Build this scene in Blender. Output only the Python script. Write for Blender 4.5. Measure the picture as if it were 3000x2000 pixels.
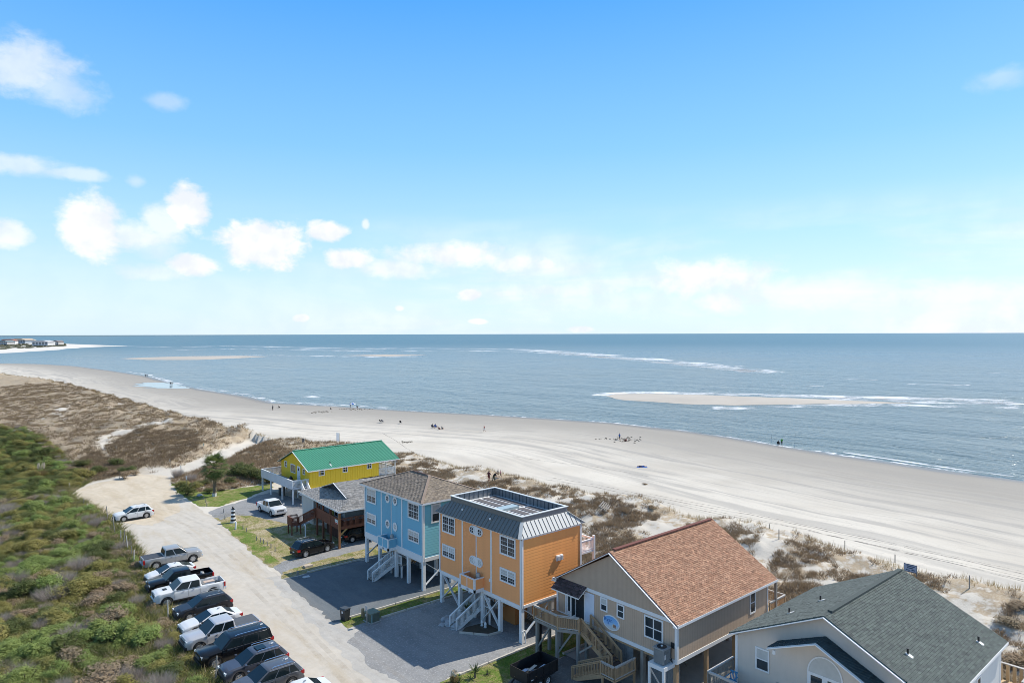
import bpy, bmesh, math, random
import numpy as np
from mathutils import Vector, Matrix, noise as mnoise
random.seed(7)
rng = np.random.default_rng(7)
R = math.radians
scene = bpy.context.scene
C = scene.collection
for o in list(bpy.data.objects):
    bpy.data.objects.remove(o)

# ------------------------------------------------------------------ frame
# World frame: X runs from the road towards the ocean, Y runs along the street,
# Z is up, the ground under the houses is z = 0 and the sea lies at z = SEA.
SEA = -2.0
F = 2000.0                      # focal length in photograph pixels (3000 px wide)
TH = 22.5 / F                   # camera pitch (down)
RHO = 0.0025                    # camera roll
CAMH = 25.0
_u = Vector((-0.6551, 0.75554)); _v = Vector((0.75554, 0.6551))
_O = Vector((0.7104, 54.8178))
def _w(x, y):
    d = Vector((x, y)) - _O
    return d.dot(_v), d.dot(_u)
CAMX, CAMY = _w(0, 0)
FWD = Vector((_v.y, _u.y, 0)).normalized()
RGT = Vector((FWD.y, -FWD.x, 0))
def ray(px, py):
    a = px - 1500.0; b = py - 1000.0
    x = (a - RHO * b) / F; z = -(b + RHO * a) / F
    y2 = math.cos(TH) + math.sin(TH) * z
    z2 = math.cos(TH) * z - math.sin(TH)
    return RGT * x + FWD * y2 + Vector((0, 0, z2))
def G(px, py, z=0.0):
    "photograph pixel -> point on the horizontal plane z"
    d = ray(px, py); k = (z - CAMH) / d.z
    return Vector((CAMX + d.x * k, CAMY + d.y * k, z))
def GT(px, py, z0=0.5):
    "photograph pixel -> point on the terrain"
    z = z0
    for _ in range(4):
        p = G(px, py, z); z = gh(p.x, p.y)
    return G(px, py, z)
def PX(pts, z=0.0):
    return [G(p[0], p[1], z) for p in pts]

# ------------------------------------------------------------------ camera
cam = bpy.data.cameras.new('camera'); camo = bpy.data.objects.new('camera', cam)
C.objects.link(camo)
cam.sensor_width = 36.0; cam.lens = 36.0 * F / 3000.0
cam.clip_start = 0.5; cam.clip_end = 90000.0
_f = (FWD * math.cos(TH) - Vector((0, 0, math.sin(TH)))).normalized()
_up = RGT.cross(_f).normalized()
_r = (RGT * math.cos(RHO) - _up * math.sin(RHO)); _up2 = _r.cross(_f)
m3 = Matrix((_r, _up2, -_f)).transposed()
camo.matrix_world = Matrix.Translation((CAMX, CAMY, CAMH)) @ m3.to_4x4()
scene.camera = camo
scene.render.resolution_x = 1024; scene.render.resolution_y = 682

# ------------------------------------------------------------------ sun, sky, exposure
SUNDIR = Vector((0.978, -0.208, 0)).normalized()      # horizontal direction towards the sun
SUNEL = R(47)
sd = bpy.data.lights.new('sun', 'SUN'); so = bpy.data.objects.new('sun', sd); C.objects.link(so)
sd.energy = 4.3; sd.angle = R(0.53); sd.color = (1.0, 0.94, 0.84)
tosun = SUNDIR * math.cos(SUNEL) + Vector((0, 0, math.sin(SUNEL)))
so.rotation_euler = tosun.to_track_quat('Z', 'Y').to_euler()
so.location = (0, 0, 60)
world = bpy.data.worlds.new('World'); scene.world = world; world.use_nodes = True
wt = world.node_tree; wt.nodes.clear()
class NT:
    "tiny node helper"
    def __init__(s, tree): s.t = tree
    def n(s, typ, **kw):
        nd = s.t.nodes.new(typ)
        for k, v in kw.items(): setattr(nd, k, v)
        return nd
    def link(s, a, b): s.t.links.new(a, b)
    def put(s, sock, v):
        if isinstance(v, bpy.types.NodeSocket): s.t.links.new(v, sock)
        else: sock.default_value = v
    def math(s, op, a, b=0.0, c=None, clamp=False):
        nd = s.n('ShaderNodeMath', operation=op); nd.use_clamp = clamp
        s.put(nd.inputs[0], a); s.put(nd.inputs[1], b)
        if c is not None: s.put(nd.inputs[2], c)
        return nd.outputs[0]
    def vmath(s, op, a, b=(0, 0, 0)):
        nd = s.n('ShaderNodeVectorMath', operation=op)
        s.put(nd.inputs[0], a)
        if op == 'SCALE': s.put(nd.inputs['Scale'], b)
        else: s.put(nd.inputs[1], b)
        return nd.outputs['Value'] if op in ('LENGTH', 'DOT_PRODUCT', 'DISTANCE') else nd.outputs[0]
    def noise(s, vec, scale, detail=2.0, rough=0.5, dist=0.0):
        nd = s.n('ShaderNodeTexNoise'); nd.inputs['Scale'].default_value = scale
        nd.inputs['Detail'].default_value = detail; nd.inputs['Roughness'].default_value = rough
        nd.inputs['Distortion'].default_value = dist
        if vec is not None: s.link(vec, nd.inputs['Vector'])
        return nd.outputs['Fac']
    def ramp(s, fac, stops, interp='LINEAR'):
        nd = s.n('ShaderNodeValToRGB'); nd.color_ramp.interpolation = interp
        cr = nd.color_ramp
        while len(cr.elements) < len(stops): cr.elements.new(0.5)
        for e, (p, c) in zip(cr.elements, stops):
            e.position = p; e.color = (c, c, c, 1) if not hasattr(c, '__len__') else (*c, 1)[:4]
        s.put(nd.inputs[0], fac)
        return nd.outputs['Color']
    def mix(s, fac, a, b, blend='MIX'):
        nd = s.n('ShaderNodeMix', data_type='RGBA', blend_type=blend)
        s.put(nd.inputs[0], fac)
        for sock, v in ((nd.inputs[6], a), (nd.inputs[7], b)):
            if isinstance(v, bpy.types.NodeSocket): s.link(v, sock)
            else: sock.default_value = (*v, 1)[:4]
        return nd.outputs[2]
    def maprange(s, v, a, b, c=0.0, d=1.0, smooth=True):
        nd = s.n('ShaderNodeMapRange'); nd.interpolation_type = 'SMOOTHSTEP' if smooth else 'LINEAR'
        s.put(nd.inputs[0], v)
        for i, q in enumerate((a, b, c, d)): s.put(nd.inputs[i + 1], q)
        return nd.outputs[0]

SKYSTR = 0.12
def make_sky():
    T = NT(wt)
    sky = T.n('ShaderNodeTexSky', sky_type='NISHITA')
    sky.sun_disc = False; sky.sun_elevation = SUNEL
    sky.sun_rotation = math.atan2(SUNDIR.x, SUNDIR.y)
    sky.air_density = 1.0; sky.dust_density = 0.5; sky.ozone_density = 2.5; sky.altitude = 20
    co = T.n('ShaderNodeTexCoord').outputs['Generated']
    d = T.vmath('NORMALIZE', co)
    sep = T.n('ShaderNodeSeparateXYZ'); T.link(d, sep.inputs[0])
    el = T.math('ARCSINE', sep.outputs[2])
    # azimuth measured from the direction the street view faces
    fx = T.vmath('DOT_PRODUCT', d, tuple(RGT)); fy = T.vmath('DOT_PRODUCT', d, tuple(FWD))
    az = T.math('ARCTAN2', fx, fy)
    # clear-sky colour grade by elevation (milky horizon, paled above the view to fill shade)
    # clear azure by elevation, blended over the physical sky so that both sides of the view stay even
    grade = T.mix(1.0, sky.outputs[0], (0.95, 1.05, 1.45), 'MULTIPLY')
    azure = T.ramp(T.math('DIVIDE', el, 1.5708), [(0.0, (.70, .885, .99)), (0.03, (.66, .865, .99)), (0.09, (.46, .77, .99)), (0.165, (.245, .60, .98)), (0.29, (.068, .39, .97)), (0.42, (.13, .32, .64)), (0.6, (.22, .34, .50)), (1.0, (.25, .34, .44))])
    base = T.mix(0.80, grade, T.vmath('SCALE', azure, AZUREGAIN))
    vec = T.n('ShaderNodeCombineXYZ'); T.put(vec.inputs[0], az); T.put(vec.inputs[1], el)
    vec = vec.outputs[0]
    # puffy noise used to break every outline
    wob = T.noise(T.vmath('MULTIPLY', vec, (1, 1.25, 1)), 16.0, 6.0, 0.58, 0.35)
    wob2 = T.noise(T.vmath('MULTIPLY', vec, (1, 1.6, 1)), 46.0, 4.0, 0.6, 0.2)
    wobs = T.math('ADD', T.math('MULTIPLY', T.math('SUBTRACT', wob, 0.5), 3.0), T.math('MULTIPLY', T.math('SUBTRACT', wob2, 0.5), 1.5))
    total = None
    def ae(px, py):
        r = ray(px, py).normalized()
        return math.atan2(r.dot(RGT), r.dot(FWD)), math.asin(r.z)
    # cumulus clouds: photograph pixel centre, half width, half height, density, softness
    clouds = [(60, 190, 130, 78, .62, .75), (175, 265, 90, 55, .45, .8), (490, 298, 62, 26, .35, .9),
              (60, 480, 120, 30, .55, .7), (200, 508, 95, 20, .5, .7), (20, 685, 62, 40, .8, .5),
              (270, 665, 85, 95, 1.0, .45), (400, 690, 130, 48, .75, .8), (545, 610, 62, 70, 1.05, .35), (480, 660, 70, 75, .7, .7), (460, 725, 70, 50, .4, .9),
              (770, 715, 135, 72, 1.15, .28), (570, 775, 75, 33, 1.0, .4), (450, 800, 110, 32, .5, .9),
              (965, 680, 68, 30, 1.05, .3), (1072, 658, 15, 20, .7, .6), (400, 532, 28, 20, .35, .9),
              (1030, 760, 78, 36, 1.0, .45), (1375, 862, 42, 22, 1.05, .35), (1480, 860, 60, 16, .6, .7), (882, 932, 28, 14, .9, .4), (1170, 903, 20, 12, .8, .5), (1400, 942, 32, 9, .8, .5),
              (1330, 748, 260, 52, .95, 1.0), (1150, 785, 190, 36, .75, 1.0), (1530, 770, 170, 44, .85, 1.0), (1650, 850, 300, 40, .6, 1.0), (2350, 860, 330, 60, .6, 1.0), (2800, 870, 320, 50, .6, 1.0), (1590, 775, 60, 26, .8, .6), (1480, 778, 34, 22, .8, .6), (1800, 880, 300, 60, .4, 1.0), (2070, 815, 230, 70, .95, 1.0), (2110, 880, 90, 45, .8, .8),
              (1700, 965, 45, 10, .9, .5), (2930, 230, 70, 32, .28, 1.0), (2860, 905, 200, 22, .6, 1.0), (2200, 850, 150, 40, .6, .9)]
    for (px, py, hw, hh, den, soft) in clouds:
        a, e = ae(px, py)
        q = T.vmath('DIVIDE', T.vmath('SUBTRACT', vec, (a, e, 0)), (hw / F * 0.92, hh / F * 0.95, 1))
        r = T.vmath('LENGTH', q)
        m = T.math('ADD', T.math('SUBTRACT', 1.0, r), T.math('MULTIPLY', wobs, 0.48))
        m = T.maprange(m, -0.18, 0.22 + 0.60 * soft, 0.0, den)
        total = m if total is None else T.math('MAXIMUM', total, m)
    # thin veils near the horizon (wide, soft) that carry on round the whole sky
    veil = T.noise(T.vmath('MULTIPLY', vec, (1.0, 5.0, 1)), 2.6, 5.0, 0.55, 0.3)
    veilband = T.math('MULTIPLY', T.maprange(el, 0.20, 0.09), T.maprange(veil, 0.36, 0.66))
    veilside = T.maprange(az, -0.42, 0.1, 0.25, 1.0)
    total = T.math('MAXIMUM', total, T.math('MULTIPLY', T.math('MULTIPLY', veilband, veilside), 0.72))
    # the same kind of cumulus goes on outside the view
    field = T.noise(T.vmath('MULTIPLY', vec, (1.0, 2.2, 1)), 7.0, 6.0, 0.55, 0.2)
    fm = T.math('MULTIPLY', T.maprange(field, 0.60, 0.70), T.math('MULTIPLY', T.maprange(el, 0.03, 0.08), T.maprange(el, 0.45, 0.3)))
    fm = T.math('MULTIPLY', fm, T.maprange(T.math('ABSOLUTE', az), 0.68, 0.78))
    total = T.math('MAXIMUM', total, fm)
    total = T.math('MINIMUM', total, 1.0)
    # slight grey-lilac modelling inside the clouds
    shade = T.maprange(T.noise(T.vmath('ADD', vec, (0.0, 0.018, 0)), 22.0, 4.0, 0.5), 0.35, 0.62)
    ccol = T.mix(shade, (0.84, 0.885, 0.985), (1.03, 1.03, 1.03))
    ccol = T.vmath('SCALE', ccol, CLOUDGAIN)
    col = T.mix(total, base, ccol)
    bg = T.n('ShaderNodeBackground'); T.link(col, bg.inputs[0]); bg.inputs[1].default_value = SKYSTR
    out = T.n('ShaderNodeOutputWorld'); T.link(bg.outputs[0], out.inputs[0])
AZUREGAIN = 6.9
CLOUDGAIN = 6.7
make_sky()
vs = scene.view_settings
vs.view_transform = 'Standard'; vs.look = 'None'; vs.gamma = 1.0; vs.use_curve_mapping = False
vs.exposure = 0.4
scene.render.engine = 'CYCLES'
scene.cycles.filter_width = 0.9; scene.cycles.max_bounces = 6; scene.cycles.transparent_max_bounces = 12
# ------------------------------------------------------------------ helpers
MATS = {}
def mat(name, col, rough=0.7, metal=0.0, var=0.0, vscale=3.0, bump=0.0, bscale=40.0, coat=0.0, spec=0.5, vcol=None, streak=False):
    "principled material with optional object-space colour variation and fine bump"
    if name in MATS: return MATS[name]
    m = bpy.data.materials.new(name); m.use_nodes = True
    T = NT(m.node_tree); b = m.node_tree.nodes['Principled BSDF']
    b.inputs['Base Color'].default_value = (*col, 1); b.inputs['Roughness'].default_value = rough
    b.inputs['Metallic'].default_value = metal; b.inputs['Specular IOR Level'].default_value = spec
    if coat: b.inputs['Coat Weight'].default_value = coat; b.inputs['Coat Roughness'].default_value = 0.05
    src = None
    if vcol:
        at = T.n('ShaderNodeAttribute'); at.attribute_name = vcol
        src = T.mix(1.0, at.outputs['Color'], col, 'MULTIPLY')
    if var:
        co = T.n('ShaderNodeTexCoord').outputs['Object']
        if streak:
            st_ = T.noise(T.vmath('MULTIPLY', co, (1, 1, .12)), 2.6, 5.0, 0.65); co = T.vmath('MULTIPLY', co, (1, 1, .6))
        n = T.noise(co, vscale, 5.0, 0.6)
        n2 = T.noise(co, vscale * 0.17, 2.0, 0.5)
        f = T.math('ADD', T.math('MULTIPLY', n, 0.6), T.math('MULTIPLY', n2, 0.4))
        if streak: f = T.math('ADD', T.math('MULTIPLY', f, .55), T.math('MULTIPLY', st_, .45))
        k = T.maprange(f, 0.3, 0.7, 1 - var, 1 + var, False)
        src = T.vmath('SCALE', src if src is not None else T.mix(0.0, col, col), k)
    if src is not None: T.link(src, b.inputs['Base Color'])
    if bump:
        co = T.n('ShaderNodeTexCoord').outputs['Object']
        bn = T.n('ShaderNodeBump'); bn.inputs['Strength'].default_value = bump; bn.inputs['Distance'].default_value = 0.02
        T.link(T.noise(co, bscale, 3.0, 0.6), bn.inputs['Height']); T.link(bn.outputs[0], b.inputs['Normal'])
    MATS[name] = m
    return m

def grooved(name, col, axis, pitch, depth=0.25, rough=0.75, var=0.06):
    "painted boards with dark grooves across one object axis (0 x, 1 y, 2 z)"
    if name in MATS: return MATS[name]
    m = mat(name, col, rough, var=var, vscale=2.0)
    T = NT(m.node_tree); b = m.node_tree.nodes['Principled BSDF']
    sep = T.n('ShaderNodeSeparateXYZ'); T.link(T.n('ShaderNodeTexCoord').outputs['Object'], sep.inputs[0])
    fr = T.math('FRACT', T.math('DIVIDE', sep.outputs[axis], pitch))
    g = T.maprange(T.math('ABSOLUTE', T.math('SUBTRACT', fr, 0.5)), 0.40, 0.47)
    old = b.inputs['Base Color'].links[0].from_socket
    T.link(T.vmath('SCALE', old, T.math('SUBTRACT', 1.0, T.math('MULTIPLY', g, depth))), b.inputs['Base Color'])
    bn = T.n('ShaderNodeBump'); bn.inputs['Strength'].default_value = 0.5; bn.inputs['Distance'].default_value = 0.02
    T.link(T.math('SUBTRACT', 1.0, g), bn.inputs['Height']); T.link(bn.outputs[0], b.inputs['Normal'])
    return m

class MB:
    "collects shapes that become ONE mesh object"
    def __init__(s): s.v = []; s.f = []; s.c = []
    def add(s, vs, fs):
        k = len(s.v); s.v += [tuple(p) for p in vs]; s.f += [tuple(i + k for i in f) for f in fs]; return s
    def box(s, x0, x1, y0, y1, z0, z1):
        v = [(x0, y0, z0), (x1, y0, z0), (x1, y1, z0), (x0, y1, z0), (x0, y0, z1), (x1, y0, z1), (x1, y1, z1), (x0, y1, z1)]
        return s.add(v, [(0, 3, 2, 1), (4, 5, 6, 7), (0, 1, 5, 4), (1, 2, 6, 5), (2, 3, 7, 6), (3, 0, 4, 7)])
    def obox(s, o, U, V, N, u0, u1, v0, v1, n0, n1):
        o = Vector(o); U = Vector(U); V = Vector(V); N = Vector(N)
        p = lambda a, b, c: o + U * a + V * b + N * c
        v = [p(u0, v0, n0), p(u1, v0, n0), p(u1, v1, n0), p(u0, v1, n0), p(u0, v0, n1), p(u1, v0, n1), p(u1, v1, n1), p(u0, v1, n1)]
        return s.add(v, [(0, 3, 2, 1), (4, 5, 6, 7), (0, 1, 5, 4), (1, 2, 6, 5), (2, 3, 7, 6), (3, 0, 4, 7)])
    def bar(s, a, b, w, h=None, up=(0, 0, 1)):
        "square bar from a to b"
        a = Vector(a); b = Vector(b); h = h or w
        d = (b - a); L = d.length; d = d / L
        sd_ = d.cross(Vector(up))
        if sd_.length < 1e-4: sd_ = d.cross(Vector((1, 0, 0)))
        sd_.normalize(); uu = sd_.cross(d)
        return s.obox(a, d, sd_, uu, 0, L, -w / 2, w / 2, -h / 2, h / 2)
    def tube(s, pts, rad, n=8, cap=True):
        k = len(s.v); pts = [Vector(p) for p in pts]
        rr = rad if hasattr(rad, '__len__') else [rad] * len(pts)
        pr = None
        for i, p in enumerate(pts):
            d = (pts[min(i + 1, len(pts) - 1)] - pts[max(i - 1, 0)]).normalized()
            ref = Vector((0, 0, 1)) if abs(d.z) < 0.9 else Vector((1, 0, 0))
            a = d.cross(ref).normalized()
            if pr is not None and a.dot(pr) < 0: a = -a
            pr = a; b = d.cross(a)
            for j in range(n):
                t = 2 * math.pi * j / n
                s.v.append(tuple(p + (a * math.cos(t) + b * math.sin(t)) * rr[i]))
        for i in range(len(pts) - 1):
            for j in range(n):
                j2 = (j + 1) % n
                s.f.append((k + i * n + j, k + i * n + j2, k + (i + 1) * n + j2, k + (i + 1) * n + j))
        if cap:
            s.f.append(tuple(k + j for j in range(n))[::-1]); e = k + (len(pts) - 1) * n
            s.f.append(tuple(e + j for j in range(n)))
        return s
    def lathe(s, prof, n=12, o=(0, 0, 0), axis='z'):
        k = len(s.v); o = Vector(o)
        for (r, h) in prof:
            for j in range(n):
                t = 2 * math.pi * j / n; c, q = r * math.cos(t), r * math.sin(t)
                s.v.append(tuple(o + (Vector((c, q, h)) if axis == 'z' else Vector((q, h, c)))))
        for i in range(len(prof) - 1):
            for j in range(n):
                j2 = (j + 1) % n
                s.f.append((k + i * n + j, k + i * n + j2, k + (i + 1) * n + j2, k + (i + 1) * n + j))
        return s
    def prism(s, poly, lo, hi):
        "polygon (list of 3D points) extruded along vector hi-lo"
        k = len(s.v); n = len(poly); lo = Vector(lo); hi = Vector(hi)
        s.v += [tuple(Vector(p) + lo) for p in poly] + [tuple(Vector(p) + hi) for p in poly]
        s.f.append(tuple(k + i for i in range(n))[::-1]); s.f.append(tuple(k + n + i for i in range(n)))
        for i in range(n):
            j = (i + 1) % n
            s.f.append((k + i, k + j, k + n + j, k + n + i))
        return s
    def mesh(s, name, smooth=False, fix=True):
        me = bpy.data.meshes.new(name); me.from_pydata(s.v, [], s.f)
        if fix:
            bm = bmesh.new(); bm.from_mesh(me); bmesh.ops.recalc_face_normals(bm, faces=bm.faces); bm.to_mesh(me); bm.free()
        if smooth:
            me.polygons.foreach_set('use_smooth', [True] * len(me.polygons))
        me.update(); return me
    def build(s, name, m, parent=None, loc=(0, 0, 0), smooth=False, fix=True, **tags):
        return obj(name, s.mesh(name, smooth, fix), m, parent, loc, **tags)
def obj(name, me, m, parent=None, loc=(0, 0, 0), **tags):
    o = bpy.data.objects.new(name, me); C.objects.link(o)
    if m is not None and len(me.materials) == 0: me.materials.append(m)
    o.location = loc
    if parent is not None: o.parent = parent
    for k, v in tags.items(): o[k] = v
    return o
def empty(name, loc, label, category, group=None, rz=0.0):
    o = bpy.data.objects.new(name, None); C.objects.link(o); o.location = loc; o.rotation_euler = (0, 0, rz)
    o.empty_display_size = 0.3
    o['label'] = label; o['category'] = category
    if group: o['group'] = group
    return o
def link_copy(src, parent, loc=None, rot=None, scale=None, name=None):
    c = src.copy(); C.objects.link(c)
    if parent is not None: c.parent = parent
    if loc is not None: c.location = loc
    if rot is not None: c.rotation_euler = rot
    if scale is not None: c.scale = scale
    return c
def copy_tree(o, parent=None):
    c = o.copy(); C.objects.link(c); c.parent = parent
    for ch in list(o.children): copy_tree(ch, c)
    return c
UNIT = MB().box(-.5, .5, -.5, .5, 0, 1).mesh('unit_bar')
_unit = {}
def unit_bar(m):
    "one shared bar mesh per material"
    if m.name not in _unit:
        me = UNIT.copy(); me.materials.append(m); _unit[m.name] = me
    return _unit[m.name]
def stick(name, m, parent, a, b, w):
    "straight bar that shares its mesh with all other bars of the material"
    a = Vector(a); b = Vector(b); d = b - a
    o = bpy.data.objects.new(name, unit_bar(m)); C.objects.link(o); o.parent = parent
    o.location = a; o.rotation_euler = d.to_track_quat('Z', 'Y').to_euler() if abs(d.x) + abs(d.y) > 1e-5 else (0, 0, 0)
    o.scale = (w, w, d.length)
    return o
def noise2(x, y, sc, oct=3):
    "vectorised value-gradient style noise from a fixed sum of rotated sines (smooth, cheap)"
    out = np.zeros_like(x); amp = 1.0; tot = 0
    r = np.random.default_rng(int(sc * 1000) + 11)
    for o in range(oct):
        for k in range(5):
            a = r.uniform(0, 2 * np.pi); ph = r.uniform(0, 2 * np.pi); fq = r.uniform(.7, 1.4) * 2 ** o / sc * 2 * np.pi
            out += amp * np.sin((x * np.cos(a) + y * np.sin(a)) * fq + ph + 1.3 * np.sin((y * np.cos(a * 2) + x * np.sin(a * 3)) * fq * .6 + ph * 2)) / 5 * 1.6
        tot += amp; amp *= .5
    return out / tot
def inpoly(x, y, poly):
    res = np.zeros(x.shape, bool); n = len(poly)
    for i in range(n):
        x0, y0 = poly[i][0], poly[i][1]; x1, y1 = poly[(i + 1) % n][0], poly[(i + 1) % n][1]
        c = ((y0 > y) != (y1 > y)) & (x < (x1 - x0) * (y - y0) / ((y1 - y0) or 1e-9) + x0)
        res ^= c
    return res
def polydist(x, y, pl, closed=False):
    d = np.full(x.shape, 1e9); n = len(pl)
    for i in range(n if closed else n - 1):
        ax, ay = pl[i][0], pl[i][1]; bx, by = pl[(i + 1) % n][0], pl[(i + 1) % n][1]
        ex, ey = bx - ax, by - ay; L = ex * ex + ey * ey + 1e-9
        t = np.clip(((x - ax) * ex + (y - ay) * ey) / L, 0, 1)
        d = np.minimum(d, np.hypot(x - ax - t * ex, y - ay - t * ey))
    return d
def sdist(x, y, poly):
    "signed distance, positive inside"
    d = polydist(x, y, poly, True)
    return np.where(inpoly(x, y, poly), d, -d)
def sstep(v, a, b):
    t = np.clip((v - a) / (b - a), 0, 1); return t * t * (3 - 2 * t)
# ------------------------------------------------------------------ ground, sea, roads
CREST_PX = [(-260, 1090), (0, 1103), (130, 1120), (250, 1150), (400, 1195), (540, 1235), (650, 1265), (770, 1288), (880, 1300), (980, 1300), (1150, 1330), (1300, 1362),
            (1500, 1398), (1600, 1425), (1750, 1452), (1950, 1495), (2100, 1522), (2260, 1566), (2330, 1580), (2500, 1625), (2700, 1680), (3000, 1762), (3300, 1850)]
CREST = [(p.x, p.y) for p in PX(CREST_PX, 1.6)] + [(37.0, -90.0), (36.0, -200.0)]
SHORE_PX = [(-300, 1068), (0, 1064), (120, 1066), (220, 1072), (330, 1086), (430, 1101), (520, 1127), (600, 1142), (720, 1160), (800, 1180), (1000, 1190), (1200, 1203), (1400, 1213), (1600, 1225), (1800, 1238), (2000, 1260), (2150, 1282), (2300, 1308), (2450, 1330), (2600, 1352), (2800, 1382), (3000, 1408), (3250, 1445)]
SHORE = [(p.x, p.y) for p in PX(SHORE_PX, SEA)] + [(114.0, -100.0), (110.0, -260.0)]
LANDPOLY = CREST + [(-900.0, -200.0), (-900.0, CREST[0][1])]
SHOREPOLY = SHORE + [(-900.0, -260.0), (-900.0, SHORE[0][1])]
FLAT = [(-120, -90), (13.5, -90), (13.5, 25), (17, 60), (20, 70), (10, 76), (-5, 82), (-12, 100), (-25, 110), (-60, 110), (-120, 60)]
PATH_PX = [(430, 1372), (520, 1368), (600, 1340), (690, 1318), (740, 1300), (790, 1283), (820, 1300), (760, 1316), (700, 1334), (620, 1356), (545, 1380), (500, 1400)]
BRUSHZ = [(196, 1436), (215, 1424), (262, 1411), (330, 1398), (395, 1384), (425, 1368), (500, 1358), (590, 1330), (570, 1300), (400, 1290), (300, 1330), (220, 1355), (195, 1400)]
TRACK_PX = [(455, 1390), (520, 1377), (575, 1360), (640, 1340), (700, 1322), (760, 1303), (830, 1285)]
PATH_PX2 = [(310, 1345), (285, 1310), (300, 1293), (345, 1278), (420, 1264), (500, 1256), (500, 1268), (400, 1280), (320, 1300), (312, 1320), (328, 1340)]
PATH_PX3 = [(118, 1236), (150, 1226), (178, 1205), (200, 1200), (190, 1220), (150, 1236)]
def ground_h(x, y, rough=True):
    x = np.asarray(x, float); y = np.asarray(y, float)
    dc = polydist(x, y, CREST); land = inpoly(x, y, LANDPOLY)
    ds = sdist(x, y, SHOREPOLY)
    far = np.clip(sdist(x, y, FLAT), -60, 0) * -1          # metres outside the flat ground
    fm = sstep(far, 0.5, 9)
    n1 = noise2(x, y, 13.0, 3); n2 = noise2(x, y, 4.2, 2)
    left = sstep(y, 85, 130)
    crest = 1.75 + 0.55 * n1 + left * 1.1
    hl = crest * (1 - sstep(dc, 0, 20 + 22 * left)) + fm * (0.42 * n1 + 0.2 * n2) * (0.6 + left) + 0.35 * fm
    tw = sstep(polydist(x, y, TRACKG), 1.5, 6.0)
    hl = np.where(land, hl * fm * (.35 + .65 * tw), 0)
    face = crest * (1 - sstep(dc, 0, 6.5)) * fm
    hb = SEA + np.clip(2.0 * ds / (ds + dc + 1e-6), -9, 2.0)
    hb = np.where(ds > 0, hb + 0.10 * n1 * sstep(ds, 2, 25) * sstep(dc, 4, 14), SEA + 0.045 * ds)
    h = np.where(land, hl, hb + np.where(ds > 0, face, 0))
    return h, dc, land, ds, fm, n1, n2
TRACKG = [(p.x, p.y) for p in PX(TRACK_PX, .3)]
def gh(x, y):
    return float(ground_h(np.array([x]), np.array([y]))[0][0])

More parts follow.
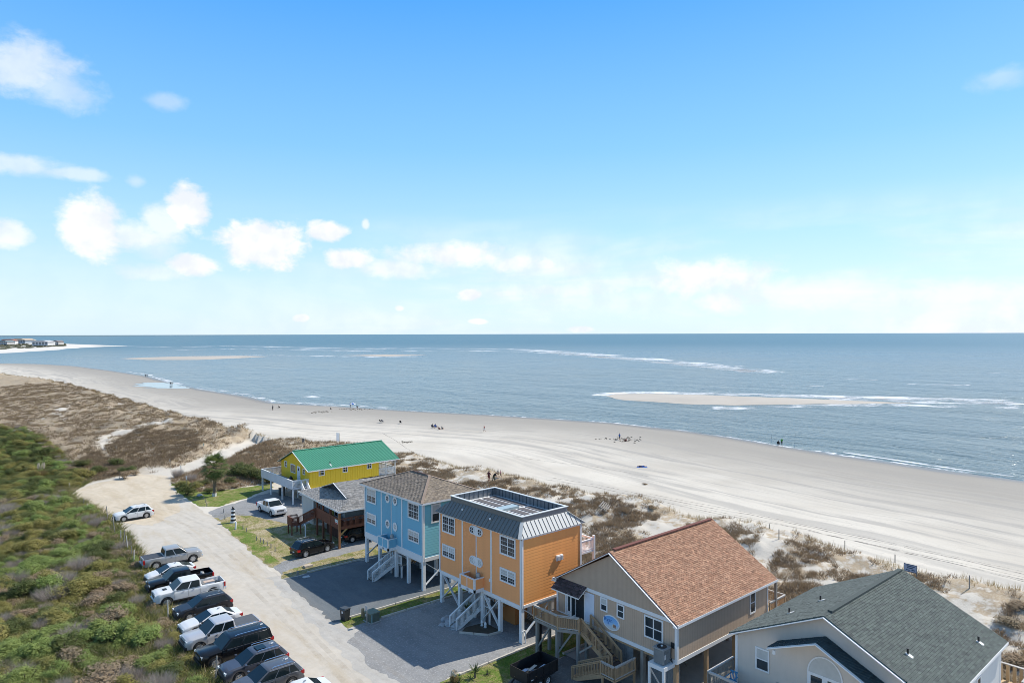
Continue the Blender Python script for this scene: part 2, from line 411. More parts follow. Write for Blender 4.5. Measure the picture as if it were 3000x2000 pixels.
def make_ground():
    az = np.concatenate([np.linspace(-180, -58, 26)[:-1], np.linspace(-58, 56, 640), np.linspace(56, 180, 26)[1:]])
    az = np.radians(az[:-1] if abs(az[-1] - 180) < 1e-6 else az)
    rad = np.concatenate([[0.01, 8, 18], np.geomspace(26, 1500, 470)])
    A, Rr = np.meshgrid(az, rad)
    fx, fy = np.sin(A) * Rr, np.cos(A) * Rr
    X = CAMX + RGT.x * fx + FWD.x * fy; Y = CAMY + RGT.y * fx + FWD.y * fy
    h, dc, land, ds, fm, n1, n2 = ground_h(X.ravel(), Y.ravel())
    na, nr = len(az), len(rad)
    co = np.stack([X.ravel(), Y.ravel(), h], 1)
    idx = np.arange(na * nr).reshape(nr, na)
    a = idx[:-1, :]; b = np.roll(idx, -1, 1)[:-1, :]; c = np.roll(idx, -1, 1)[1:, :]; d = idx[1:, :]
    faces = np.stack([a, d, c, b], -1).reshape(-1, 4)
    # leave out the deep sea bed that nothing can show
    keep = (h[faces] > SEA - 14).any(1)
    faces = faces[keep]
    me = bpy.data.meshes.new('ground')
    me.vertices.add(len(co)); me.vertices.foreach_set('co', co.ravel())
    me.loops.add(len(faces) * 4); me.loops.foreach_set('vertex_index', faces.ravel())
    me.polygons.add(len(faces)); me.polygons.foreach_set('loop_start', np.arange(len(faces)) * 4)
    me.polygons.foreach_set('use_smooth', np.ones(len(faces), bool))
    me.update(calc_edges=True)
    at = me.attributes.new('shore', 'FLOAT', 'POINT'); at.data.foreach_set('value', np.where(land, 400.0, ds))
    veg = np.where(land, fm, sstep(dc, 3.0, 0.0) * fm * .6)
    path = sdist(X.ravel(), Y.ravel(), [(p.x, p.y) for p in PX(PATH_PX, .3)])
    for q in (PATH_PX2, PATH_PX3):
        path = np.maximum(path, sdist(X.ravel(), Y.ravel(), [(p.x, p.y) for p in PX(q, .6)]))
    veg = veg * (1 - sstep(path, -1.2, 0.6))
    trk = polydist(X.ravel(), Y.ravel(), [(p.x, p.y) for p in PX(TRACK_PX, .3)])
    veg = veg * sstep(trk + n2 * .6, 2.0, 3.4)
    bz = sdist(X.ravel(), Y.ravel(), [(p.x, p.y) for p in PX(BRUSHZ, 0)])
    veg = np.maximum(veg, sstep(bz, -.5, 1.5) * sstep(trk, 2.0, 3.4))
    at = me.attributes.new('veg', 'FLOAT', 'POINT'); at.data.foreach_set('value', veg)
    scr = sdist(X.ravel(), Y.ravel(), SCRUB)
    at = me.attributes.new('soil', 'FLOAT', 'POINT'); at.data.foreach_set('value', sstep(scr, -1.5, 1.5))
    lft = sstep(Y.ravel(), 70, 110)
    at = me.attributes.new('brown', 'FLOAT', 'POINT'); at.data.foreach_set('value', lft)
    m = bpy.data.materials.new('sand_ground'); m.use_nodes = True
    T = NT(m.node_tree); bs = m.node_tree.nodes['Principled BSDF']
    def attr(n):
        q = T.n('ShaderNodeAttribute'); q.attribute_name = n; return q.outputs['Fac']
    co_ = T.n('ShaderNodeTexCoord').outputs['Object']
    shore = attr('shore'); vg = attr('veg'); so_ = attr('soil'); br = attr('brown')
    big = T.noise(co_, 0.06, 4.0, 0.55, 0.4); mid = T.noise(co_, 0.7, 5.0, 0.68); fine = T.noise(co_, 6.0, 3.0, 0.65)
    sep = T.n('ShaderNodeSeparateXYZ'); T.link(co_, sep.inputs[0])
    sv = T.n('ShaderNodeCombineXYZ'); T.put(sv.inputs[0], T.math('MULTIPLY', shore, 0.30)); T.put(sv.inputs[1], T.math('MULTIPLY', sep.outputs[1], 0.022)); T.put(sv.inputs[2], T.math('MULTIPLY', sep.outputs[0], 0.012))
    streak = T.noise(sv.outputs[0], 1.0, 5.0, 0.62, 0.6)
    sand = T.mix(T.maprange(big, 0.35, 0.65), (0.50, 0.455, 0.385), (0.57, 0.525, 0.45))
    sand = T.mix(T.math('MULTIPLY', T.maprange(streak, 0.44, 0.62), T.maprange(shore, 95.0, 45.0)), sand, (0.36, 0.335, 0.297))
    damp = T.math('MULTIPLY', T.maprange(T.math('ADD', shore, T.math('MULTIPLY', T.math('SUBTRACT', streak, 0.5), 60.0)), 58.0, 8.0), 0.9)
    sand = T.mix(damp, sand, (0.285, 0.262, 0.228))
    wet = T.maprange(T.math('ADD', shore, T.math('MULTIPLY', T.math('SUBTRACT', streak, 0.5), 7.0)), 6.0, 1.0)
    sand = T.mix(wet, sand, (0.185, 0.168, 0.142))
    # footprints and wind ripples: small darker dimples
    foot = T.math('MULTIPLY', T.maprange(T.noise(co_, 1.6, 4.0, 0.7), 0.56, 0.66), T.maprange(big, 0.45, 0.62))
    sand = T.mix(T.math('MULTIPLY', foot, 0.4), sand, (0.36, 0.33, 0.29))
    # dry litter and grass thatch on the dunes
    lit = T.mix(T.maprange(mid, 0.3, 0.7), (0.225, 0.165, 0.10), (0.38, 0.295, 0.19))
    cov = T.math('ADD', T.math('MULTIPLY', mid, 0.6), T.math('MULTIPLY', T.noise(co_, 0.16, 3.0, 0.6), 0.5))
    thr = T.math('SUBTRACT', 0.51, T.math('MULTIPLY', br, T.maprange(T.noise(co_, 0.045, 4.0, 0.65, 0.8), 0.32, 0.45, 0.0, 0.20)))
    lm = T.math('MULTIPLY', T.maprange(cov, thr, T.math('ADD', thr, 0.09)), vg)
    lm = T.math('MULTIPLY', lm, T.maprange(fine, 0.25, 0.6, 0.45, 0.95))
    col = T.mix(lm, sand, lit)
    soil = T.mix(T.maprange(mid, 0.35, 0.7), (0.085, 0.075, 0.045), (0.17, 0.145, 0.085))
    col = T.mix(so_, col, soil)
    T.link(col, bs.inputs['Base Color'])
    T.link(T.math('SUBTRACT', 0.95, T.math('MULTIPLY', wet, 0.62)), bs.inputs['Roughness'])
    bs.inputs['Specular IOR Level'].default_value = 0.25
    bn = T.n('ShaderNodeBump'); bn.inputs['Strength'].default_value = 0.55; bn.inputs['Distance'].default_value = 0.12
    hgt = T.math('ADD', T.noise(co_, 1.3, 5.0, 0.7), T.math('MULTIPLY', fine, 0.35))
    T.link(T.math('MULTIPLY', hgt, T.math('SUBTRACT', 1.0, T.math('MULTIPLY', damp, 0.8))), bn.inputs['Height']); T.link(bn.outputs[0], bs.inputs['Normal'])
    obj('ground', me, m, kind='structure')

# the thicket west of the parking strip
ROADL = [(345, 1548), (380, 1590), (425, 1660), (460, 1745), (500, 1815), (555, 1905), (610, 1995)]
SCRUB = [(-80, -40), (-23.2, -40), (-22.4, 0)] + [(p.x, p.y) for p in PX(ROADL[::-1], 0)] + \
        [(p.x, p.y) for p in PX([(290, 1500), (205, 1455), (200, 1440), (250, 1415), (330, 1400), (300, 1385), (225, 1375), (190, 1335), (120, 1290), (60, 1265), (-120, 1250)], 0)] + [(-120, 170), (-120, -40)]
make_ground()

def make_sea():
    az = np.radians(np.linspace(-180, 180, 241)[:-1]); rad = np.concatenate([[0.01, 40], np.geomspace(60, 60000, 90)])
    A, Rr = np.meshgrid(az, rad)
    X = CAMX + np.sin(A) * Rr; Y = CAMY + np.cos(A) * Rr
    na, nr = len(az), len(rad); idx = np.arange(na * nr).reshape(nr, na)
    a = idx[:-1]; b = np.roll(idx, -1, 1)[:-1]; c = np.roll(idx, -1, 1)[1:]; d = idx[1:]
    faces = np.stack([a, d, c, b], -1).reshape(-1, 4)
    # open water only
    ok = (sdist(X.ravel(), Y.ravel(), SHOREPOLY) < 60)[faces].any(1)
    me = bpy.data.meshes.new('sea_water'); me.from_pydata(np.stack([X.ravel(), Y.ravel(), np.full(X.size, SEA)], 1).tolist(), [], faces[ok].tolist())
    m = bpy.data.materials.new('sea_water'); m.use_nodes = True
    T = NT(m.node_tree); bs = m.node_tree.nodes['Principled BSDF']
    co = T.n('ShaderNodeTexCoord').outputs['Object']
    dist = T.vmath('DISTANCE', co, (CAMX, CAMY, SEA))
    big = T.noise(co, 0.006, 4.0, 0.6, 0.6); sepz = T.n('ShaderNodeSeparateXYZ'); T.link(co, sepz.inputs[0])
    # shallow green-grey inside the inlet, deeper blue-teal offshore
    deep = T.mix(T.maprange(dist, 350.0, 2200.0), (0.12, 0.165, 0.165), (0.06, 0.135, 0.16))
    deep = T.mix(T.math('MULTIPLY', T.maprange(big, 0.42, 0.66), T.maprange(dist, 1500.0, 300.0)), deep, (0.13, 0.165, 0.15))
    T.link(deep, bs.inputs['Base Color'])
    T.link(T.maprange(dist, 150.0, 2000.0, 0.20, 0.36), bs.inputs['Roughness'])
    bs.inputs['IOR'].default_value = 1.333
    mp = T.n('ShaderNodeMapping'); mp.inputs['Rotation'].default_value = (0, 0, R(18)); mp.inputs['Scale'].default_value = (1.0, 0.42, 1.0); T.link(co, mp.inputs[0])
    w1 = T.noise(mp.outputs[0], 0.30, 4.0, 0.62, 0.5); w2 = T.noise(mp.outputs[0], 1.3, 3.0, 0.6, 0.4); w3 = T.noise(mp.outputs[0], 0.05, 3.0, 0.55, 0.4)
    hh = T.math('ADD', T.math('MULTIPLY', w1, 0.9), T.math('ADD', T.math('MULTIPLY', w2, 0.30), T.math('MULTIPLY', w3, 2.2)))
    bn = T.n('ShaderNodeBump'); bn.inputs['Strength'].default_value = 1.0
    T.link(T.maprange(dist, 120.0, 1500.0, 1.25, 0.55), bn.inputs['Distance'])
    T.link(hh, bn.inputs['Height']); T.link(bn.outputs[0], bs.inputs['Normal'])
    obj('sea_water', me, m, kind='structure')
make_sea()

def gravel(name, col, col2, var=0.18, speck=0.35, speckcol=(0.5, 0.5, 0.5)):
    m = mat(name, col, 0.95, var=var, vscale=1.2, bump=0.6, bscale=18)
    T = NT(m.node_tree); b = m.node_tree.nodes['Principled BSDF']
    old = b.inputs['Base Color'].links[0].from_socket
    co = T.n('ShaderNodeTexCoord').outputs['Object']
    patch = T.maprange(T.noise(T.vmath('MULTIPLY', co, (1.0, 0.22, 1.0)), 0.45, 6.0, 0.7, 0.6), 0.44, 0.66)
    c = T.mix(T.math('MULTIPLY', patch, 0.8), old, col2)
    # stone-sized specks
    vo = T.n('ShaderNodeTexVoronoi'); vo.inputs['Scale'].default_value = 9.0; T.link(co, vo.inputs['Vector'])
    c = T.mix(T.math('MULTIPLY', T.maprange(T.noise(co, 6.0, 4.0, 0.85), 0.52, 0.66), speck), c, speckcol)
    T.link(c, b.inputs['Base Color'])
    return m
def ragged(poly, step=0.5, amp=0.18, seed=1):
    r = random.Random(seed); out = []
    n = len(poly)
    for i in range(n):
        a = Vector(poly[i][:2]); b = Vector(poly[(i + 1) % n][:2]); d = b - a; k = max(1, int(d.length / step)); nn = Vector((-d.y, d.x)).normalized() if d.length > 0 else Vector((0, 0))
        for j in range(k):
            p = a + d * (j / k); q = mnoise.noise(Vector((p.x * .5, p.y * .5, seed))) + .5 * mnoise.noise(Vector((p.x * 1.7, p.y * 1.7, seed)))
            out.append(p + nn * amp * 1.6 * q)
    return out
def sheet(name, poly, z, m, amp=0.18, step=0.5, seed=1, **tags):
    pts = ragged(poly, step, amp, seed) if amp else [Vector(p[:2]) for p in poly]
    bm = bmesh.new(); f = bm.faces.new([bm.verts.new((p.x, p.y, z)) for p in pts])
    bmesh.ops.recalc_face_normals(bm, faces=bm.faces)
    if bm.faces[0].normal.z < 0: bmesh.ops.reverse_faces(bm, faces=bm.faces)
    bmesh.ops.triangulate(bm, faces=bm.faces)
    me = bpy.data.meshes.new(name); bm.to_mesh(me); bm.free()
    return obj(name, me, m, **(tags or {'kind': 'structure'}))
m_road = gravel('road_gravel', (0.455, 0.415, 0.355), (0.41, 0.35, 0.265), 0.14, 0.3, (0.52, 0.5, 0.45))
m_sandlot = gravel('sandy_lot', (0.50, 0.425, 0.32), (0.42, 0.34, 0.235), 0.14, 0.25, (0.56, 0.5, 0.4))
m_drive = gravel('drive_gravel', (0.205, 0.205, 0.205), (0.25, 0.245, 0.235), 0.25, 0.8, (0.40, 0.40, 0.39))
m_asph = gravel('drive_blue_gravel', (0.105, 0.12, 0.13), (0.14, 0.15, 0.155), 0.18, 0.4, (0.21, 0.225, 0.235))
def turf(name, dry):
    m = bpy.data.materials.new(name); m.use_nodes = True; T = NT(m.node_tree); b = m.node_tree.nodes['Principled BSDF']
    co = T.n('ShaderNodeTexCoord').outputs['Object']
    a = T.noise(co, 0.55, 5.0, 0.72, 0.6); f = T.noise(co, 4.5, 4.0, 0.75); g = T.noise(co, 16.0, 2.0, 0.6)
    k = T.math('ADD', T.math('MULTIPLY', a, 0.62), T.math('MULTIPLY', f, 0.38))
    c = T.ramp(k, [(0.36 - dry, (0.075, 0.135, 0.022)), (0.46 - dry, (0.125, 0.185, 0.035)), (0.53 - dry, (0.20, 0.205, 0.07)), (0.60 - dry, (0.33, 0.27, 0.15)), (0.70 - dry, (0.44, 0.385, 0.28))])
    c = T.vmath('SCALE', c, T.maprange(g, 0.3, 0.7, 0.72, 1.25, False))
    T.link(c, b.inputs['Base Color']); b.inputs['Roughness'].default_value = 0.95; b.inputs['Specular IOR Level'].default_value = 0.1
    bn = T.n('ShaderNodeBump'); bn.inputs['Strength'].default_value = 0.8; bn.inputs['Distance'].default_value = 0.05; T.link(f, bn.inputs['Height']); T.link(bn.outputs[0], b.inputs['Normal'])
    return m
m_lawn = turf('lawn_turf', 0.0)
m_lawn2 = turf('dry_turf', 0.085)
m_conc = mat('concrete_slab', (0.36, 0.345, 0.31), 0.9, var=0.12, vscale=1.5, bump=0.15)
XY = lambda pts: [(p.x, p.y) for p in pts]
road_px = [(1250, 2060), (1190, 2005), (1075, 1955), (1000, 1882), (905, 1790), (805, 1680), (700, 1582), (640, 1525), (600, 1500), (555, 1470), (512, 1435), (498, 1408), (525, 1384), (440, 1374),
           (400, 1390), (330, 1404), (262, 1418), (212, 1440), (208, 1452), (300, 1503), (345, 1545), (380, 1590), (425, 1660), (462, 1745), (500, 1815), (555, 1905), (620, 2010), (720, 2200), (1500, 2300)]
sheet('road', XY(PX(road_px)), 0.006, m_road, 0.22, seed=3)
sheet('sandy_turning_circle', XY(PX([(525, 1386), (440, 1376), (400, 1392), (330, 1406), (262, 1420), (214, 1441), (212, 1452), (302, 1505), (360, 1530), (450, 1540), (520, 1500), (530, 1460), (508, 1432), (500, 1410)])), 0.012, m_sandlot, 0.5, seed=5)
# driveways: (x0 road side .. x1 under the house, y0..y1)
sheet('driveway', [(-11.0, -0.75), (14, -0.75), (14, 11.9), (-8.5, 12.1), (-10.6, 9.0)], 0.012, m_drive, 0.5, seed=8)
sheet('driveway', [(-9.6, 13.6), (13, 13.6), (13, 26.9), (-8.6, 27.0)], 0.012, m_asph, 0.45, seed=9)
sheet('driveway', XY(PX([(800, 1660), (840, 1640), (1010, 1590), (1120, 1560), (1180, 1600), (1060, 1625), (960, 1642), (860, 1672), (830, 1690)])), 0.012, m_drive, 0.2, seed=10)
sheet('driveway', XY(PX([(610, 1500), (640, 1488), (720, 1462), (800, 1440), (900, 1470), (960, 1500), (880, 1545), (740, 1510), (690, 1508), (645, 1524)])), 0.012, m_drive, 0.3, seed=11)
sheet('driveway', [(-12.0, -16.0), (13, -16.0), (13, -3.6), (-9.5, -3.9), (-11.5, -7)], 0.012, gravel('drive_dark_gravel', (0.12, 0.12, 0.118), (0.17, 0.165, 0.155), 0.15, 0.4, (0.36, 0.35, 0.33)), 0.2, seed=12)
sheet('concrete_slab', [(1.3, -3.4), (14, -3.4), (14, -13.4), (1.3, -13.4)], 0.03, m_conc, 0.0)
# turf strips
sheet('lawn', [(-9.2, 12.0), (13.4, 11.8), (13.4, 13.7), (-8.9, 13.8)], 0.018, m_lawn, 0.15, seed=20)
sheet('lawn', [(-10.9, -0.75), (13.4, -0.72), (13.4, -3.5), (-9.3, -3.9), (-10.8, -3.5)], 0.018, m_lawn, 0.2, seed=21)
sheet('lawn', [(-8.7, 27.0), (13.4, 26.95), (13.4, 30.4), (-3.5, 30.0), (-8.0, 29.0)], 0.018, m_lawn2, 0.25, seed=22)
sheet('lawn', XY(PX([(622, 1510), (700, 1583), (780, 1655), (805, 1662), (900, 1632), (1000, 1605), (1000, 1560), (900, 1530), (860, 1535), (760, 1515), (690, 1500)])), 0.010, m_lawn2, 0.3, seed=23)
sheet('lawn', XY(PX([(640, 1533), (712, 1590), (785, 1652), (815, 1650), (790, 1615), (740, 1560), (690, 1535)])), 0.016, m_lawn, 0.4, seed=24)
sheet('lawn', XY(PX([(500, 1412), (515, 1436), (560, 1468), (585, 1483), (640, 1484), (715, 1460), (790, 1432), (800, 1415), (700, 1430), (600, 1440), (545, 1425)])), 0.016, m_lawn, 0.3, seed=25)
sheet('gravel_shoulder', [(-13.0, -22), (-8.0, -22), (-8.0, -2), (-7.6, 14), (-7.4, 27.5), (-9.6, 28.5), (-10.9, 18), (-11.8, 8), (-12.4, -2)], 0.009, gravel('shoulder_gravel', (0.40, 0.375, 0.335), (0.34, 0.33, 0.31), 0.18, 0.5, (0.5, 0.49, 0.46)), 0.35, seed=30)
# sandbars and the far shore
def mound(name, px, zc, top, m, seed=2):
    pts = ragged(XY(PX(px, SEA)), 6.0, 1.2, seed)
    cx = sum(p.x for p in pts) / len(pts); cy = sum(p.y for p in pts) / len(pts)
    v = []; f = []; n = len(pts)
    rings = [(1.0, SEA + 0.015), (0.95, SEA + 0.10), (0.7, SEA + top * .7), (0.4, SEA + top)]
    for k, z in rings: v += [(cx + (p.x - cx) * k, cy + (p.y - cy) * k, z) for p in pts]
    for r_ in range(len(rings) - 1):
        for i in range(n):
            j = (i + 1) % n; f.append((r_ * n + i, r_ * n + j, (r_ + 1) * n + j, (r_ + 1) * n + i))
    f.append(tuple(3 * n + i for i in range(n)))
    mb = MB(); mb.add(v, f); return mb.build(name, m, smooth=True, kind='structure')
m_bar = mat('bar_sand', (0.42, 0.375, 0.315), 0.8, var=0.14, vscale=0.05)
m_farsand = mat('far_sand', (0.60, 0.56, 0.50), 0.95, var=0.08, vscale=0.01)
mound('sandbar', [(1772, 1160), (1800, 1154), (1900, 1153), (2050, 1157), (2250, 1164), (2400, 1169), (2560, 1176), (2680, 1180), (2500, 1183), (2300, 1185), (2150, 1187), (2000, 1183), (1900, 1177), (1820, 1172)], 0, 0.7, m_bar, 3)
mound('sandbar', [(345, 1050), (450, 1046), (560, 1043), (700, 1042), (790, 1044), (700, 1049), (580, 1054), (430, 1054)], 0, 0.5, m_bar, 4)
mound('sandbar', [(1000, 1041), (1130, 1038), (1250, 1040), (1130, 1044)], 0, 0.35, m_bar, 6)
# ------------------------------------------------------------------ far shore across the inlet
def far_land(name, px, top, m, step, seed):
    pts = ragged(XY(PX(px, SEA)), step, step * .25, seed)
    mb = MB(); n = len(pts); cx = sum(p.x for p in pts) / n; cy = sum(p.y for p in pts) / n
    v = [(p.x, p.y, SEA - .2) for p in pts] + [(cx + (p.x - cx) * .9, cy + (p.y - cy) * .9, SEA + top) for p in pts]
    f = [(i, (i + 1) % n, n + (i + 1) % n, n + i) for i in range(n)] + [tuple(n + i for i in range(n))]
    mb.add(v, f); return mb.build(name, m, kind='structure')
far_land('far_shore', [(-420, 1052), (0, 1038), (90, 1033), (170, 1028), (240, 1021), (330, 1016), (400, 1014.5), (300, 1011), (180, 1006), (0, 999), (-420, 990)], 1.2, m_farsand, 25, 1)
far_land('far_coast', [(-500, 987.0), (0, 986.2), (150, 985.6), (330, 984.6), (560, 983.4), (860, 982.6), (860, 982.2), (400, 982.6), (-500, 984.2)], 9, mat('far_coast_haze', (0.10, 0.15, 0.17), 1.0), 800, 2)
def make_far_scrub():
    mb = MB(); r = random.Random(4)
    v = []
    for i in range(520):
        px = r.uniform(-260, 192); k = r.random()
        lo = 1024 - 0.03 * max(px, 0) - 5 * (px / 200.0 if px > 0 else 0); py = 1009 + (lo - 1009) * k
        p = G(px, py, SEA + 1.0); s = r.uniform(3, 8)
        q = [(p.x + math.cos(a) * s * r.uniform(.7, 1.2), p.y + math.sin(a) * s * r.uniform(.7, 1.2), SEA + 1.0) for a in [j * math.pi / 3 for j in range(6)]]
        t = [(p.x + math.cos(a) * s * .5, p.y + math.sin(a) * s * .5, SEA + 1.0 + r.uniform(.5, 1.0) * (1 + (1 - k) * 3.0)) for a in [j * math.pi / 3 for j in range(6)]]
        mb.add(q + t, [(j, (j + 1) % 6, 6 + (j + 1) % 6, 6 + j) for j in range(6)] + [tuple(range(6, 12))])
    mb.build('shore_scrub', mat('far_scrub', (0.075, 0.075, 0.045), 1.0, var=.4, vscale=.05), label='low brown and green scrub around the houses across the inlet', category='scrub', kind='stuff')
make_far_scrub()
def far_house(px, py, w, h, wallc, roofc, label, seed):
    p = G(px, py, SEA + 1.2); r = random.Random(seed)
    d = (Vector((p.x, p.y, 0)) - Vector((CAMX, CAMY, 0))).length; mpp = d / F
    W = w * mpp; Hh = h * .66 * mpp; D = W * .7
    ang = math.atan2(FWD.y, FWD.x) - math.pi / 2 + r.uniform(-.35, .35)
    e = empty('beach_house', (p.x, p.y, SEA + 1.0), label, 'house', 'houses across the inlet', ang)
    wm = mat('far_wall_' + label[:14], wallc, .9); rm = mat('far_roof_' + label[:14], roofc, .9)
    st = Hh * .22
    MB().box(-W / 2, W / 2, 0, D, st, Hh * .74).build('wall', wm, e)
    MB().prism([(-W * .56, 0, Hh * .74), (W * .56, 0, Hh * .74), (W * .22, 0, Hh), (-W * .22, 0, Hh)], (0, -W * .05, 0), (0, D * 1.05, 0)).build('roof', rm, e)
    for k in range(5):
        x = -W / 2 + (k + .5) * W / 5
        MB().box(x - .3, x + .3, .5, 1.1, 0, st + .05).build('stilt', mat('far_stilt', (.35, .35, .34), .9), e)
        for lv in (0, 1):
            z0 = st + Hh * (.07 + .26 * lv)
            MB().box(x - W * .06, x + W * .06, -.12, .05, z0, z0 + Hh * .15).build('window', mat('far_glass', (.04, .06, .08), .2), e)
    MB().box(-W * .52, W * .52, -2.2, 0, st - .3, st).build('deck', mat('far_deck', (.7, .7, .7), .9), e)
W_ = (.48, .48, .47)
for a in [(8, 1012, 26, 19, (.42, .41, .4), (.2, .26, .28), 'grey roofed house furthest along the far shore', 1),
          (22, 1011, 30, 22, W_, (.30, .12, .08), 'white house with red-brown roof across the inlet', 2),
          (55, 1009, 36, 22, (.30, .34, .38), (.45, .36, .27), 'slate coloured house with tan roof across the inlet', 3),
          (78, 1007, 22, 17, (.45, .45, .44), (.36, .36, .3), 'small pale house beside the slate one across the inlet', 4),
          (117, 1015, 36, 23, (.5, .5, .5), (.46, .46, .47), 'big white flat-topped house across the inlet', 5),
          (141, 1014, 20, 20, (.5, .5, .5), (.30, .34, .35), 'narrow white house beside the big white one', 6),
          (158, 1012.5, 24, 20, (.42, .40, .38), (.2, .17, .17), 'dark roofed end house by the point of the spit', 7)]:
    far_house(*a)
# ------------------------------------------------------------------ house kit
m_white = mat('white_trim', (0.72, 0.72, 0.71), 0.55, var=0.05, vscale=2.5)
m_glass = mat('window_glass', (0.03, 0.042, 0.05), 0.08, var=0.5, vscale=0.9, spec=0.35)
m_blind = mat('window_blind', (0.46, 0.47, 0.45), 0.25, var=0.15, vscale=2.0)
m_wood = mat('weathered_wood', (0.40, 0.265, 0.15), 0.85, var=0.25, vscale=5.0, bump=0.3)
m_woodg = mat('grey_wood', (0.25, 0.235, 0.21), 0.9, var=0.25, vscale=5.0, bump=0.3)
m_rail = mat('bleached_rail', (0.42, 0.40, 0.37), 0.85, var=0.15, vscale=5.0)
m_rust = mat('redbrown_stain', (0.155, 0.052, 0.026), 0.75, var=0.25, vscale=4.0)
m_black = mat('black_metal', (0.015, 0.016, 0.018), 0.4, var=0.2)
m_grey = mat('grey_metal', (0.32, 0.34, 0.35), 0.45, metal=0.4, var=0.1)
FX = (Vector((0, 1, 0)), Vector((0, 0, 1)), Vector((-1, 0, 0)))   # wall facing the road: U along +Y, V up, N outwards
SY = (Vector((1, 0, 0)), Vector((0, 0, 1)), Vector((0, -1, 0)))   # wall facing down the street: U along +X, N outwards
NY = (Vector((1, 0, 0)), Vector((0, 0, 1)), Vector((0, 1, 0)))
BX = (Vector((0, 1, 0)), Vector((0, 0, 1)), Vector((1, 0, 0)))
def window(root, o, fr, u0, u1, v0, v1, cols=2, sash=True, trim=0.13, mun=(0, 0), blind=0.0, name='window', proud=0.05):
    "framed window: trim and mullions in one frame mesh, each light a pane of its own"
    U, V, N = fr; f = MB(); t = trim
    B = lambda a, b, c, d, n0=0.0, n1=proud: f.obox(o, U, V, N, a, b, c, d, n0, n1)
    B(u0, u1, v1 - t, v1); B(u0, u1, v0, v0 + t); B(u0, u0 + t, v0 + t, v1 - t); B(u1 - t, u1, v0 + t, v1 - t)
    gw = (u1 - u0 - 2 * t); mw = 0.09; cw = (gw - mw * (cols - 1)) / cols; vm = (v0 + v1) / 2
    pr = []
    for k in range(cols):
        a = u0 + t + k * (cw + mw)
        if k: B(a - mw, a, v0 + t, v1 - t, 0, proud - .008)
        if sash: B(a, a + cw, vm - .035, vm + .035, 0, proud - .015)
        for (c, d, top) in (((v0 + t, vm - .035, False), (vm + .035, v1 - t, True)) if sash else ((v0 + t, v1 - t, True),)):
            pr.append((a, a + cw, c, d, top))
            if mun[0] and (top or mun[0] > 0):
                for q in range(1, mun[0]):
                    x = a + cw * q / mun[0]; B(x - .009, x + .009, c, d, 0, .034)
                for q in range(1, mun[1]):
                    z = c + (d - c) * q / mun[1]; B(a, a + cw, z - .009, z + .009, 0, .034)
    w = f.build(name, m_white, root)
    for (a, b, c, d, top) in pr:
        MB().obox(o, U, V, N, a, b, c, d, 0.004, 0.026).build('pane', m_blind if (top and blind) else m_glass, w)
    return w
def siding(root, o, fr, u0, u1, v0, v1, pitch, m, name='siding_board', lip=0.022):
    "lapped boards, each an object that shares the wedge mesh"
    U, V, N = fr; L = u1 - u0
    me = MB().add([(0, 0, 0), (L, 0, 0), (0, 0, lip), (L, 0, lip), (0, pitch * 1.02, 0), (L, pitch * 1.02, 0), (0, pitch * 1.02, .004), (L, pitch * 1.02, .004)],
                  [(0, 1, 5, 4), (2, 6, 7, 3), (0, 2, 3, 1), (4, 5, 7, 6), (0, 4, 6, 2), (1, 3, 7, 5)]).mesh(name)
    me.materials.append(m)
    mx = Matrix((U, V, N)).transposed().to_4x4(); rot = mx.to_euler()
    if mx.determinant() < 0:
        # mirrored frame: write the board with U reversed
        for vtx in me.vertices: vtx.co.x = -vtx.co.x
        me.flip_normals(); mx = Matrix((-U, V, N)).transposed().to_4x4(); rot = mx.to_euler()
    n = int(round((v1 - v0) / pitch)); pp = (v1 - v0) / n
    for k in range(n):
        ob = bpy.data.objects.new(name, me); C.objects.link(ob); ob.parent = root
        ob.location = Vector(o) + U * u0 + V * (v0 + k * pp); ob.rotation_euler = rot
def battens(root, o, fr, u0, u1, vlo, vhi, pitch, m, w=.045, name='batten'):
    U, V, N = fr; n = int((u1 - u0) / pitch)
    for k in range(n + 1):
        u = u0 + k * (u1 - u0) / n
        lo = vlo(u) if callable(vlo) else vlo; hi = vhi(u) if callable(vhi) else vhi
        if hi - lo > .1: stick(name, m, root, Vector(o) + U * u + V * lo + N * .012, Vector(o) + U * u + V * hi + N * .012, w)
def railing(parent, a, b, h, m, pitch=0.14, bw=0.035, post=0.10, posts=True, mcap=None, low=0.10, name='railing', capw=.12):
    "top rail and bottom rail are the railing mesh; posts and balusters are its sub-parts"
    a = Vector(a); b = Vector(b); d = b - a; L = d.length
    f = MB(); up = Vector((0, 0, 1))
    f.bar(a + up * h, b + up * h, capw, .045); f.bar(a + up * low, b + up * low, .05, .06); f.bar(a + up * (h - .1), b + up * (h - .1), .04, .07)
    r = f.build(name, mcap or m, parent)
    n = max(1, int(L / pitch))
    for k in range(1, n):
        p = a + d * (k / n)
        stick('baluster', m, r, p + up * (low + .03), p + up * (h - .1), bw)
    if posts:
        k = max(1, int(round(L / 2.2)))
        for i in range(k + 1):
            p = a + d * (i / k)
            stick('post', m, r, p - up * .05, p + up * (h - .025), post)
    return r
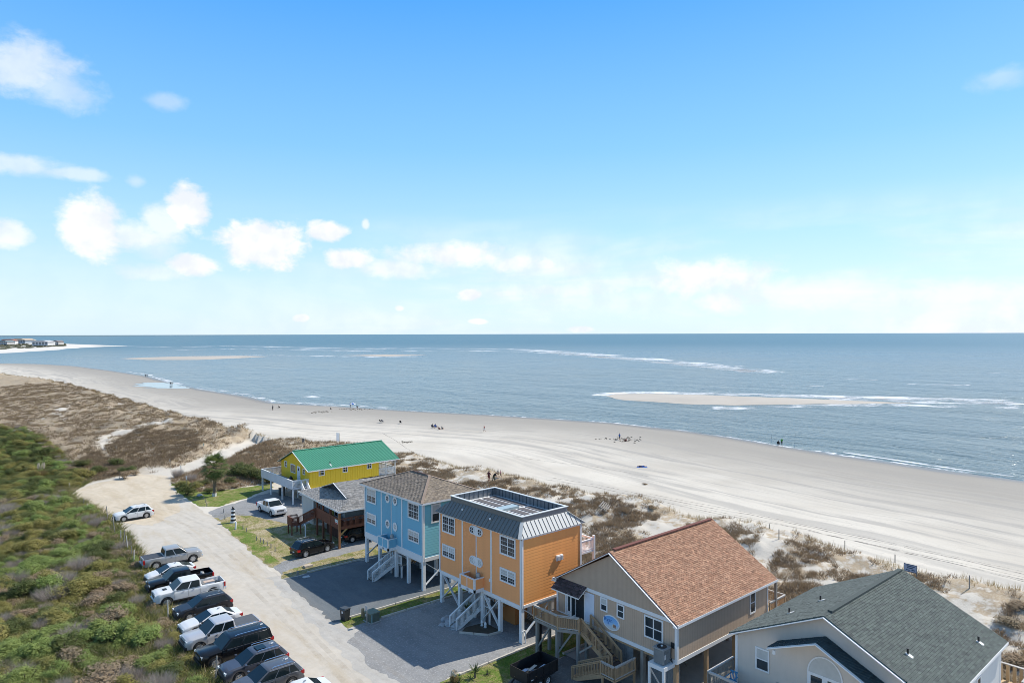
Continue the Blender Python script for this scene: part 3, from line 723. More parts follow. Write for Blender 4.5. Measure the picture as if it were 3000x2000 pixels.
def stairs(parent, a, b, w, m, side, rail=True, mr=None, n=None, h=0.95, post0=True, pitch=.14, treadm=None):
    "straight flight from a (foot) to b (head), width w towards vector side"
    a = Vector(a); b = Vector(b); side = Vector(side).normalized(); rise = b.z - a.z
    n = n or max(2, int(round(rise / .19))); run = Vector((b.x - a.x, b.y - a.y, 0)); rd = run.normalized()
    f = MB()
    for sgn in (0, 1):
        p = a + side * (w * sgn); q = b + side * (w * sgn)
        f.bar(p + Vector((0, 0, .02)) + rd * .1, q - Vector((0, 0, .16)), .05, .28)
    st = f.build('stair', m, parent)
    for k in range(n):
        p = a + run * ((k + .5) / n) + Vector((0, 0, rise * (k + 1) / n - .02))
        c = p + side * (w / 2)
        MB().obox(c, rd, side, (0, 0, 1), -run.length / n * .52, run.length / n * .52, -w / 2 - .02, w / 2 + .02, -.04, 0).build('tread', treadm or m, st)
    if rail:
        for sgn in (0, 1):
            railing(parent, a + side * (w * sgn), b + side * (w * sgn), h, mr or m, pitch=pitch, name='stair_railing')
    return st
def shingles(root, name, o, A, Bv, a0b, a1b, a0t, a1t, length, m, expo=0.145, tab=0.31, jit=0.16, seed=1, under=True, palette=None):
    """shingle slope: o eave corner, A unit vector along the eave, Bv unit vector up the slope;
    the rows run from a0b..a1b at the eave to a0t..a1t at the top"""
    r = np.random.default_rng(seed); o = Vector(o); A = Vector(A); Bv = Vector(Bv); N = A.cross(Bv).normalized()
    if N.z < 0: N = -N
    V = []; Fc = []; Cc = []; rows = int(length / expo) + 1
    palette = palette or [(1, 1, 1)]
    for k in range(rows):
        b0 = k * expo; b1 = min(length, (k + 1) * expo + .02)
        if b0 >= length - .01: break
        f0 = b0 / length; s0 = a0b + (a0t - a0b) * f0; s1 = a1b + (a1t - a1b) * f0
        f1 = min(1, b1 / length); q0 = a0b + (a0t - a0b) * f1; q1 = a1b + (a1t - a1b) * f1
        x = s0 - (k % 3) * tab / 3
        while x < s1:
            x1 = x + tab * r.uniform(.93, 1.07); xa = max(x, s0); xb = min(x1 - .016, s1)
            if xb > xa + .02:
                ta = min(max(xa, q0), q1); tb = max(min(xb, q1), q0)
                lift = .022 + r.uniform(0, .02); i = len(V)
                P_ = lambda a, b, n_: tuple(o + A * a + Bv * b + N * n_)
                V += [P_(xa, b0, lift), P_(xb, b0, lift), P_(tb, b1, .004), P_(ta, b1, .004), P_(xa, b0, 0), P_(xb, b0, 0)]
                Fc += [(i, i + 1, i + 2, i + 3), (i + 4, i + 5, i + 1, i)]
                c = palette[int(r.integers(len(palette)))]; g = 1 + r.normal() * jit
                Cc += [(c[0] * g, c[1] * g, c[2] * g, 1)] * 6
            x = x1
    mb = MB(); mb.add(V, Fc); me = mb.mesh(name, fix=False)
    at = me.color_attributes.new('tabcol', 'FLOAT_COLOR', 'POINT'); at.data.foreach_set('color', np.array(Cc, dtype=np.float32).clip(0, 4).ravel())
    return obj(name, me, m, root, kind='stuff')
def slope(o, p):
    d = Vector(p) - Vector(o); return d.normalized(), d.length
def text(name, body, m, parent, loc, rot, size, extrude=.004):
    cu = bpy.data.curves.new(name, 'FONT'); cu.body = body; cu.size = size; cu.extrude = extrude; cu.align_x = 'CENTER'; cu.align_y = 'CENTER'
    t = bpy.data.objects.new(name + '_tmp', cu); C.objects.link(t)
    dg = bpy.context.evaluated_depsgraph_get(); me = bpy.data.meshes.new_from_object(t.evaluated_get(dg))
    bpy.data.objects.remove(t); me.materials.clear()
    o = obj(name, me, m, parent, loc); o.rotation_euler = rot; return o
RFX = (R(90), 0, R(-90))      # text standing on a wall that faces -X
# ------------------------------------------------------------------ the two raised twin houses (orange and blue)
def twin(x0, y0, kind):
    blue = kind == 'blue'
    label = ('sky blue three-storey house on white stilts with a brown hipped shingle roof' if blue else
             'orange house on white stilts with a flat metal-clad parapet roof')
    e = empty('beach_house', (x0, y0, 0), label, 'house', 'stilt houses along the road')
    if blue:
        mw = mat('blue_paint', (0.175, 0.42, 0.54), 0.7, var=0.12, vscale=0.9, streak=True); ms = mat('blue_siding', (0.20, 0.52, 0.60), 0.65, var=0.12, vscale=0.9, streak=True)
    else:
        mw = mat('orange_paint', (0.86, 0.365, 0.135), 0.7, var=0.12, vscale=0.9, streak=True); ms = mat('orange_siding', (0.88, 0.375, 0.11), 0.65, var=0.12, vscale=0.9, streak=True)
    LY, LX, Z0, Z1 = 11.5, 7.0, 2.85, 8.55
    zb = 3.4 if blue else 3.05
    MB().box(0.03, LX, 0.03, LY, Z0, Z1).build('wall', mw, e)
    # lapped siding on the street end and on the front
    siding(e, (0, 0.03, 0), SY, 0.16, LX - .1, zb, Z1 - .2, 0.25, ms, lip=.016)
    siding(e, (0.03, 0, 0), FX, 0.16, LY - .16, zb, Z1 - .2, 0.25, mw, lip=.026)
    # trims
    for (a, b, n) in [(0.0, .17, 'corner_board'), (LY - .17, LY, 'corner_board')]:
        MB().box(-.035, .04, a, b, Z0 - .02, Z1).build(n, m_white, e)
    MB().box(.04, .2, -.035, .03, Z0 - .02, Z1).build('corner_board', m_white, e)
    MB().box(LX - .16, LX + .03, -.035, .03, Z0 - .02, Z1).build('corner_board', m_white, e)
    for yy in (7.9, 5.9, 3.85):
        w = .05 if yy == 5.9 else .085
        MB().box(-.03, .028, yy - w, yy + w, zb, Z1 - .15).build('trim_strip', m_white, e)
    MB().box(-.05, .03, 0.17, LY - .17, Z0 - .03, zb).build('skirt_board', m_white, e)
    MB().box(.2, LX - .16, -.05, .03, Z0 - .03, zb - (.22 if blue else 0)).build('skirt_board', m_white, e)
    MB().box(-.045, .03, 0, LY, Z1 - .2, Z1 + .02).build('frieze_board', m_white, e)
    MB().box(.03, LX, -.045, .03, Z1 - .2, Z1 + .02).build('frieze_board', m_white, e)
    # diagonal boards between the left trims
    ya, yb, za, zc = 5.98, 7.8, zb, Z1 - .2; d = MB(); k = za - (yb - ya)
    while k < zc:
        pts = [(ya, k), (yb, k + (yb - ya)), (yb, k + (yb - ya) + .13), (ya, k + .13)]
        cl = [(y, min(max(z, za), zc)) for y, z in pts]
        # clip the strip where it leaves the panel
        q = []
        for (y, z) in pts:
            if z < za: y2 = y + (za - z); q.append((min(y2, yb), za))
            elif z > zc: q.append((max(y - (z - zc), ya), zc))
            else: q.append((y, z))
        if max(z for y, z in q) - min(z for y, z in q) > .05:
            d.prism([(0, y, z) for y, z in q], (-.028, 0, 0), (.03, 0, 0))
        k += .155
    d.build('diagonal_siding', mw, e)
    # windows of the front
    for (u0, u1, v0, v1, bl) in [(9.0, 11.0, 6.72, 8.32, 0), (9.0, 11.0, 4.45, 5.62, 1), (.68, 2.68, 6.68, 8.3, 0), (.68, 2.68, 4.42, 5.58, 1)]:
        window(e, (0, 0, 0), FX, u0, u1, v0, v1, 2, True, .14, (3, 2), bl or (blue and u0 > 5))
    # round windows
    for zc_ in (7.85, 5.2):
        if not blue:
            pl = []
            for k in range(12):
                a = 2 * math.pi * k / 12; s = 1 if math.cos(a) > 0 else -1
                pl.append((0, 5.9 + .42 * s + .5 * math.cos(a), zc_ + .42 * math.sin(a)))
            plate = MB().prism(pl, (-.045, 0, 0), (.02, 0, 0)).build('porthole_plate', m_white, e)
        for yc in (5.15, 6.62) if blue else (5.35, 6.45):
            xo = 0.0 if blue else -.047
            fm = MB(); n = 8 if blue else 14; ro = .44 if blue else .33; ri = .25
            def ring(r_, x): return [(x + xo, yc + r_ * math.cos(2 * math.pi * (k + .5) / n), zc_ + r_ * 1.1 * math.sin(2 * math.pi * (k + .5) / n)) for k in range(n)]
            v = ring(ro, -.05) + ring(ri, -.05) + ring(ro, 0) + ring(ri, 0)
            fc = []
            for k in range(n):
                j = (k + 1) % n; fc += [(k, j, n + j, n + k), (k, 2 * n + k, 2 * n + j, j), (n + k, n + j, 3 * n + j, 3 * n + k)]
            fm.add(v, fc)
            fm.box(-.045 + xo, -.03 + xo, yc - ri, yc + ri, zc_ - .018, zc_ + .018); fm.box(-.045 + xo, -.03 + xo, yc - .018, yc + .018, zc_ - ri, zc_ + ri)
            pw = fm.build('round_window', m_white, e)
            MB().prism([(0, yc + ri * 1.02 * math.cos(2 * math.pi * k / 16), zc_ + ri * 1.1 * math.sin(2 * math.pi * k / 16)) for k in range(16)], (-.028 + xo, 0, 0), (-.004 + xo, 0, 0)).build('pane', m_glass if zc_ > 6 else m_blind, pw)
    # balcony box
    bx, b0, b1, bz0, bz1 = -1.02, 4.86, 6.92, 2.95, 4.06
    f = MB(); f.box(bx, bx + .12, b0, b1, bz0, bz1); f.box(bx + .12, 0, b0, b0 + .12, bz0, bz1); f.box(bx + .12, 0, b1 - .12, b1, bz0, bz1); f.box(bx + .12, 0, b0 + .12, b1 - .12, 3.2, 3.3)
    bal = f.build('balcony', mw, e)
    g = MB()
    for (a0, a1, c0, c1) in [(bx - .03, bx + .15, b0 - .03, b1 + .03), (bx + .15, .02, b0 - .03, b0 + .15), (bx + .15, .02, b1 - .15, b1 + .03)]:
        g.box(a0, a1, c0, c1, bz1, bz1 + .05); g.box(a0 - .0, a1 if a1 < 0 else 0, c0, c1, bz0 - .03, bz0 + .27)
    for yy in (b0 - .03, b1 - .12): g.box(bx - .03, bx + .12, yy, yy + .15, bz0, bz1)
    g.box(bx - .035, bx, 5.86, 5.92, bz0 + .27, bz1)
    g.build('balcony_trim', m_white, bal)
    # clutter kept inside the balcony
    MB().lathe([(.16, 0), (.2, .3), (.17, .55), (.05, .6)], 10, (-.35, b0 + .35, 3.9)).build('balcony_grill', m_grey, bal)
    MB().box(-.75, -.3, 5.3, 6.2, 3.3, 3.75).build('balcony_bench', m_black, bal)
    num = '118' if not blue else '110'
    text('house_number', num, m_black, e, (bx - .045, 5.85, bz0 + .11), RFX, .26)
    # stilts
    rows = [(.17, [.17, 2.85, 5.2, 8.5, LY - .17]), (3.5, [.17, 2.85, 5.6, 8.5, LY - .17]), (LX - .17, [.17, 2.85, 5.6, 8.5, LY - .17])]
    for xx, ys in rows:
        for yy in ys:
            stick('stilt', m_white, e, (xx, yy, -.05), (xx, yy, Z0), .30)
        MB().box(xx - .11, xx + .11, .05, LY - .05, Z0 - .22, Z0 - .03).build('floor_beam', m_white, e)
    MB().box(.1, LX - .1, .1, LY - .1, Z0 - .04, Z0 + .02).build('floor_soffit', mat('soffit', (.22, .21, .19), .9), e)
    def brace(a, b): MB().bar(a, b, .06, .22, up=(1, 0, 0)).build('brace', m_white, e)
    if blue:
        brace((.17, LY - .3, .9), (.17, 8.7, 2.7))
    else:
        brace((.12, LY - .3, .45), (.12, 8.7, 2.7)); brace((.2, LY - .3, 2.7), (.2, 8.7, .45))
        brace((.12, 2.95, .45), (.12, 5.1, 2.7)); brace((.2, 2.95, 2.7), (.2, 5.1, .45))
    def braceS(a, b): MB().bar(a, b, .06, .2, up=(0, 1, 0)).build('brace', m_white, e)
    for (a, b) in [(.35, 3.35), (3.65, 6.7)]:
        braceS((a, .14, .5), (b, .14, 2.65)); braceS((a, .22, 2.65), (b, .22, .5))
    # entrance stair: flight, landing, second flight
    ms_ = m_woodg
    stairs(e, (-2.45, 5.5, 0), (.25, 5.5, 1.35), .95, m_white, (0, 1, 0), True, m_white, 7, treadm=m_woodg)
    MB().box(.25, 1.75, 4.4, 6.6, 1.25, 1.35).build('landing', m_woodg, e)
    railing(e, (.3, 6.55, 1.35), (1.7, 6.55, 1.35), .95, m_white)
    railing(e, (.3, 4.45, 1.35), (.3, 5.4, 1.35), .95, m_white)
    railing(e, (1.7, 5.6, 1.35), (1.7, 6.55, 1.35), .95, m_white)
    for p in [(.35, 4.5), (.35, 6.5), (1.65, 6.5)]: stick('stilt', m_white, e, (p[0], p[1], 0), (p[0], p[1], 1.25), .14)
    stairs(e, (1.0, 4.4, 1.35), (1.0, 2.95, 2.75), .7, m_wood, (1, 0, 0), True, m_white, 6)
    # store room under the house
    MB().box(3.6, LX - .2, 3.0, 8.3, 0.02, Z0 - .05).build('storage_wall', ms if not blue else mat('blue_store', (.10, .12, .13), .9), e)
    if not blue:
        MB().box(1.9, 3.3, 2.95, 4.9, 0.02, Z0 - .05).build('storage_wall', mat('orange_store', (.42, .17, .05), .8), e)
    # sea-side deck
    MB().box(LX + .03, LX + 2.05, .3, LY - .3, 5.55, 5.7).build('deck', m_white, e)
    MB().box(LX + .03, LX + 2.05, .3, LY - .3, 2.75, 2.9).build('deck', m_white, e)
    for z in (2.9, 5.7):
        railing(e, (LX + .05, .35, z), (LX + 2.0, .35, z), 1.0, m_white, posts=False); railing(e, (LX + 2.0, .35, z), (LX + 2.0, LY - .35, z), 1.0, m_white, pitch=.16, posts=False)
    for yy in (.35, 4, 7.6, LY - .35): stick('post', m_white, e, (LX + 2.0, yy, 0), (LX + 2.0, yy, 6.95), .2)
    if blue:
        # end window and hipped shingle roof
        window(e, (0, 0, 0), SY, .95, 2.05, 6.45, 8.3, 1, True, .14, (0, 0), 1)
        window(e, (0, 0, 0), SY, 4.4, 5.5, 6.45, 8.3, 1, True, .14, (0, 0), 1)
        ov = .38; ez = 8.62; rz = 10.15; hx = LX / 2; hy0 = 4.0; hy1 = LY - 4.0
        A0, A1, Bx0, Bx1 = -ov, LY + ov, -ov, LX + ov
        core = MB(); v = [(Bx0, A0, ez), (Bx1, A0, ez), (Bx1, A1, ez), (Bx0, A1, ez), (hx, hy0, rz), (hx, hy1, rz)]
        core.add(v + [(p[0], p[1], p[2] - .14) for p in v[:4]], [(0, 4, 5, 3), (0, 1, 4), (1, 2, 5, 4), (2, 3, 5), (6, 7, 8, 9), (0, 6, 7, 1), (1, 7, 8, 2), (2, 8, 9, 3), (3, 9, 6, 0)])
        mr = mat('brown_shingle', (0.215, 0.18, 0.145), .95, vcol='tabcol', bump=.25, bscale=60)
        roof = core.build('roof', mat('brown_underlay', (0.2, 0.17, 0.14), .95), e)
        pal = [(1, 1, 1), (1.12, 1.1, 1.06), (.86, .85, .86), (.95, .92, .88)]
        Bd, Ln = slope((Bx0, 0, ez), (hx, 0, rz))
        shingles(roof, 'shingles', (Bx0, A0, ez), (0, 1, 0), Bd, 0, A1 - A0, hy0 - A0, hy1 - A0, Ln, mr, seed=3, palette=pal)
        Bd, Ln = slope((0, A0, ez), (0, hy0, rz))
        shingles(roof, 'shingles', (Bx0, A0, ez), (1, 0, 0), Bd, 0, Bx1 - Bx0, hx - Bx0, hx - Bx0, Ln, mr, seed=4, palette=[(c[0] * 1.12, c[1] * 1.1, c[2] * 1.05) for c in pal])
        for (a, b) in [((Bx0, A0, ez), (hx, hy0, rz)), ((Bx1, A0, ez), (hx, hy0, rz)), ((hx, hy0, rz), (hx, hy1, rz)), ((Bx0, A1, ez), (hx, hy1, rz))]:
            MB().bar(Vector(a) + Vector((0, 0, .03)), Vector(b) + Vector((0, 0, .03)), .26, .05).build('ridge_cap', mat('ridge_shingle', (0.26, 0.195, 0.15), .95, var=.15), roof)
        MB().bar((hx, hy0 + .4, rz + .06), (hx, hy1 - .3, rz + .06), .22, .07).build('ridge_vent', mat('ridge_vent', (.09, .05, .04), .9), roof)
        for (a, b) in [((Bx0, A0, ez - .07), (Bx0, A1, ez - .07)), ((Bx0, A0, ez - .07), (Bx1, A0, ez - .07))]:
            MB().bar(a, b, .03, .17).build('fascia', m_white, roof)
        MB().tube([(-.1, -.08, 8.4), (-.1, -.08, 2.8)], .05, 8).build('downspout', m_white, e)
    else:
        # metal mansard skirt with standing seams, parapet and flat roof with panels
        ez, pz, bt = 8.5, 9.55, 10.0; i0, i1, j0, j1 = .6, 5.9, .6, 10.5
        ovx = .3; X0, X1, Y0, Y1 = -ovx, LX + ovx, -.15, LY + ovx
        md = mat('slate_metal', (0.145, 0.145, 0.135), .5, metal=.0, var=.1, vscale=.8); ml = mat('pale_metal', (0.50, 0.50, 0.475), .5, metal=.0, var=.05)
        roof = MB().add([(X0, Y0, ez), (X1, Y0, ez), (X1, Y1, ez), (X0, Y1, ez), (i0 + .05, j0 + .05, pz), (i1 - .05, j0 + .05, pz), (i1 - .05, j1 - .05, pz), (i0 + .05, j1 - .05, pz)],
                        [(0, 1, 5, 4), (1, 2, 6, 5), (2, 3, 7, 6), (3, 0, 4, 7), (0, 3, 2, 1)]).build('roof', md, e)
        def seams(c0, c1, t0, t1, n, nm):
            c0, c1, t0, t1 = map(Vector, (c0, c1, t0, t1)); nrm = (c1 - c0).cross(t0 - c0).normalized()
            if nrm.z < 0: nrm = -nrm
            for k in range(n):
                a, b = k / n, (k + 1) / n
                # each pan runs straight up the slope; the end pans are cut by the hip
                g0 = c0.lerp(c1, a); g1 = c0.lerp(c1, b); L_ = (c1 - c0).length; d = (c1 - c0).normalized()
                sx0 = (t0 - c0).dot(d); sx1 = (t1 - c0).dot(d); up = t0 - c0 - d * sx0
                def top(s):
                    if s < sx0: f_ = s / sx0
                    elif s > sx1: f_ = (L_ - s) / (L_ - sx1)
                    else: f_ = 1.0
                    return c0 + d * s + up * f_
                s0, s1 = a * L_ + .015, b * L_ - .015; cuts = [s0] + [q for q in (sx0, sx1) if s0 < q < s1] + [s1]
                poly = [c0 + d * s0, c0 + d * s1] + [top(s) for s in reversed(cuts)]
                MB().prism([tuple(p) for p in poly], nrm * .004, nrm * .022).build('roof_panel', nm, roof)
                if k: MB().bar(c0 + d * (a * L_) + nrm * .03, top(a * L_) + nrm * .03, .03, .06, up=nrm).build('standing_seam', nm if nm is md else mat('seam_dark', (.10, .085, .07), .5), roof)
        seams((X0, Y1, ez), (X0, Y0, ez), (i0, j1, pz), (i0, j0, pz), 26, md)
        seams((X0, Y0, ez), (X1, Y0, ez), (i0, j0, pz), (i1, j0, pz), 17, ml)
        for (a, b) in [((X0, Y0, ez), (i0, j0, pz)), ((X1, Y0, ez), (i1, j0, pz))]:
            MB().bar(Vector(a) + Vector((0, 0, .04)), Vector(b) + Vector((0, 0, .04)), .3, .05).build('hip_cap', ml, roof)
        # parapet walls
        mp = mat('parapet_metal', (0.19, 0.195, 0.20), .5, metal=.0, var=.08)
        for (a0, a1, c0, c1) in [(i0, i0 + .09, j0, j1), (i1 - .09, i1, j0, j1), (i0 + .09, i1 - .09, j0, j0 + .09), (i0 + .09, i1 - .09, j1 - .09, j1)]:
            MB().box(a0, a1, c0, c1, 8.9, bt).build('parapet', mp if (a0 > i0 + .01) else md, roof)
        for (a0, a1, c0, c1) in [(i0 - .07, i0 + .16, j0 - .07, j1 + .07), (i1 - .16, i1 + .07, j0 - .07, j1 + .07), (i0 + .16, i1 - .16, j0 - .07, j0 + .16), (i0 + .16, i1 - .16, j1 - .16, j1 + .07)]:
            MB().box(a0, a1, c0, c1, bt, bt + .05).build('parapet_cap', mat('cap_metal', (.62, .64, .63), .45, var=.06), roof)
        for k in range(20):
            yy = j0 + .3 + k * (j1 - j0 - .6) / 19
            MB().box(i1 - .125, i1 - .09, yy - .02, yy + .02, 9.3, bt).build('parapet_seam', mat('seam_slate', (.05, .07, .085), .5), roof)  # dark blue-grey strips at the joints of the inner parapet faces
        for k in range(9):
            xx = i0 + .4 + k * (i1 - i0 - .8) / 8
            MB().box(xx - .02, xx + .02, j1 - .125, j1 - .09, 9.3, bt).build('parapet_seam', MATS['seam_slate'], roof)
        MB().box(i0 + .09, i1 - .09, j0 + .09, j1 - .09, 9.25, 9.3).build('roof_deck', mat('roof_membrane', (.60, .61, .61), .7, var=.12, vscale=.8), roof)
        mpn = mat('roof_mat', (.115, .105, .105), .85, var=.2, vscale=3)
        for k in range(5):
            xx = i0 + .5 + k * .93
            for (c0, c1) in [(j0 + .5, j0 + 4.3), (j0 + 4.7, j1 - .5)]:
                MB().box(xx, xx + .66, c0, c1, 9.3, 9.345).build('roof_mat', mpn, roof)
        MB().box(i0 + 1.2, i0 + 3.6, 5.0, 5.9, 9.3, 9.52).build('roof_hatch', mat('hatch_metal', (.42, .5, .5), .4, metal=.3), roof)
        for (yy, q) in [(8.2, .25), (4.2, .2)]:
            MB().lathe([(.09, 0), (.09, .14), (.0, .18)], 8, (-.02 + q, yy, ez + .55 + q * .5)).build('vent_cap', m_white, roof)
        # electric box on the street end and the pipe loop by the corner stilt
        MB().box(3.9, 4.65, -.12, .03, 5.85, 6.3).build('utility_box', m_white, e)
        for xx in (4.0, 4.4): MB().box(xx, xx + .2, -.2, -.12, 5.92, 6.22).build('meter', mat('meter_grey', (.5, .5, .48), .5), e)
        MB().tube([(-.05, -.12, 0.02), (-.05, -.12, .85), (.0, -.12, 1.02), (.14, -.12, 1.08), (.28, -.12, 1.02), (.33, -.12, .85), (.33, -.12, .02)], .045, 8).build('pipe_loop', m_white, e)
        MB().box(-.06, .03, 3.87, 4.1, 3.95, 4.2).build('porch_lamp', m_white, e)
    return e
twin(0, 0, 'orange')
twin(0.3, 14.7, 'blue')
# ------------------------------------------------------------------ tan gable house with the coral roof
def tan_house():
    X0, Y0 = 1.9, -13.6; LX, LY = 12.0, 11.4; Z0, Z1, ZP = 2.7, 5.5, 9.0
    e = empty('beach_house', (X0, Y0, 0), 'tan stilt house with a coral shingle gable roof and an oval sign', 'house', 'stilt houses along the road')
    mw = grooved('tan_board', (0.50, 0.365, 0.26), 1, 0.2, .22); mws = grooved('tan_board_side', (0.47, 0.35, 0.25), 0, 0.2, .22)
    cy = LY / 2; sl = (ZP - .25 - Z1) / cy
    b = MB(); pts = [(0, 0, Z0), (0, LY, Z0), (0, LY, Z1), (0, cy, ZP - .28), (0, 0, Z1)]
    b.prism(pts, (0, 0, 0), (LX, 0, 0)).build('wall', mw, e)
    MB().box(.02, LX - .02, -.012, 0.0, Z0, Z1 + .02).build('side_wall', mws, e)
    gm = grooved('tan_gable', (0.46, 0.34, 0.245), 1, 0.12, .2)
    MB().prism([(0, .15, Z1 + .05), (0, LY - .15, Z1 + .05), (0, cy, ZP - .34)], (-.02, 0, 0), (0, 0, 0)).build('gable_cladding', gm, e)
    MB().box(-.045, 0, 0, LY, Z1 - .13, Z1 + .12).build('frieze_board', m_white, e)
    MB().box(-.05, 0, 0, LY, Z0 - .02, Z0 + .25).build('skirt_board', m_white, e)
    MB().box(.0, LX, -.05, -.012, Z0 - .02, Z0 + .25).build('skirt_board', m_white, e)
    for yy in (-.05, LY - .13): MB().box(-.055, .0, yy, yy + .18, Z0, Z1 + .05).build('corner_board', m_white, e)
    MB().box(0, .14, -.055, -.012, Z0, Z1 + .05).build('corner_board', m_white, e)
    MB().box(LX - .14, LX, -.055, -.012, Z0, Z1 + .05).build('corner_board', m_white, e)
    # roof
    ov = .28; fx0, fx1 = -.28, LX + 1.1
    ze = Z1 - ov * sl + .08
    mr = mat('coral_shingle', (0.31, 0.172, 0.108), .95, vcol='tabcol', bump=.25, bscale=60)
    und = mat('coral_underlay', (0.22, 0.10, 0.07), .95)
    v = [(fx0, -ov, ze), (fx1, -ov, ze), (fx1, cy, ZP), (fx0, cy, ZP), (fx0, LY + ov, ze), (fx1, LY + ov, ze)]
    lo = [(p[0], p[1], p[2] - .13) for p in v]
    roof = MB().add(v + lo, [(0, 1, 2, 3), (3, 2, 5, 4), (6, 9, 8, 7), (9, 10, 11, 8), (0, 6, 7, 1), (4, 5, 11, 10), (0, 3, 9, 6), (3, 4, 10, 9), (1, 7, 8, 2), (2, 8, 11, 5)]).build('roof', und, e)
    pal = [(1, 1, 1), (1.12, 1.15, 1.15), (.84, .8, .78), (1.04, 1.0, .98), (.93, .9, .88), (1.14, 1.18, 1.2)]
    Bd, Ln = slope((0, -ov, ze), (0, cy, ZP))
    shingles(roof, 'shingles', (fx0, -ov, ze), (1, 0, 0), Bd, 0, fx1 - fx0, 0, fx1 - fx0, Ln, mr, .145, .30, .12, 5, palette=pal)
    Bd, Ln = slope((0, LY + ov, ze), (0, cy, ZP))
    shingles(roof, 'shingles', (fx0, LY + ov, ze), (1, 0, 0), Bd, 0, fx1 - fx0, 0, fx1 - fx0, Ln, mr, .145, .30, .12, 6, palette=pal)
    MB().bar((fx0 + .5, cy, ZP + .07), (fx1 - .2, cy, ZP + .07), .3, .09).build('ridge_vent', mat('ridge_coral', (.16, .06, .045), .95, var=.2), roof)
    for sg in (0, 1):
        ye = -ov if sg == 0 else LY + ov
        MB().bar((fx0 - .02, ye, ze - .09), (fx0 - .02, cy, ZP - .09), .05, .24, up=(1, 0, 0)).build('rake_board', m_white, roof)
    MB().bar((fx0, -ov - .02, ze - .07), (fx1, -ov - .02, ze - .07), .04, .17).build('fascia', m_white, roof)
    MB().box(fx0, .0, -.26, .12, Z1 - .28, Z1 - .02).build('rake_return', m_white, roof)
    MB().box(fx0, .0, LY - .12, LY + .3, Z1 - .25, Z1 + .0).build('rake_return', m_white, roof)
    # openings (U along +Y from the right-hand corner)
    window(e, (0, 0, 0), FX, 1.1, 2.72, 3.72, 5.28, 2, True, .11, (0, 0), 0)
    window(e, (0, 0, 0), FX, 4.52, 5.22, 4.3, 5.32, 1, True, .10)
    window(e, (0, 0, 0), FX, 6.12, 6.82, 4.33, 5.34, 1, True, .10, blind=1)
    window(e, (0, -.012, 0), SY, 9.3, 10.1, 3.55, 5.2, 1, True, .11)
    # french door, one leaf open, white storm panel, hood
    dr = MB(); dr.box(-.05, 0, 8.35, 8.47, Z0 + .25, 5.1); dr.box(-.05, 0, 10.35, 10.5, Z0 + .25, 5.1); dr.box(-.05, 0, 8.47, 10.35, 4.98, 5.1)
    d = dr.build('french_door', m_white, e)
    for (a, c, opn) in [(9.45, 10.33, 0), (8.5, 9.4, 1)]:
        lf = MB(); x_ = -.03 if not opn else -.03
        if not opn:
            lf.box(-.045, 0, a, a + .14, 2.97, 4.98); lf.box(-.045, 0, c - .14, c, 2.97, 4.98); lf.box(-.045, 0, a + .14, c - .14, 2.97, 3.25); lf.box(-.045, 0, a + .14, c - .14, 4.85, 4.98)
            l = lf.build('door_leaf', m_white, d); MB().box(-.025, 0, a + .14, c - .14, 3.25, 4.85).build('pane', m_glass, l)
        else:
            MB().box(-.012, 0, a, c, 2.97, 4.97).build('doorway', mat('dark_room', (.02, .025, .03), .8), d)
            for (q0, q1, z0, z1) in [(-.62, -.5, 2.97, 4.95), (-.12, -.0, 2.97, 4.95), (-.5, -.12, 2.97, 3.2), (-.5, -.12, 4.8, 4.95)]:
                lf.box(q0, q1, c - .06, c - .01, z0, z1)
            l = lf.build('door_leaf', m_white, d); MB().box(-.5, -.12, c - .045, c - .025, 3.2, 4.8).build('pane', m_glass, l)
    MB().box(-.03, 0, 7.45, 8.35, 3.0, 5.25).build('storm_panel', mat('bluish_panel', (.62, .68, .78), .6, var=.06), e)
    hd = MB().prism([(-.95, 0, 5.0), (0, 0, 5.62), (0, 0, 5.5), (-.95, 0, 4.9)], (0, 8.2, 0), (0, 11.1, 0)).build('door_hood', m_white, e)
    Bd, Ln = slope((-.98, 0, 5.0), (0, 0, 5.63))
    shingles(hd, 'shingles', (-.98, 8.15, 5.015), (0, 1, 0), Bd, 0, 3.0, 0, 3.0, Ln, mat('hood_shingle', (.075, .055, .055), .95, vcol='tabcol'), seed=9, palette=[(1, 1, 1), (1.4, 1.3, 1.3), (.6, .6, .6)])
    # oval sign: white rim, blue-to-sand face, small beach drawing and the name
    def oval(ry, rz, x0_, x1_, m, par, nm, cy_=5.75, cz=3.7):
        return MB().prism([(0, cy_ + ry * math.cos(2 * math.pi * k / 32), cz + rz * math.sin(2 * math.pi * k / 32)) for k in range(32)], (x0_, 0, 0), (x1_, 0, 0)).build(nm, m, par)
    sg = oval(.80, .55, -.05, 0, m_white, e, 'house_sign')
    ms = bpy.data.materials.new('sign_face'); ms.use_nodes = True; T = NT(ms.node_tree); bb = ms.node_tree.nodes['Principled BSDF']
    sp = T.n('ShaderNodeSeparateXYZ'); T.link(T.n('ShaderNodeTexCoord').outputs['Object'], sp.inputs[0])
    zz = T.math('ADD', sp.outputs[2], T.math('MULTIPLY', sp.outputs[1], .12))
    T.link(T.ramp(T.maprange(zz, 3.75, 4.85, 0, 1, False), [(0, (.62, .57, .46)), (.3, (.55, .60, .62)), (.5, (.30, .52, .78)), (1, (.10, .34, .68))]), bb.inputs['Base Color'])
    oval(.72, .47, -.058, -.05, ms, sg, 'sign_face')
    text('sign_lettering', 'Ryan', mat('sign_blue', (.03, .12, .36), .6), sg, (-.062, 6.02, 3.86), RFX, .42)
    text('sign_lettering', 'R', MATS['sign_blue'], sg, (-.062, 6.0, 3.6), RFX, .26)
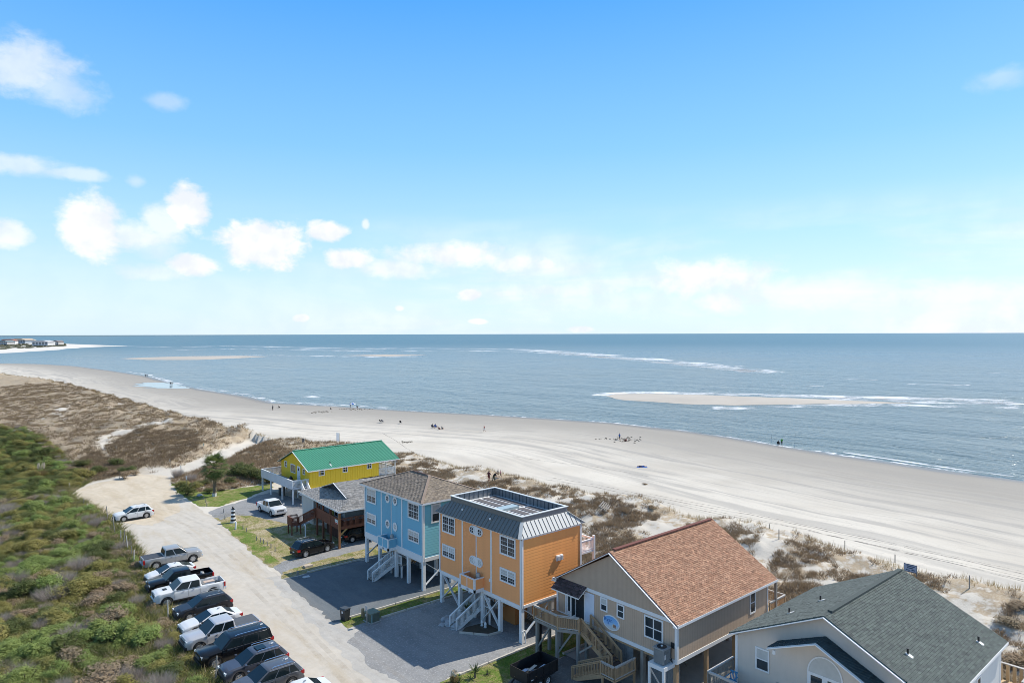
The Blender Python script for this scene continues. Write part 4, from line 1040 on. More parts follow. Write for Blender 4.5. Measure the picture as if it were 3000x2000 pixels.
    MB().prism([(0, 5.62, 3.45), (0, 5.32, 3.45), (0, 5.32, 3.6), (0, 5.47, 3.72), (0, 5.62, 3.6)], (-.066, 0, 0), (-.058, 0, 0)).build('sign_cottage', mat('sign_cream', (.7, .6, .42), .7), sg)
    for k in range(3): MB().prism([(0, 5.5 - k * .1, 3.42), (0, 5.45 - k * .1, 3.42), (0, 5.5 - k * .1, 3.66), (0, 5.55 - k * .1, 3.66)], (-.07, 0, 0), (-.066, 0, 0)).build('sign_stripe', mat('sign_maroon', (.12, .02, .02), .7), sg)
    # air conditioner on its bracketed platform
    MB().box(-1.25, -.05, .12, 1.45, 2.5, 2.78).build('platform', m_white, e)
    for yy in (.2, 1.37): stick('platform_post', m_white, e, (-1.17, yy, 0), (-1.17, yy, 2.5), .16)
    MB().bar((-.1, 1.37, .9), (-1.17, 1.37, 2.4), .08).build('brace', m_white, e)
    # stilts and beams
    for xx in (.2, 3.8, 7.5, 11.2):
        for yy in (.2, 3.0, 5.7, 8.4, LY - .2): stick('stilt', m_woodg if yy > .5 else m_wood, e, (xx, yy, -.05), (xx, yy, Z0), .26)
        MB().box(xx - .1, xx + .1, .05, LY - .05, Z0 - .25, Z0 - .02).build('floor_beam', m_wood, e)
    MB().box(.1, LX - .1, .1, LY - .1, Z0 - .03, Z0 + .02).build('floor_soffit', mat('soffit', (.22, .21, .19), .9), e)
    # board screens under the house
    for (y0_, y1_, x_) in [(4.05, 7.3, .4), (.55, 3.2, 1.1)]:
        n = int((y1_ - y0_) / .2)
        sc = MB().box(x_ + .04, x_ + .08, y0_, y1_, 1.2, 1.3).build('screen_rail', m_woodg, e)
        for k in range(n):
            yy = y0_ + k * (y1_ - y0_) / n
            MB().box(x_, x_ + .035, yy, yy + (y1_ - y0_) / n - .012, .05, 2.5 if y0_ > 3 else 2.1).build('screen_board', mat('screen_grey', (.20, .21, .21), .9, var=.3, vscale=3), sc)
    # front deck (clipped corner), stair down to a turning landing, lower flight
    dz = 2.85
    A = (-2.35, LY + .25, dz); Bq = (-2.35, 9.0, dz); Cq = (-1.5, 7.6, dz); D = (-.05, 7.6, dz)
    MB().prism([(-2.35, LY + .25, 0), (-2.35, 9.0, 0), (-1.5, 7.6, 0), (0, 7.6, 0), (0, LY + .25, 0)], (0, 0, dz - .22), (0, 0, dz)).build('deck', m_woodg, e)
    for k in range(16):
        xx = -2.3 + k * .145
        y0_ = 7.65 if xx > -1.5 else 9.0 - (xx + 2.35) * 1.62
        MB().box(xx, xx + .135, y0_, LY + .22, dz, dz + .025).build('deck_board', m_wood, e)
    for (a, c) in [(A, Bq), (Bq, Cq), ((0, LY + .25, dz), A)]:
        railing(e, a, c, 1.02, m_wood, .13, .04, .1, mcap=m_rail)
    for p in [(-2.2, LY, 0), (-2.2, 9.2, 0), (-1.45, 7.75, 0), (-.9, LY, 0)]: stick('deck_post', m_woodg, e, p, (p[0], p[1], dz - .2), .22)
    for (a, c) in [((-2.2, LY - .1, .7), (-2.2, 10.0, 2.6)), ((-2.2, 9.1, 1.0), (-1.6, 8.2, 2.6)), ((-1.45, 7.7, 1.2), (-1.45, 6.4, 2.2))]: MB().bar(a, c, .12).build('brace', m_woodg, e)
    stairs(e, (-1.3, 4.6, 1.1), (-1.3, 7.6, dz), 1.05, m_wood, (1, 0, 0), True, m_wood, 9, pitch=.13, treadm=mat('tread_brown', (.09, .07, .06), .9))
    MB().box(-2.5, -.2, 3.3, 4.6, 1.0, 1.1).build('landing', m_wood, e)
    railing(e, (-.25, 3.35, 1.1), (-2.45, 3.35, 1.1), .95, m_wood, .13, .04, mcap=m_rail)
    railing(e, (-2.45, 3.35, 1.1), (-2.45, 4.6, 1.1), .95, m_wood, .13, .04, mcap=m_rail)
    stairs(e, (-2.9, 7.0, 0), (-2.3, 4.6, 1.1), .9, m_wood, (1, .2, 0), True, m_wood, 6, pitch=.13)
    for p in [(-2.4, 3.4), (-2.4, 4.5), (-.3, 3.4)]: stick('deck_post', m_wood, e, (p[0], p[1], 0), (p[0], p[1], 1.05), .13)
    # sea-side porch under the roof overhang
    MB().box(LX, LX + 2.6, -.2, LY, Z0 - .1, Z0 + .1).build('porch_deck', m_wood, e)
    for yy in (-.15, 3.7, 7.6, LY): stick('porch_post', m_woodg, e, (LX + 1.0 if yy < 0 else LX + 2.4, yy, 0), (LX + 1.0 if yy < 0 else LX + 2.4, yy, Z1 if yy < 0 else 3.8), .18)
    railing(e, (LX + .05, -.15, Z0 + .1), (LX + 2.5, -.15, Z0 + .1), 1.0, m_wood, .14, .04, mcap=m_rail)
    railing(e, (LX + 2.5, -.15, Z0 + .1), (LX + 2.5, LY, Z0 + .1), 1.0, m_wood, .16, .04, mcap=m_rail)
    return e
tan_house()

def air_conditioner():
    x, y, z = 1.9 - .68, -13.6 + .72, 2.78
    e = empty('air_conditioner', (x, y, z), 'grey air conditioning unit on the white platform of the tan house', 'air conditioner')
    MB().box(-.38, .38, -.4, .4, .06, 1.02).build('casing', mat('ac_body', (.16, .19, .20), .5, var=.1), e)
    for k in range(10):
        yy = -.36 + k * .08
        MB().box(-.41, -.38, yy - .012, yy + .012, .12, .98).build('louver', m_grey, e)
        MB().box(-.36 + k * .08 - .012, -.36 + k * .08 + .012, -.43, -.4, .12, .98).build('louver', m_grey, e)
    top = MB().box(-.43, .43, -.45, .45, 1.02, 1.1).build('top_cover', m_grey, e)
    MB().lathe([(.33, 0), (.33, .03), (0, .035)], 16, (0, 0, 1.1)).build('fan_grille', m_black, top)
    MB().lathe([(.07, 0), (.07, .06), (0, .07)], 8, (0, 0, 1.13)).build('fan_hub', m_white, top)
    MB().box(-.3, -.1, -.425, -.4, .4, .7).build('data_plate', m_white, e)
    MB().tube([(.3, -.45, .3), (.4, -.55, .1), (.5, -.5, .05), (.6, -.3, .3), (.64, -.3, 1.0)], .03, 6).build('refrigerant_line', m_black, e)
    MB().box(.58, .68, -.55, -.3, .95, 1.3).build('cutoff_box', m_black, e)
air_conditioner()
# ------------------------------------------------------------------ beige house with the green shingle roof
def green_house():
    X0, Y0 = 3.0, -28.9; LX, LY = 11.2, 11.55; Z0, Z1, ZP = 2.55, 5.75, 8.74
    e = empty('beach_house', (X0, Y0, 0), 'beige stilt house with a big sage green shingle gable roof and arched doorway', 'house', 'stilt houses along the road')
    cy = LY / 2; ov = .3; sl = (ZP - Z1) / (cy + ov); ze = Z1 + .02
    mw = mat('beige_paint', (0.58, 0.50, 0.42), .75, var=.08, vscale=0.9, streak=True); ms = mat('white_siding', (0.60, 0.60, 0.58), .7, var=.05)
    zc = ZP - .2; zs = Z1 - .05
    MB().prism([(0, 0, Z0), (0, LY, Z0), (0, LY, zs), (0, cy, zc), (0, 0, zs)], (0.02, 0, 0), (LX, 0, 0)).build('wall', mw, e)
    # lapped boards of the front, cut to the gable
    pitch = .19; k = 0; z = Z0
    while z < zc - .1:
        half = cy if z + pitch < zs else cy * max(0.0, (zc - z - pitch) / (zc - zs))
        if half > .15:
            MB().add([(0.02, cy - half, z), (0.02, cy + half, z), (0.0, cy - half, z), (0.0, cy + half, z), (.02, cy - half, z + pitch), (.02, cy + half, z + pitch), (.016, cy - half, z + pitch), (.016, cy + half, z + pitch)],
                     [(0, 1, 5, 4), (2, 6, 7, 3), (0, 2, 3, 1), (4, 5, 7, 6), (0, 4, 6, 2), (1, 3, 7, 5)]).build('siding_board', mw, e)
        z += pitch
    siding(e, (0, 0.0, 0), SY, .12, LX - .1, Z0, zs, .25, ms, lip=.016)
    for yy in (-.02, LY - .14): MB().box(-.035, .03, yy, yy + .16, Z0, zs).build('corner_board', m_white, e)
    MB().box(.03, .16, -.035, .01, Z0, zs).build('corner_board', m_white, e); MB().box(LX - .15, LX + .02, -.035, .01, Z0, zs).build('corner_board', m_white, e)
    fx0, fx1 = -.3, LX + .35
    v = [(fx0, -ov, ze), (fx1, -ov, ze), (fx1, cy, ZP), (fx0, cy, ZP), (fx0, LY + ov, ze), (fx1, LY + ov, ze)]
    lo = [(p[0], p[1], p[2] - .13) for p in v]
    und = mat('sage_underlay', (.09, .115, .10), .95); mr = mat('sage_shingle', (0.085, 0.101, 0.093), .95, vcol='tabcol', bump=.25, bscale=60)
    roof = MB().add(v + lo, [(0, 1, 2, 3), (3, 2, 5, 4), (6, 9, 8, 7), (9, 10, 11, 8), (0, 6, 7, 1), (4, 5, 11, 10), (0, 3, 9, 6), (3, 4, 10, 9), (1, 7, 8, 2), (2, 8, 11, 5)]).build('roof', und, e)
    pal = [(1, 1, 1), (1.09, 1.1, 1.09), (.8, .8, .81), (1.03, 1.05, 1.04), (.93, .95, .95)]
    Bd, Ln = slope((0, -ov, ze), (0, cy, ZP)); shingles(roof, 'shingles', (fx0, -ov, ze), (1, 0, 0), Bd, 0, fx1 - fx0, 0, fx1 - fx0, Ln, mr, .145, .30, .10, 15, palette=pal)
    Bd, Ln = slope((0, LY + ov, ze), (0, cy, ZP)); shingles(roof, 'shingles', (fx0, LY + ov, ze), (1, 0, 0), Bd, 0, fx1 - fx0, 0, fx1 - fx0, Ln, mr, .145, .30, .10, 16, palette=pal)
    MB().bar((fx0 + .8, cy, ZP + .05), (fx1 - .35, cy, ZP + .05), .28, .10).build('ridge_vent', mat('sage_ridge', (.06, .075, .07), .95), roof)
    for ye in (-ov, LY + ov): MB().bar((fx0 - .02, ye, ze - .09), (fx0 - .02, cy, ZP - .09), .05, .22, up=(1, 0, 0)).build('rake_board', m_white, roof)
    MB().bar((fx0, -ov - .02, ze - .07), (fx1, -ov - .02, ze - .07), .04, .16).build('fascia', m_white, roof)
    for (x, y) in [(2.2, 2.2), (9.0, .6), (5.0, 8.4), (2.6, 9.3)]:
        f_ = abs(y - cy) / (cy + ov); zz = ZP - (ZP - ze) * f_
        vp = MB().lathe([(.06, -.1), (.06, .35), (0, .36)], 8, (x, y, zz)).build('vent_pipe', m_black, roof)
        MB().obox((x, y, zz + .03), (1, 0, 0), Vector((0, 1, sl if y < cy else -sl)).normalized(), (0, 0, 1), -.13, .13, -.3, .1, 0, .025).build('flashing', m_white, vp)
    # window and arched entrance
    window(e, (0, 0, 0), FX, LY - 2.3, LY - 1.38, 4.0, 5.4, 1, True, .09, blind=1)
    ac, aw, az, ah = cy + .05, .95, 5.1, 1.05
    fm = MB(); n = 16
    outer = [(math.cos(math.pi * k / n), math.sin(math.pi * k / n)) for k in range(n + 1)]
    vv = [(-.045, ac + c * (aw + .08), az + s_ * (ah + .08)) for c, s_ in outer] + [(-.045, ac + c * aw, az + s_ * ah) for c, s_ in outer] + [(0, ac + c * (aw + .08), az + s_ * (ah + .08)) for c, s_ in outer]
    fm.add(vv, [(k, k + 1, n + 2 + k, n + 1 + k) for k in range(n)] + [(k, 2 * n + 2 + k, 2 * n + 3 + k, k + 1) for k in range(n)])
    fm.box(-.045, 0, ac - aw - .08, ac + aw + .08, az - .16, az); fm.box(-.045, 0, ac - aw - .08, ac - aw + .12, Z0 + .1, az - .16); fm.box(-.045, 0, ac + aw - .12, ac + aw + .08, Z0 + .1, az - .16); fm.box(-.045, 0, ac - .16, ac + .16, Z0 + .1, az - .16)
    d = fm.build('arched_door', m_white, e)
    MB().prism([(0, ac + c * aw, az + s_ * ah) for c, s_ in outer], (-.03, 0, 0), (-.004, 0, 0)).build('fanlight', m_blind, d)
    for (a, b) in [(ac - aw + .12, ac - .16), (ac + .16, ac + aw - .12)]: MB().box(-.025, -.002, a, b, Z0 + .3, az - .2).build('pane', m_glass, d)
    for yy in (LY - 2.9, LY - 3.7): MB().box(-.05, 0, yy, yy + .12, 3.55, 3.68).build('wall_vent', m_grey, e)
    # small gabled porch roof over the entrance
    px0 = -1.25; pk = 7.45; pe_l = 6.2; yl = LY - 2.95; yr = cy * 2 - yl
    mdk = mat('dark_green_shingle', (.032, .055, .06), .95, vcol='tabcol')
    v = [(px0, yl + .1, pe_l), (0, yl + .1, pe_l), (0, cy, pk), (px0, cy, pk), (px0, yr - .6, pe_l - .35), (0, yr - .6, pe_l - .35)]
    lo = [(p[0], p[1], p[2] - .1) for p in v]
    pr = MB().add(v + lo, [(0, 1, 2, 3), (3, 2, 5, 4), (6, 9, 8, 7), (9, 10, 11, 8), (0, 6, 7, 1), (4, 5, 11, 10), (0, 3, 9, 6), (3, 4, 10, 9)]).build('porch_roof', m_white, e)
    Bd, Ln = slope((0, yl + .1, pe_l), (0, cy, pk)); shingles(pr, 'shingles', (px0 - .03, yl + .1, pe_l + .01), (1, 0, 0), Bd, 0, -px0 + .03, 0, -px0 + .03, Ln, mdk, seed=21)
    Bd, Ln = slope((0, yr - .6, pe_l - .35), (0, cy, pk)); shingles(pr, 'shingles', (px0 - .03, yr - .6, pe_l - .34), (1, 0, 0), Bd, 0, -px0 + .03, 0, -px0 + .03, Ln, mdk, seed=22)
    for (a, b) in [((px0 - .03, yl + .1, pe_l - .06), (px0 - .03, cy, pk - .06)), ((px0 - .03, yr - .6, pe_l - .41), (px0 - .03, cy, pk - .06))]: MB().bar(a, b, .05, .22, up=(1, 0, 0)).build('porch_fascia', m_white, pr)
    MB().box(px0 + .1, px0 + .24, yl - .3, yl - .16, pe_l - .35, pe_l - .1).build('porch_bracket', m_white, pr)
    # front deck with bleached rails
    dz = Z0 + .1; dx = -2.1; dl = LY + .75
    MB().box(dx, -.02, -.5, dl, dz - .25, dz - .03).build('deck', m_woodg, e)
    for k in range(14):
        xx = dx + k * .148
        MB().box(xx, xx + .138, -.5, dl, dz - .03, dz).build('deck_board', m_woodg, e)
    railing(e, (dx + .05, dl - .05, dz), (dx + .05, -.4, dz), 1.05, m_woodg, .14, .04, mcap=m_rail, capw=.16)
    railing(e, (.9, dl - .05, dz), (dx + .05, dl - .05, dz), 1.05, m_woodg, .14, .04, mcap=m_rail, capw=.16)
    for yy in (dl - .2, 8, 4, 0): stick('deck_post', m_woodg, e, (dx + .1, yy, 0), (dx + .1, yy, dz - .2), .2)
    # rear side deck of raw timber
    mb_ = mat('fresh_timber', (.45, .33, .19), .8, var=.15, vscale=4)
    MB().box(LX + .0, LX + 2.2, -1.2, 2.2, Z0 - .2, Z0).build('rear_deck', mb_, e)
    for (a, b) in [((LX + .05, -1.15), (LX + 2.15, -1.15)), ((LX + 2.15, -1.15), (LX + 2.15, 2.1))]:
        n = 9
        rl = MB().bar((a[0], a[1], Z0 + 1.1), (b[0], b[1], Z0 + 1.1), .2, .05).build('rear_rail', m_rail, e)
        for k in range(n):
            p = Vector((a[0], a[1], 0)).lerp(Vector((b[0], b[1], 0)), (k + .5) / n); stick('rear_screen_board', mb_, rl, (p.x, p.y, Z0), (p.x, p.y, Z0 + 1.07), .17)
    window(e, (0, 0, 0), SY, 6.3, 7.1, 3.4, 5.1, 1, True, .1)
    window(e, (0, 0, 0), SY, 2.6, 3.4, 3.4, 5.1, 1, True, .1)
    for xx in (.2, 5.5, LX - .2):
        for yy in (.2, 3.9, 7.7, LY - .2): stick('stilt', m_wood, e, (xx, yy, -.05), (xx, yy, Z0), .25)
    MB().box(.1, LX - .1, .1, LY - .1, Z0 - .25, Z0 - .02).build('floor_soffit', m_woodg, e)
green_house()
def plastic_chair(x, y, z, rz):
    e = empty('plastic_chair', (x, y, z), 'blue plastic armchair on the grey deck of the green-roofed house', 'chair', None, rz)
    m = mat('blue_plastic', (.02, .19, .36), .45, var=.08)
    MB().box(-.24, .24, -.24, .24, .40, .44).build('seat', m, e)
    b = MB()
    for k in range(5): b.bar((-.22, -.2 + k * .1, .44), (-.34, -.2 + k * .1, .9), .05, .02)
    b.bar((-.34, -.26, .9), (-.34, .26, .9), .07, .05); b.build('backrest', m, e)
    for sy in (-1, 1):
        MB().tube([(.24, sy * .27, .42), (.24, sy * .29, .63), (-.25, sy * .29, .66)], .028, 6).build('armrest', m, e)
        for sx in (-1, 1): MB().bar((sx * .2, sy * .22, .42), (sx * .26, sy * .27, 0), .06).build('leg', m, e)
plastic_chair(2.05, -17.6, 2.67, R(180))

# ------------------------------------------------------------------ yellow house with the green metal roof
def yellow_house():
    X0, Y0 = 7.1, 55.2; LX, LY = 11.6, 10.5; Z0, Z1, ZP = 2.45, 4.75, 7.05
    e = empty('beach_house', (X0, Y0, 0), 'bright yellow house with a green ribbed metal roof and white decks', 'house', 'stilt houses along the road')
    cy = LY / 2; mw = mat('yellow_paint', (0.80, 0.54, 0.03), .65, var=.1, vscale=0.9, streak=True); ov = .45
    sl = (ZP - Z1) / (cy + ov); zc = ZP - .1; zs = Z1 + ov * sl - .1
    MB().prism([(0, 0, Z0), (0, LY, Z0), (0, LY, zs), (0, cy, zc), (0, 0, zs)], (0, 0, 0), (LX, 0, 0)).build('wall', mw, e)
    battens(e, (0, 0, 0), SY, .05, LX - .05, Z0, zs, .41, mw)
    battens(e, (0, 0, 0), FX, .05, LY - .05, Z0, lambda u: zs + (zc - zs) * (1 - abs(u - cy) / cy) - .05, .41, mw)
    # wall skirt hanging below the floor on the street end
    MB().box(.0, 8.0, -.01, .03, 1.2, Z0 + .05).build('skirt_wall', mw, e)
    fx0, fx1 = -.42, 15.2; v = [(fx0, -ov, Z1), (fx1, -ov, Z1), (fx1, cy, ZP), (fx0, cy, ZP), (fx0, LY + ov, Z1), (fx1, LY + ov, Z1)]
    lo = [(p[0], p[1], p[2] - .1) for p in v]
    roof = MB().add(v + lo, [(0, 1, 2, 3), (3, 2, 5, 4), (6, 9, 8, 7), (9, 10, 11, 8), (0, 6, 7, 1), (4, 5, 11, 10), (0, 3, 9, 6), (3, 4, 10, 9), (1, 7, 8, 2), (2, 8, 11, 5)]).build('roof', mat('green_underlay', (.02, .12, .08), .6), e)
    mg = mat('green_metal', (0.06, 0.26, 0.155), .5, metal=.0, var=.08, vscale=.7)
    n = 17; w = (fx1 - fx0) / n
    for sgn in (-1, 1):
        ye = -ov if sgn < 0 else LY + ov
        Bd, Ln = slope((0, ye, Z1), (0, cy, ZP)); N = Vector((1, 0, 0)).cross(Bd); N = N if N.z > 0 else -N
        pm = MB(); prof = []; ribs = 4
        for k in range(ribs):
            a = w * k / ribs; prof += [(a, .008), (a + w / ribs * .55, .008), (a + w / ribs * .68, .05), (a + w / ribs * .85, .05)]
        prof.append((w, .008))
        vv = [Vector((a, 0, 0)) + N * h for a, h in prof] + [Vector((a, 0, 0)) + N * h + Bd * Ln for a, h in prof]; q = len(prof)
        pm.add(vv, [(i, i + 1, q + i + 1, q + i) for i in range(q - 1)]); me = pm.mesh('roof_panel'); me.materials.append(mg)
        for k in range(n):
            o = bpy.data.objects.new('roof_panel', me); C.objects.link(o); o.parent = roof; o.location = (fx0 + k * w, ye, Z1)
    MB().bar((fx0, cy, ZP + .05), (fx1, cy, ZP + .05), .35, .06).build('ridge_cap', mg, roof)
    for ye in (-ov, LY + ov): MB().bar((fx0 - .02, ye, Z1 - .05), (fx0 - .02, cy, ZP - .05), .04, .2, up=(1, 0, 0)).build('rake_board', m_white, roof)
    MB().bar((fx0, -ov - .02, Z1 - .05), (fx1, -ov - .02, Z1 - .05), .04, .14).build('fascia', m_white, roof)
    vp = MB().lathe([(.07, 0), (.07, .45), (0, .46)], 8, (3.6, .75, Z1 + .4)).build('vent_pipe', m_black, roof)
    MB().obox((3.6, .75, Z1 + .47), (1, 0, 0), Vector((0, 1, sl)).normalized(), (0, 0, 1), -.12, .12, -.7, .1, 0, .03).build('flashing', m_white, vp)
    for (a, b) in [(1.4, 2.35), (5.3, 6.15), (9.45, 10.3)]: window(e, (0, 0, 0), SY, a, b, 3.75, 4.8, 1, True, .11, (2, 1))
    window(e, (0, 0, 0), FX, 1.6, 2.4, 3.85, 4.75, 1, True, .11)
    window(e, (0, 0, 0), FX, 5.1, 6.85, 3.55, 4.9, 1, False, .12)
    window(e, (0, 0, 0), FX, 8.3, 9.2, 4.05, 5.0, 1, True, .11)
    d = MB().box(-.05, 0, 3.35, 4.4, Z0 + .1, 4.85).build('front_door', m_white, e)
    MB().box(-.06, -.05, 3.65, 4.1, 4.2, 4.6).build('pane', m_glass, d); MB().box(-.09, -.05, 3.46, 3.52, 3.4, 3.5).build('handle', m_grey, d)
    # wrap deck in front
    dz = Z0 + .05; dx = -2.5
    MB().box(dx, -.02, .3, LY + 2.0, dz - .3, dz).build('deck', m_woodg, e); MB().box(-.02, 1.3, LY + .02, LY + 2.0, dz - .3, dz).build('deck', m_woodg, e)
    wm = mat('weathered_white', (.56, .56, .57), .8, var=.1, vscale=2)
    # solid boarded parapet towards the road, balusters at the street end
    for k in range(34):
        yy = .32 + k * ((LY + 1.66) / 34)
        MB().box(dx - .03, dx + .02, yy, yy + (LY + 1.66) / 34 - .01, dz - .28, dz + 1.0).build('deck_board_rail', wm, e)
    MB().box(dx - .08, dx + .1, .25, LY + 2.05, dz + 1.0, dz + 1.05).build('rail_cap', m_white, e)
    railing(e, (dx, .32, dz), (-.05, .32, dz), 1.02, m_white, .13, .04)
    MB().bar((dx, .3, dz - .14), (-.02, .3, dz - .14), .04, .28).build('deck_fascia', wm, e)
    railing(e, (dx, LY + 1.98, dz), (1.25, LY + 1.98, dz), 1.02, wm, .13, .05); railing(e, (1.25, LY + 1.98, dz), (1.25, LY + .05, dz), 1.02, wm, .13, .05)
    for yy in (.5, 4.4, 8.8, LY + 1.8): stick('deck_post', m_white, e, (dx + .12, yy, 0), (dx + .12, yy, dz - .25), .2)
    for yy in (.5, 4.4, 8.8): stick('deck_post', m_white, e, (.1, yy, 0), (.1, yy, dz - .25), .2)
    MB().lathe([(.28, 0), (.3, .45), (.1, .75), (0, .78)], 10, (-.7, 5.2, dz)).build('covered_grill', m_black, e)
    MB().box(-1.15, -.25, 2.3, 3.2, dz, dz + .45).build('deck_bench', m_white, e)
    # stair at the street end
    stairs(e, (-.4, -2.6, 0), (-.4, .2, dz), .9, wm, (-1, 0, 0), True, m_white, 9)
    MB().box(-1.6, -.2, -.6, .3, 1.4, 1.5).build('landing', wm, e)
    # sea porch
    MB().box(LX, LX + 3.1, 0, LY, Z0 - .2, Z0 + .02).build('porch_deck', m_woodg, e)
    railing(e, (LX + .05, .05, Z0), (LX + 3.0, .05, Z0), 1.05, m_white, .14, .045)
    railing(e, (LX + 3.0, .05, Z0), (LX + 3.0, LY, Z0), 1.05, m_white, .16, .045)
    for p in [(LX + 3.0, .05), (LX + 1.3, .05), (LX + 3.0, 5.0), (LX + 3.0, LY)]: stick('porch_post', m_white, e, (p[0], p[1], 0), (p[0], p[1], Z1 + .05), .13)
    for xx in (.3, 4, 8, LX - .3):
        for yy in (.3, 3.5, 7, LY - .3): stick('stilt', m_woodg, e, (xx, yy, 0), (xx, yy, Z0), .24)
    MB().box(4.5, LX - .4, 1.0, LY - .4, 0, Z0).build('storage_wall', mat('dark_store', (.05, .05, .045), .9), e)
yellow_house()

# ------------------------------------------------------------------ grey house with the red-brown deck
def grey_house():
    rz = R(-3.9)                                # stands slightly skewed to its neighbours
    e = empty('beach_house', (.15, 31.9, 0), 'grey house with a hipped grey shingle roof and a red-brown deck', 'house', 'stilt houses along the road', rz)
    LY = 13.2; Z0, Z1 = 2.3, 4.4
    mw = mat('grey_cladding', (.46, .46, .44), .85, var=.08, vscale=1.5)
    # body: front room set back behind the corner porch
    siding_m = mw
    MB().box(4.2, 14.0, .3, LY - .3, Z0, Z1).build('wall', mw, e)
    MB().box(1.7, 4.2, 2.6, LY - .3, Z0, Z1).build('wall', mw, e)
    MB().box(.3, 1.7, 9.0, LY - .3, Z0 - 1.4, Z1).build('wall', mw, e)
    for (x_, y_) in [(4.14, .22), (1.64, 2.52), (.24, 8.92), (.24, LY - .38)]: MB().box(x_, x_ + .14, y_, y_ + .14, Z0, Z1).build('corner_board', m_white, e)
    siding(e, (4.2, .3, 0), SY, .1, 9.7, Z0 + .1, Z1 - .05, .25, mw, lip=.014)
    window(e, (4.2, 0, 0), FX, 1.0, 1.7, 3.1, 4.15, 1, False, .1)
    for (a, b) in [(3.2, 4.1), (4.6, 5.5), (6.4, 7.3)]: window(e, (1.7, 0, 0), FX, a, b, 2.5, 4.2, 1, False, .1)
    MB().box(1.66, 1.7, 5.65, 6.3, 2.45, 4.2).build('yellow_door', mat('door_yellow', (.45, .36, .05), .6), e)
    # roof: skirt hip in front, gablet, main ridge running back
    ez = 4.42; rzz = 6.35; cy = LY / 2 + .05; A0, A1 = -.1, LY + .1; X0, X1 = -.15, 14.5; gs = 2.75
    s_ = (rzz - ez) / (cy - A0); zg = ez + gs * s_
    P0 = (X0, A0, ez); P1 = (X0, A1, ez); Q0 = (X0 + gs, A0 + gs, zg); Q1 = (X0 + gs, A1 - gs, zg); Rf = (X0 + gs, cy, rzz); Rb = (X1, cy, rzz); B0 = (X1, A0, ez); B1 = (X1, A1, ez)
    v = [P0, P1, Q0, Q1, Rf, Rb, B0, B1]; lo = [(p[0], p[1], p[2] - .14) for p in (P0, P1, B0, B1)]
    roof = MB().add(v + lo, [(0, 2, 3, 1), (2, 4, 3), (0, 6, 5, 4, 2), (1, 3, 4, 5, 7), (6, 7, 5), (8, 9, 11, 10), (0, 1, 9, 8), (0, 8, 10, 6), (1, 7, 11, 9), (6, 10, 11, 7)]).build('roof', mat('grey_underlay', (.2, .195, .185), .95), e)
    mr = mat('grey_shingle', (0.27, 0.26, 0.245), .95, vcol='tabcol', bump=.25, bscale=60); pal = [(1, 1, 1), (1.12, 1.1, 1.08), (.85, .85, .85)]
    Bd, Ln = slope((X0, 0, ez), (X0 + gs, 0, zg)); shingles(roof, 'shingles', (X0, A0, ez + .004), (0, 1, 0), Bd, 0, A1 - A0, gs, A1 - A0 - gs, Ln, mr, seed=31, palette=pal)
    Bd, Ln = slope((0, A0, ez), (0, A0 + gs, zg)); shingles(roof, 'shingles', (X0, A0, ez + .004), (1, 0, 0), Bd, 0, X1 - X0, gs, X1 - X0, Ln, mr, seed=32, palette=pal)
    Bd, Ln = slope((0, A0 + gs, zg), (0, cy, rzz)); shingles(roof, 'shingles', (X0 + gs - .55, A0 + gs, zg + .004), (1, 0, 0), Bd, 0, X1 - X0 - gs + .55, 0, X1 - X0 - gs + .55, Ln, mr, seed=33, palette=pal)
    # gablet verge overhang and its white boards
    for yy in (A0 + gs, A1 - gs):
        MB().prism([(0, yy, zg + .0), (0, cy, rzz + .0), (0, cy, rzz - .12), (0, yy, zg - .12)], (X0 + gs - .55, 0, 0), (X0 + gs, 0, 0)).build('gablet_verge', mat('grey_underlay', (.2, .195, .185), .95), roof)
        MB().bar((X0 + gs - .57, yy, zg - .02), (X0 + gs - .57, cy, rzz - .02), .04, .2, up=(1, 0, 0)).build('verge_board', m_white, roof)
    MB().add([(X0 + gs - .02, A0 + gs + .05, zg), (X0 + gs - .02, A1 - gs - .05, zg), (X0 + gs - .02, cy, rzz - .05)], [(0, 1, 2)]).build('gablet_face', mat('gablet_shade', (.035, .045, .06), .8), roof)  # shade of the road-facing gablet is put into its dark colour
    for (a, b) in [((X0, A0, ez - .06), (X0, A1, ez - .06)), ((X0, A0, ez - .06), (X1, A0, ez - .06))]: MB().bar(a, b, .04, .17).build('fascia', m_white, roof)
    MB().lathe([(.06, 0), (.06, .4), (0, .41)], 8, (5.5, 3.2, 5.3)).build('vent_pipe', m_black, roof)
    # deck, parapet boards and stair in red-brown stain
    dz = 2.45
    MB().box(.05, 1.7, .25, 9.0, dz - .25, dz).build('deck', m_rust, e); MB().box(1.7, 4.2, .25, 2.6, dz - .25, dz).build('deck', m_rust, e)
    n = 56
    for k in range(n):
        yy = .3 + k * (6.9 / n); MB().box(.03, .07, yy, yy + 6.9 / n - .02, dz - .2, dz + 1.02).build('deck_rail_board', m_rust, e)
    MB().box(-.02, .13, .2, 7.25, dz + 1.02, dz + 1.07).build('rail_cap', m_rust, e)
    railing(e, (.1, .27, dz), (4.15, .27, dz), 1.05, m_rust, .15, .05, mcap=m_rust)
    for k in range(4): MB().bar((.1, .27, dz - .05 - k * .0), (4.15, .27, dz - .05), .05, .3).build('deck_fascia', m_rust, e) if k == 0 else None
    for (x_, y_) in [(.1, .3), (.1, 2.9), (.1, 5.2), (.1, 7.2)]: stick('porch_post', m_rust if y_ > 1 else mat('raw_post', (.30, .125, .05), .8, var=.15), e, (x_, y_, 0), (x_, y_, Z1), .2 if y_ > 1 else .24)
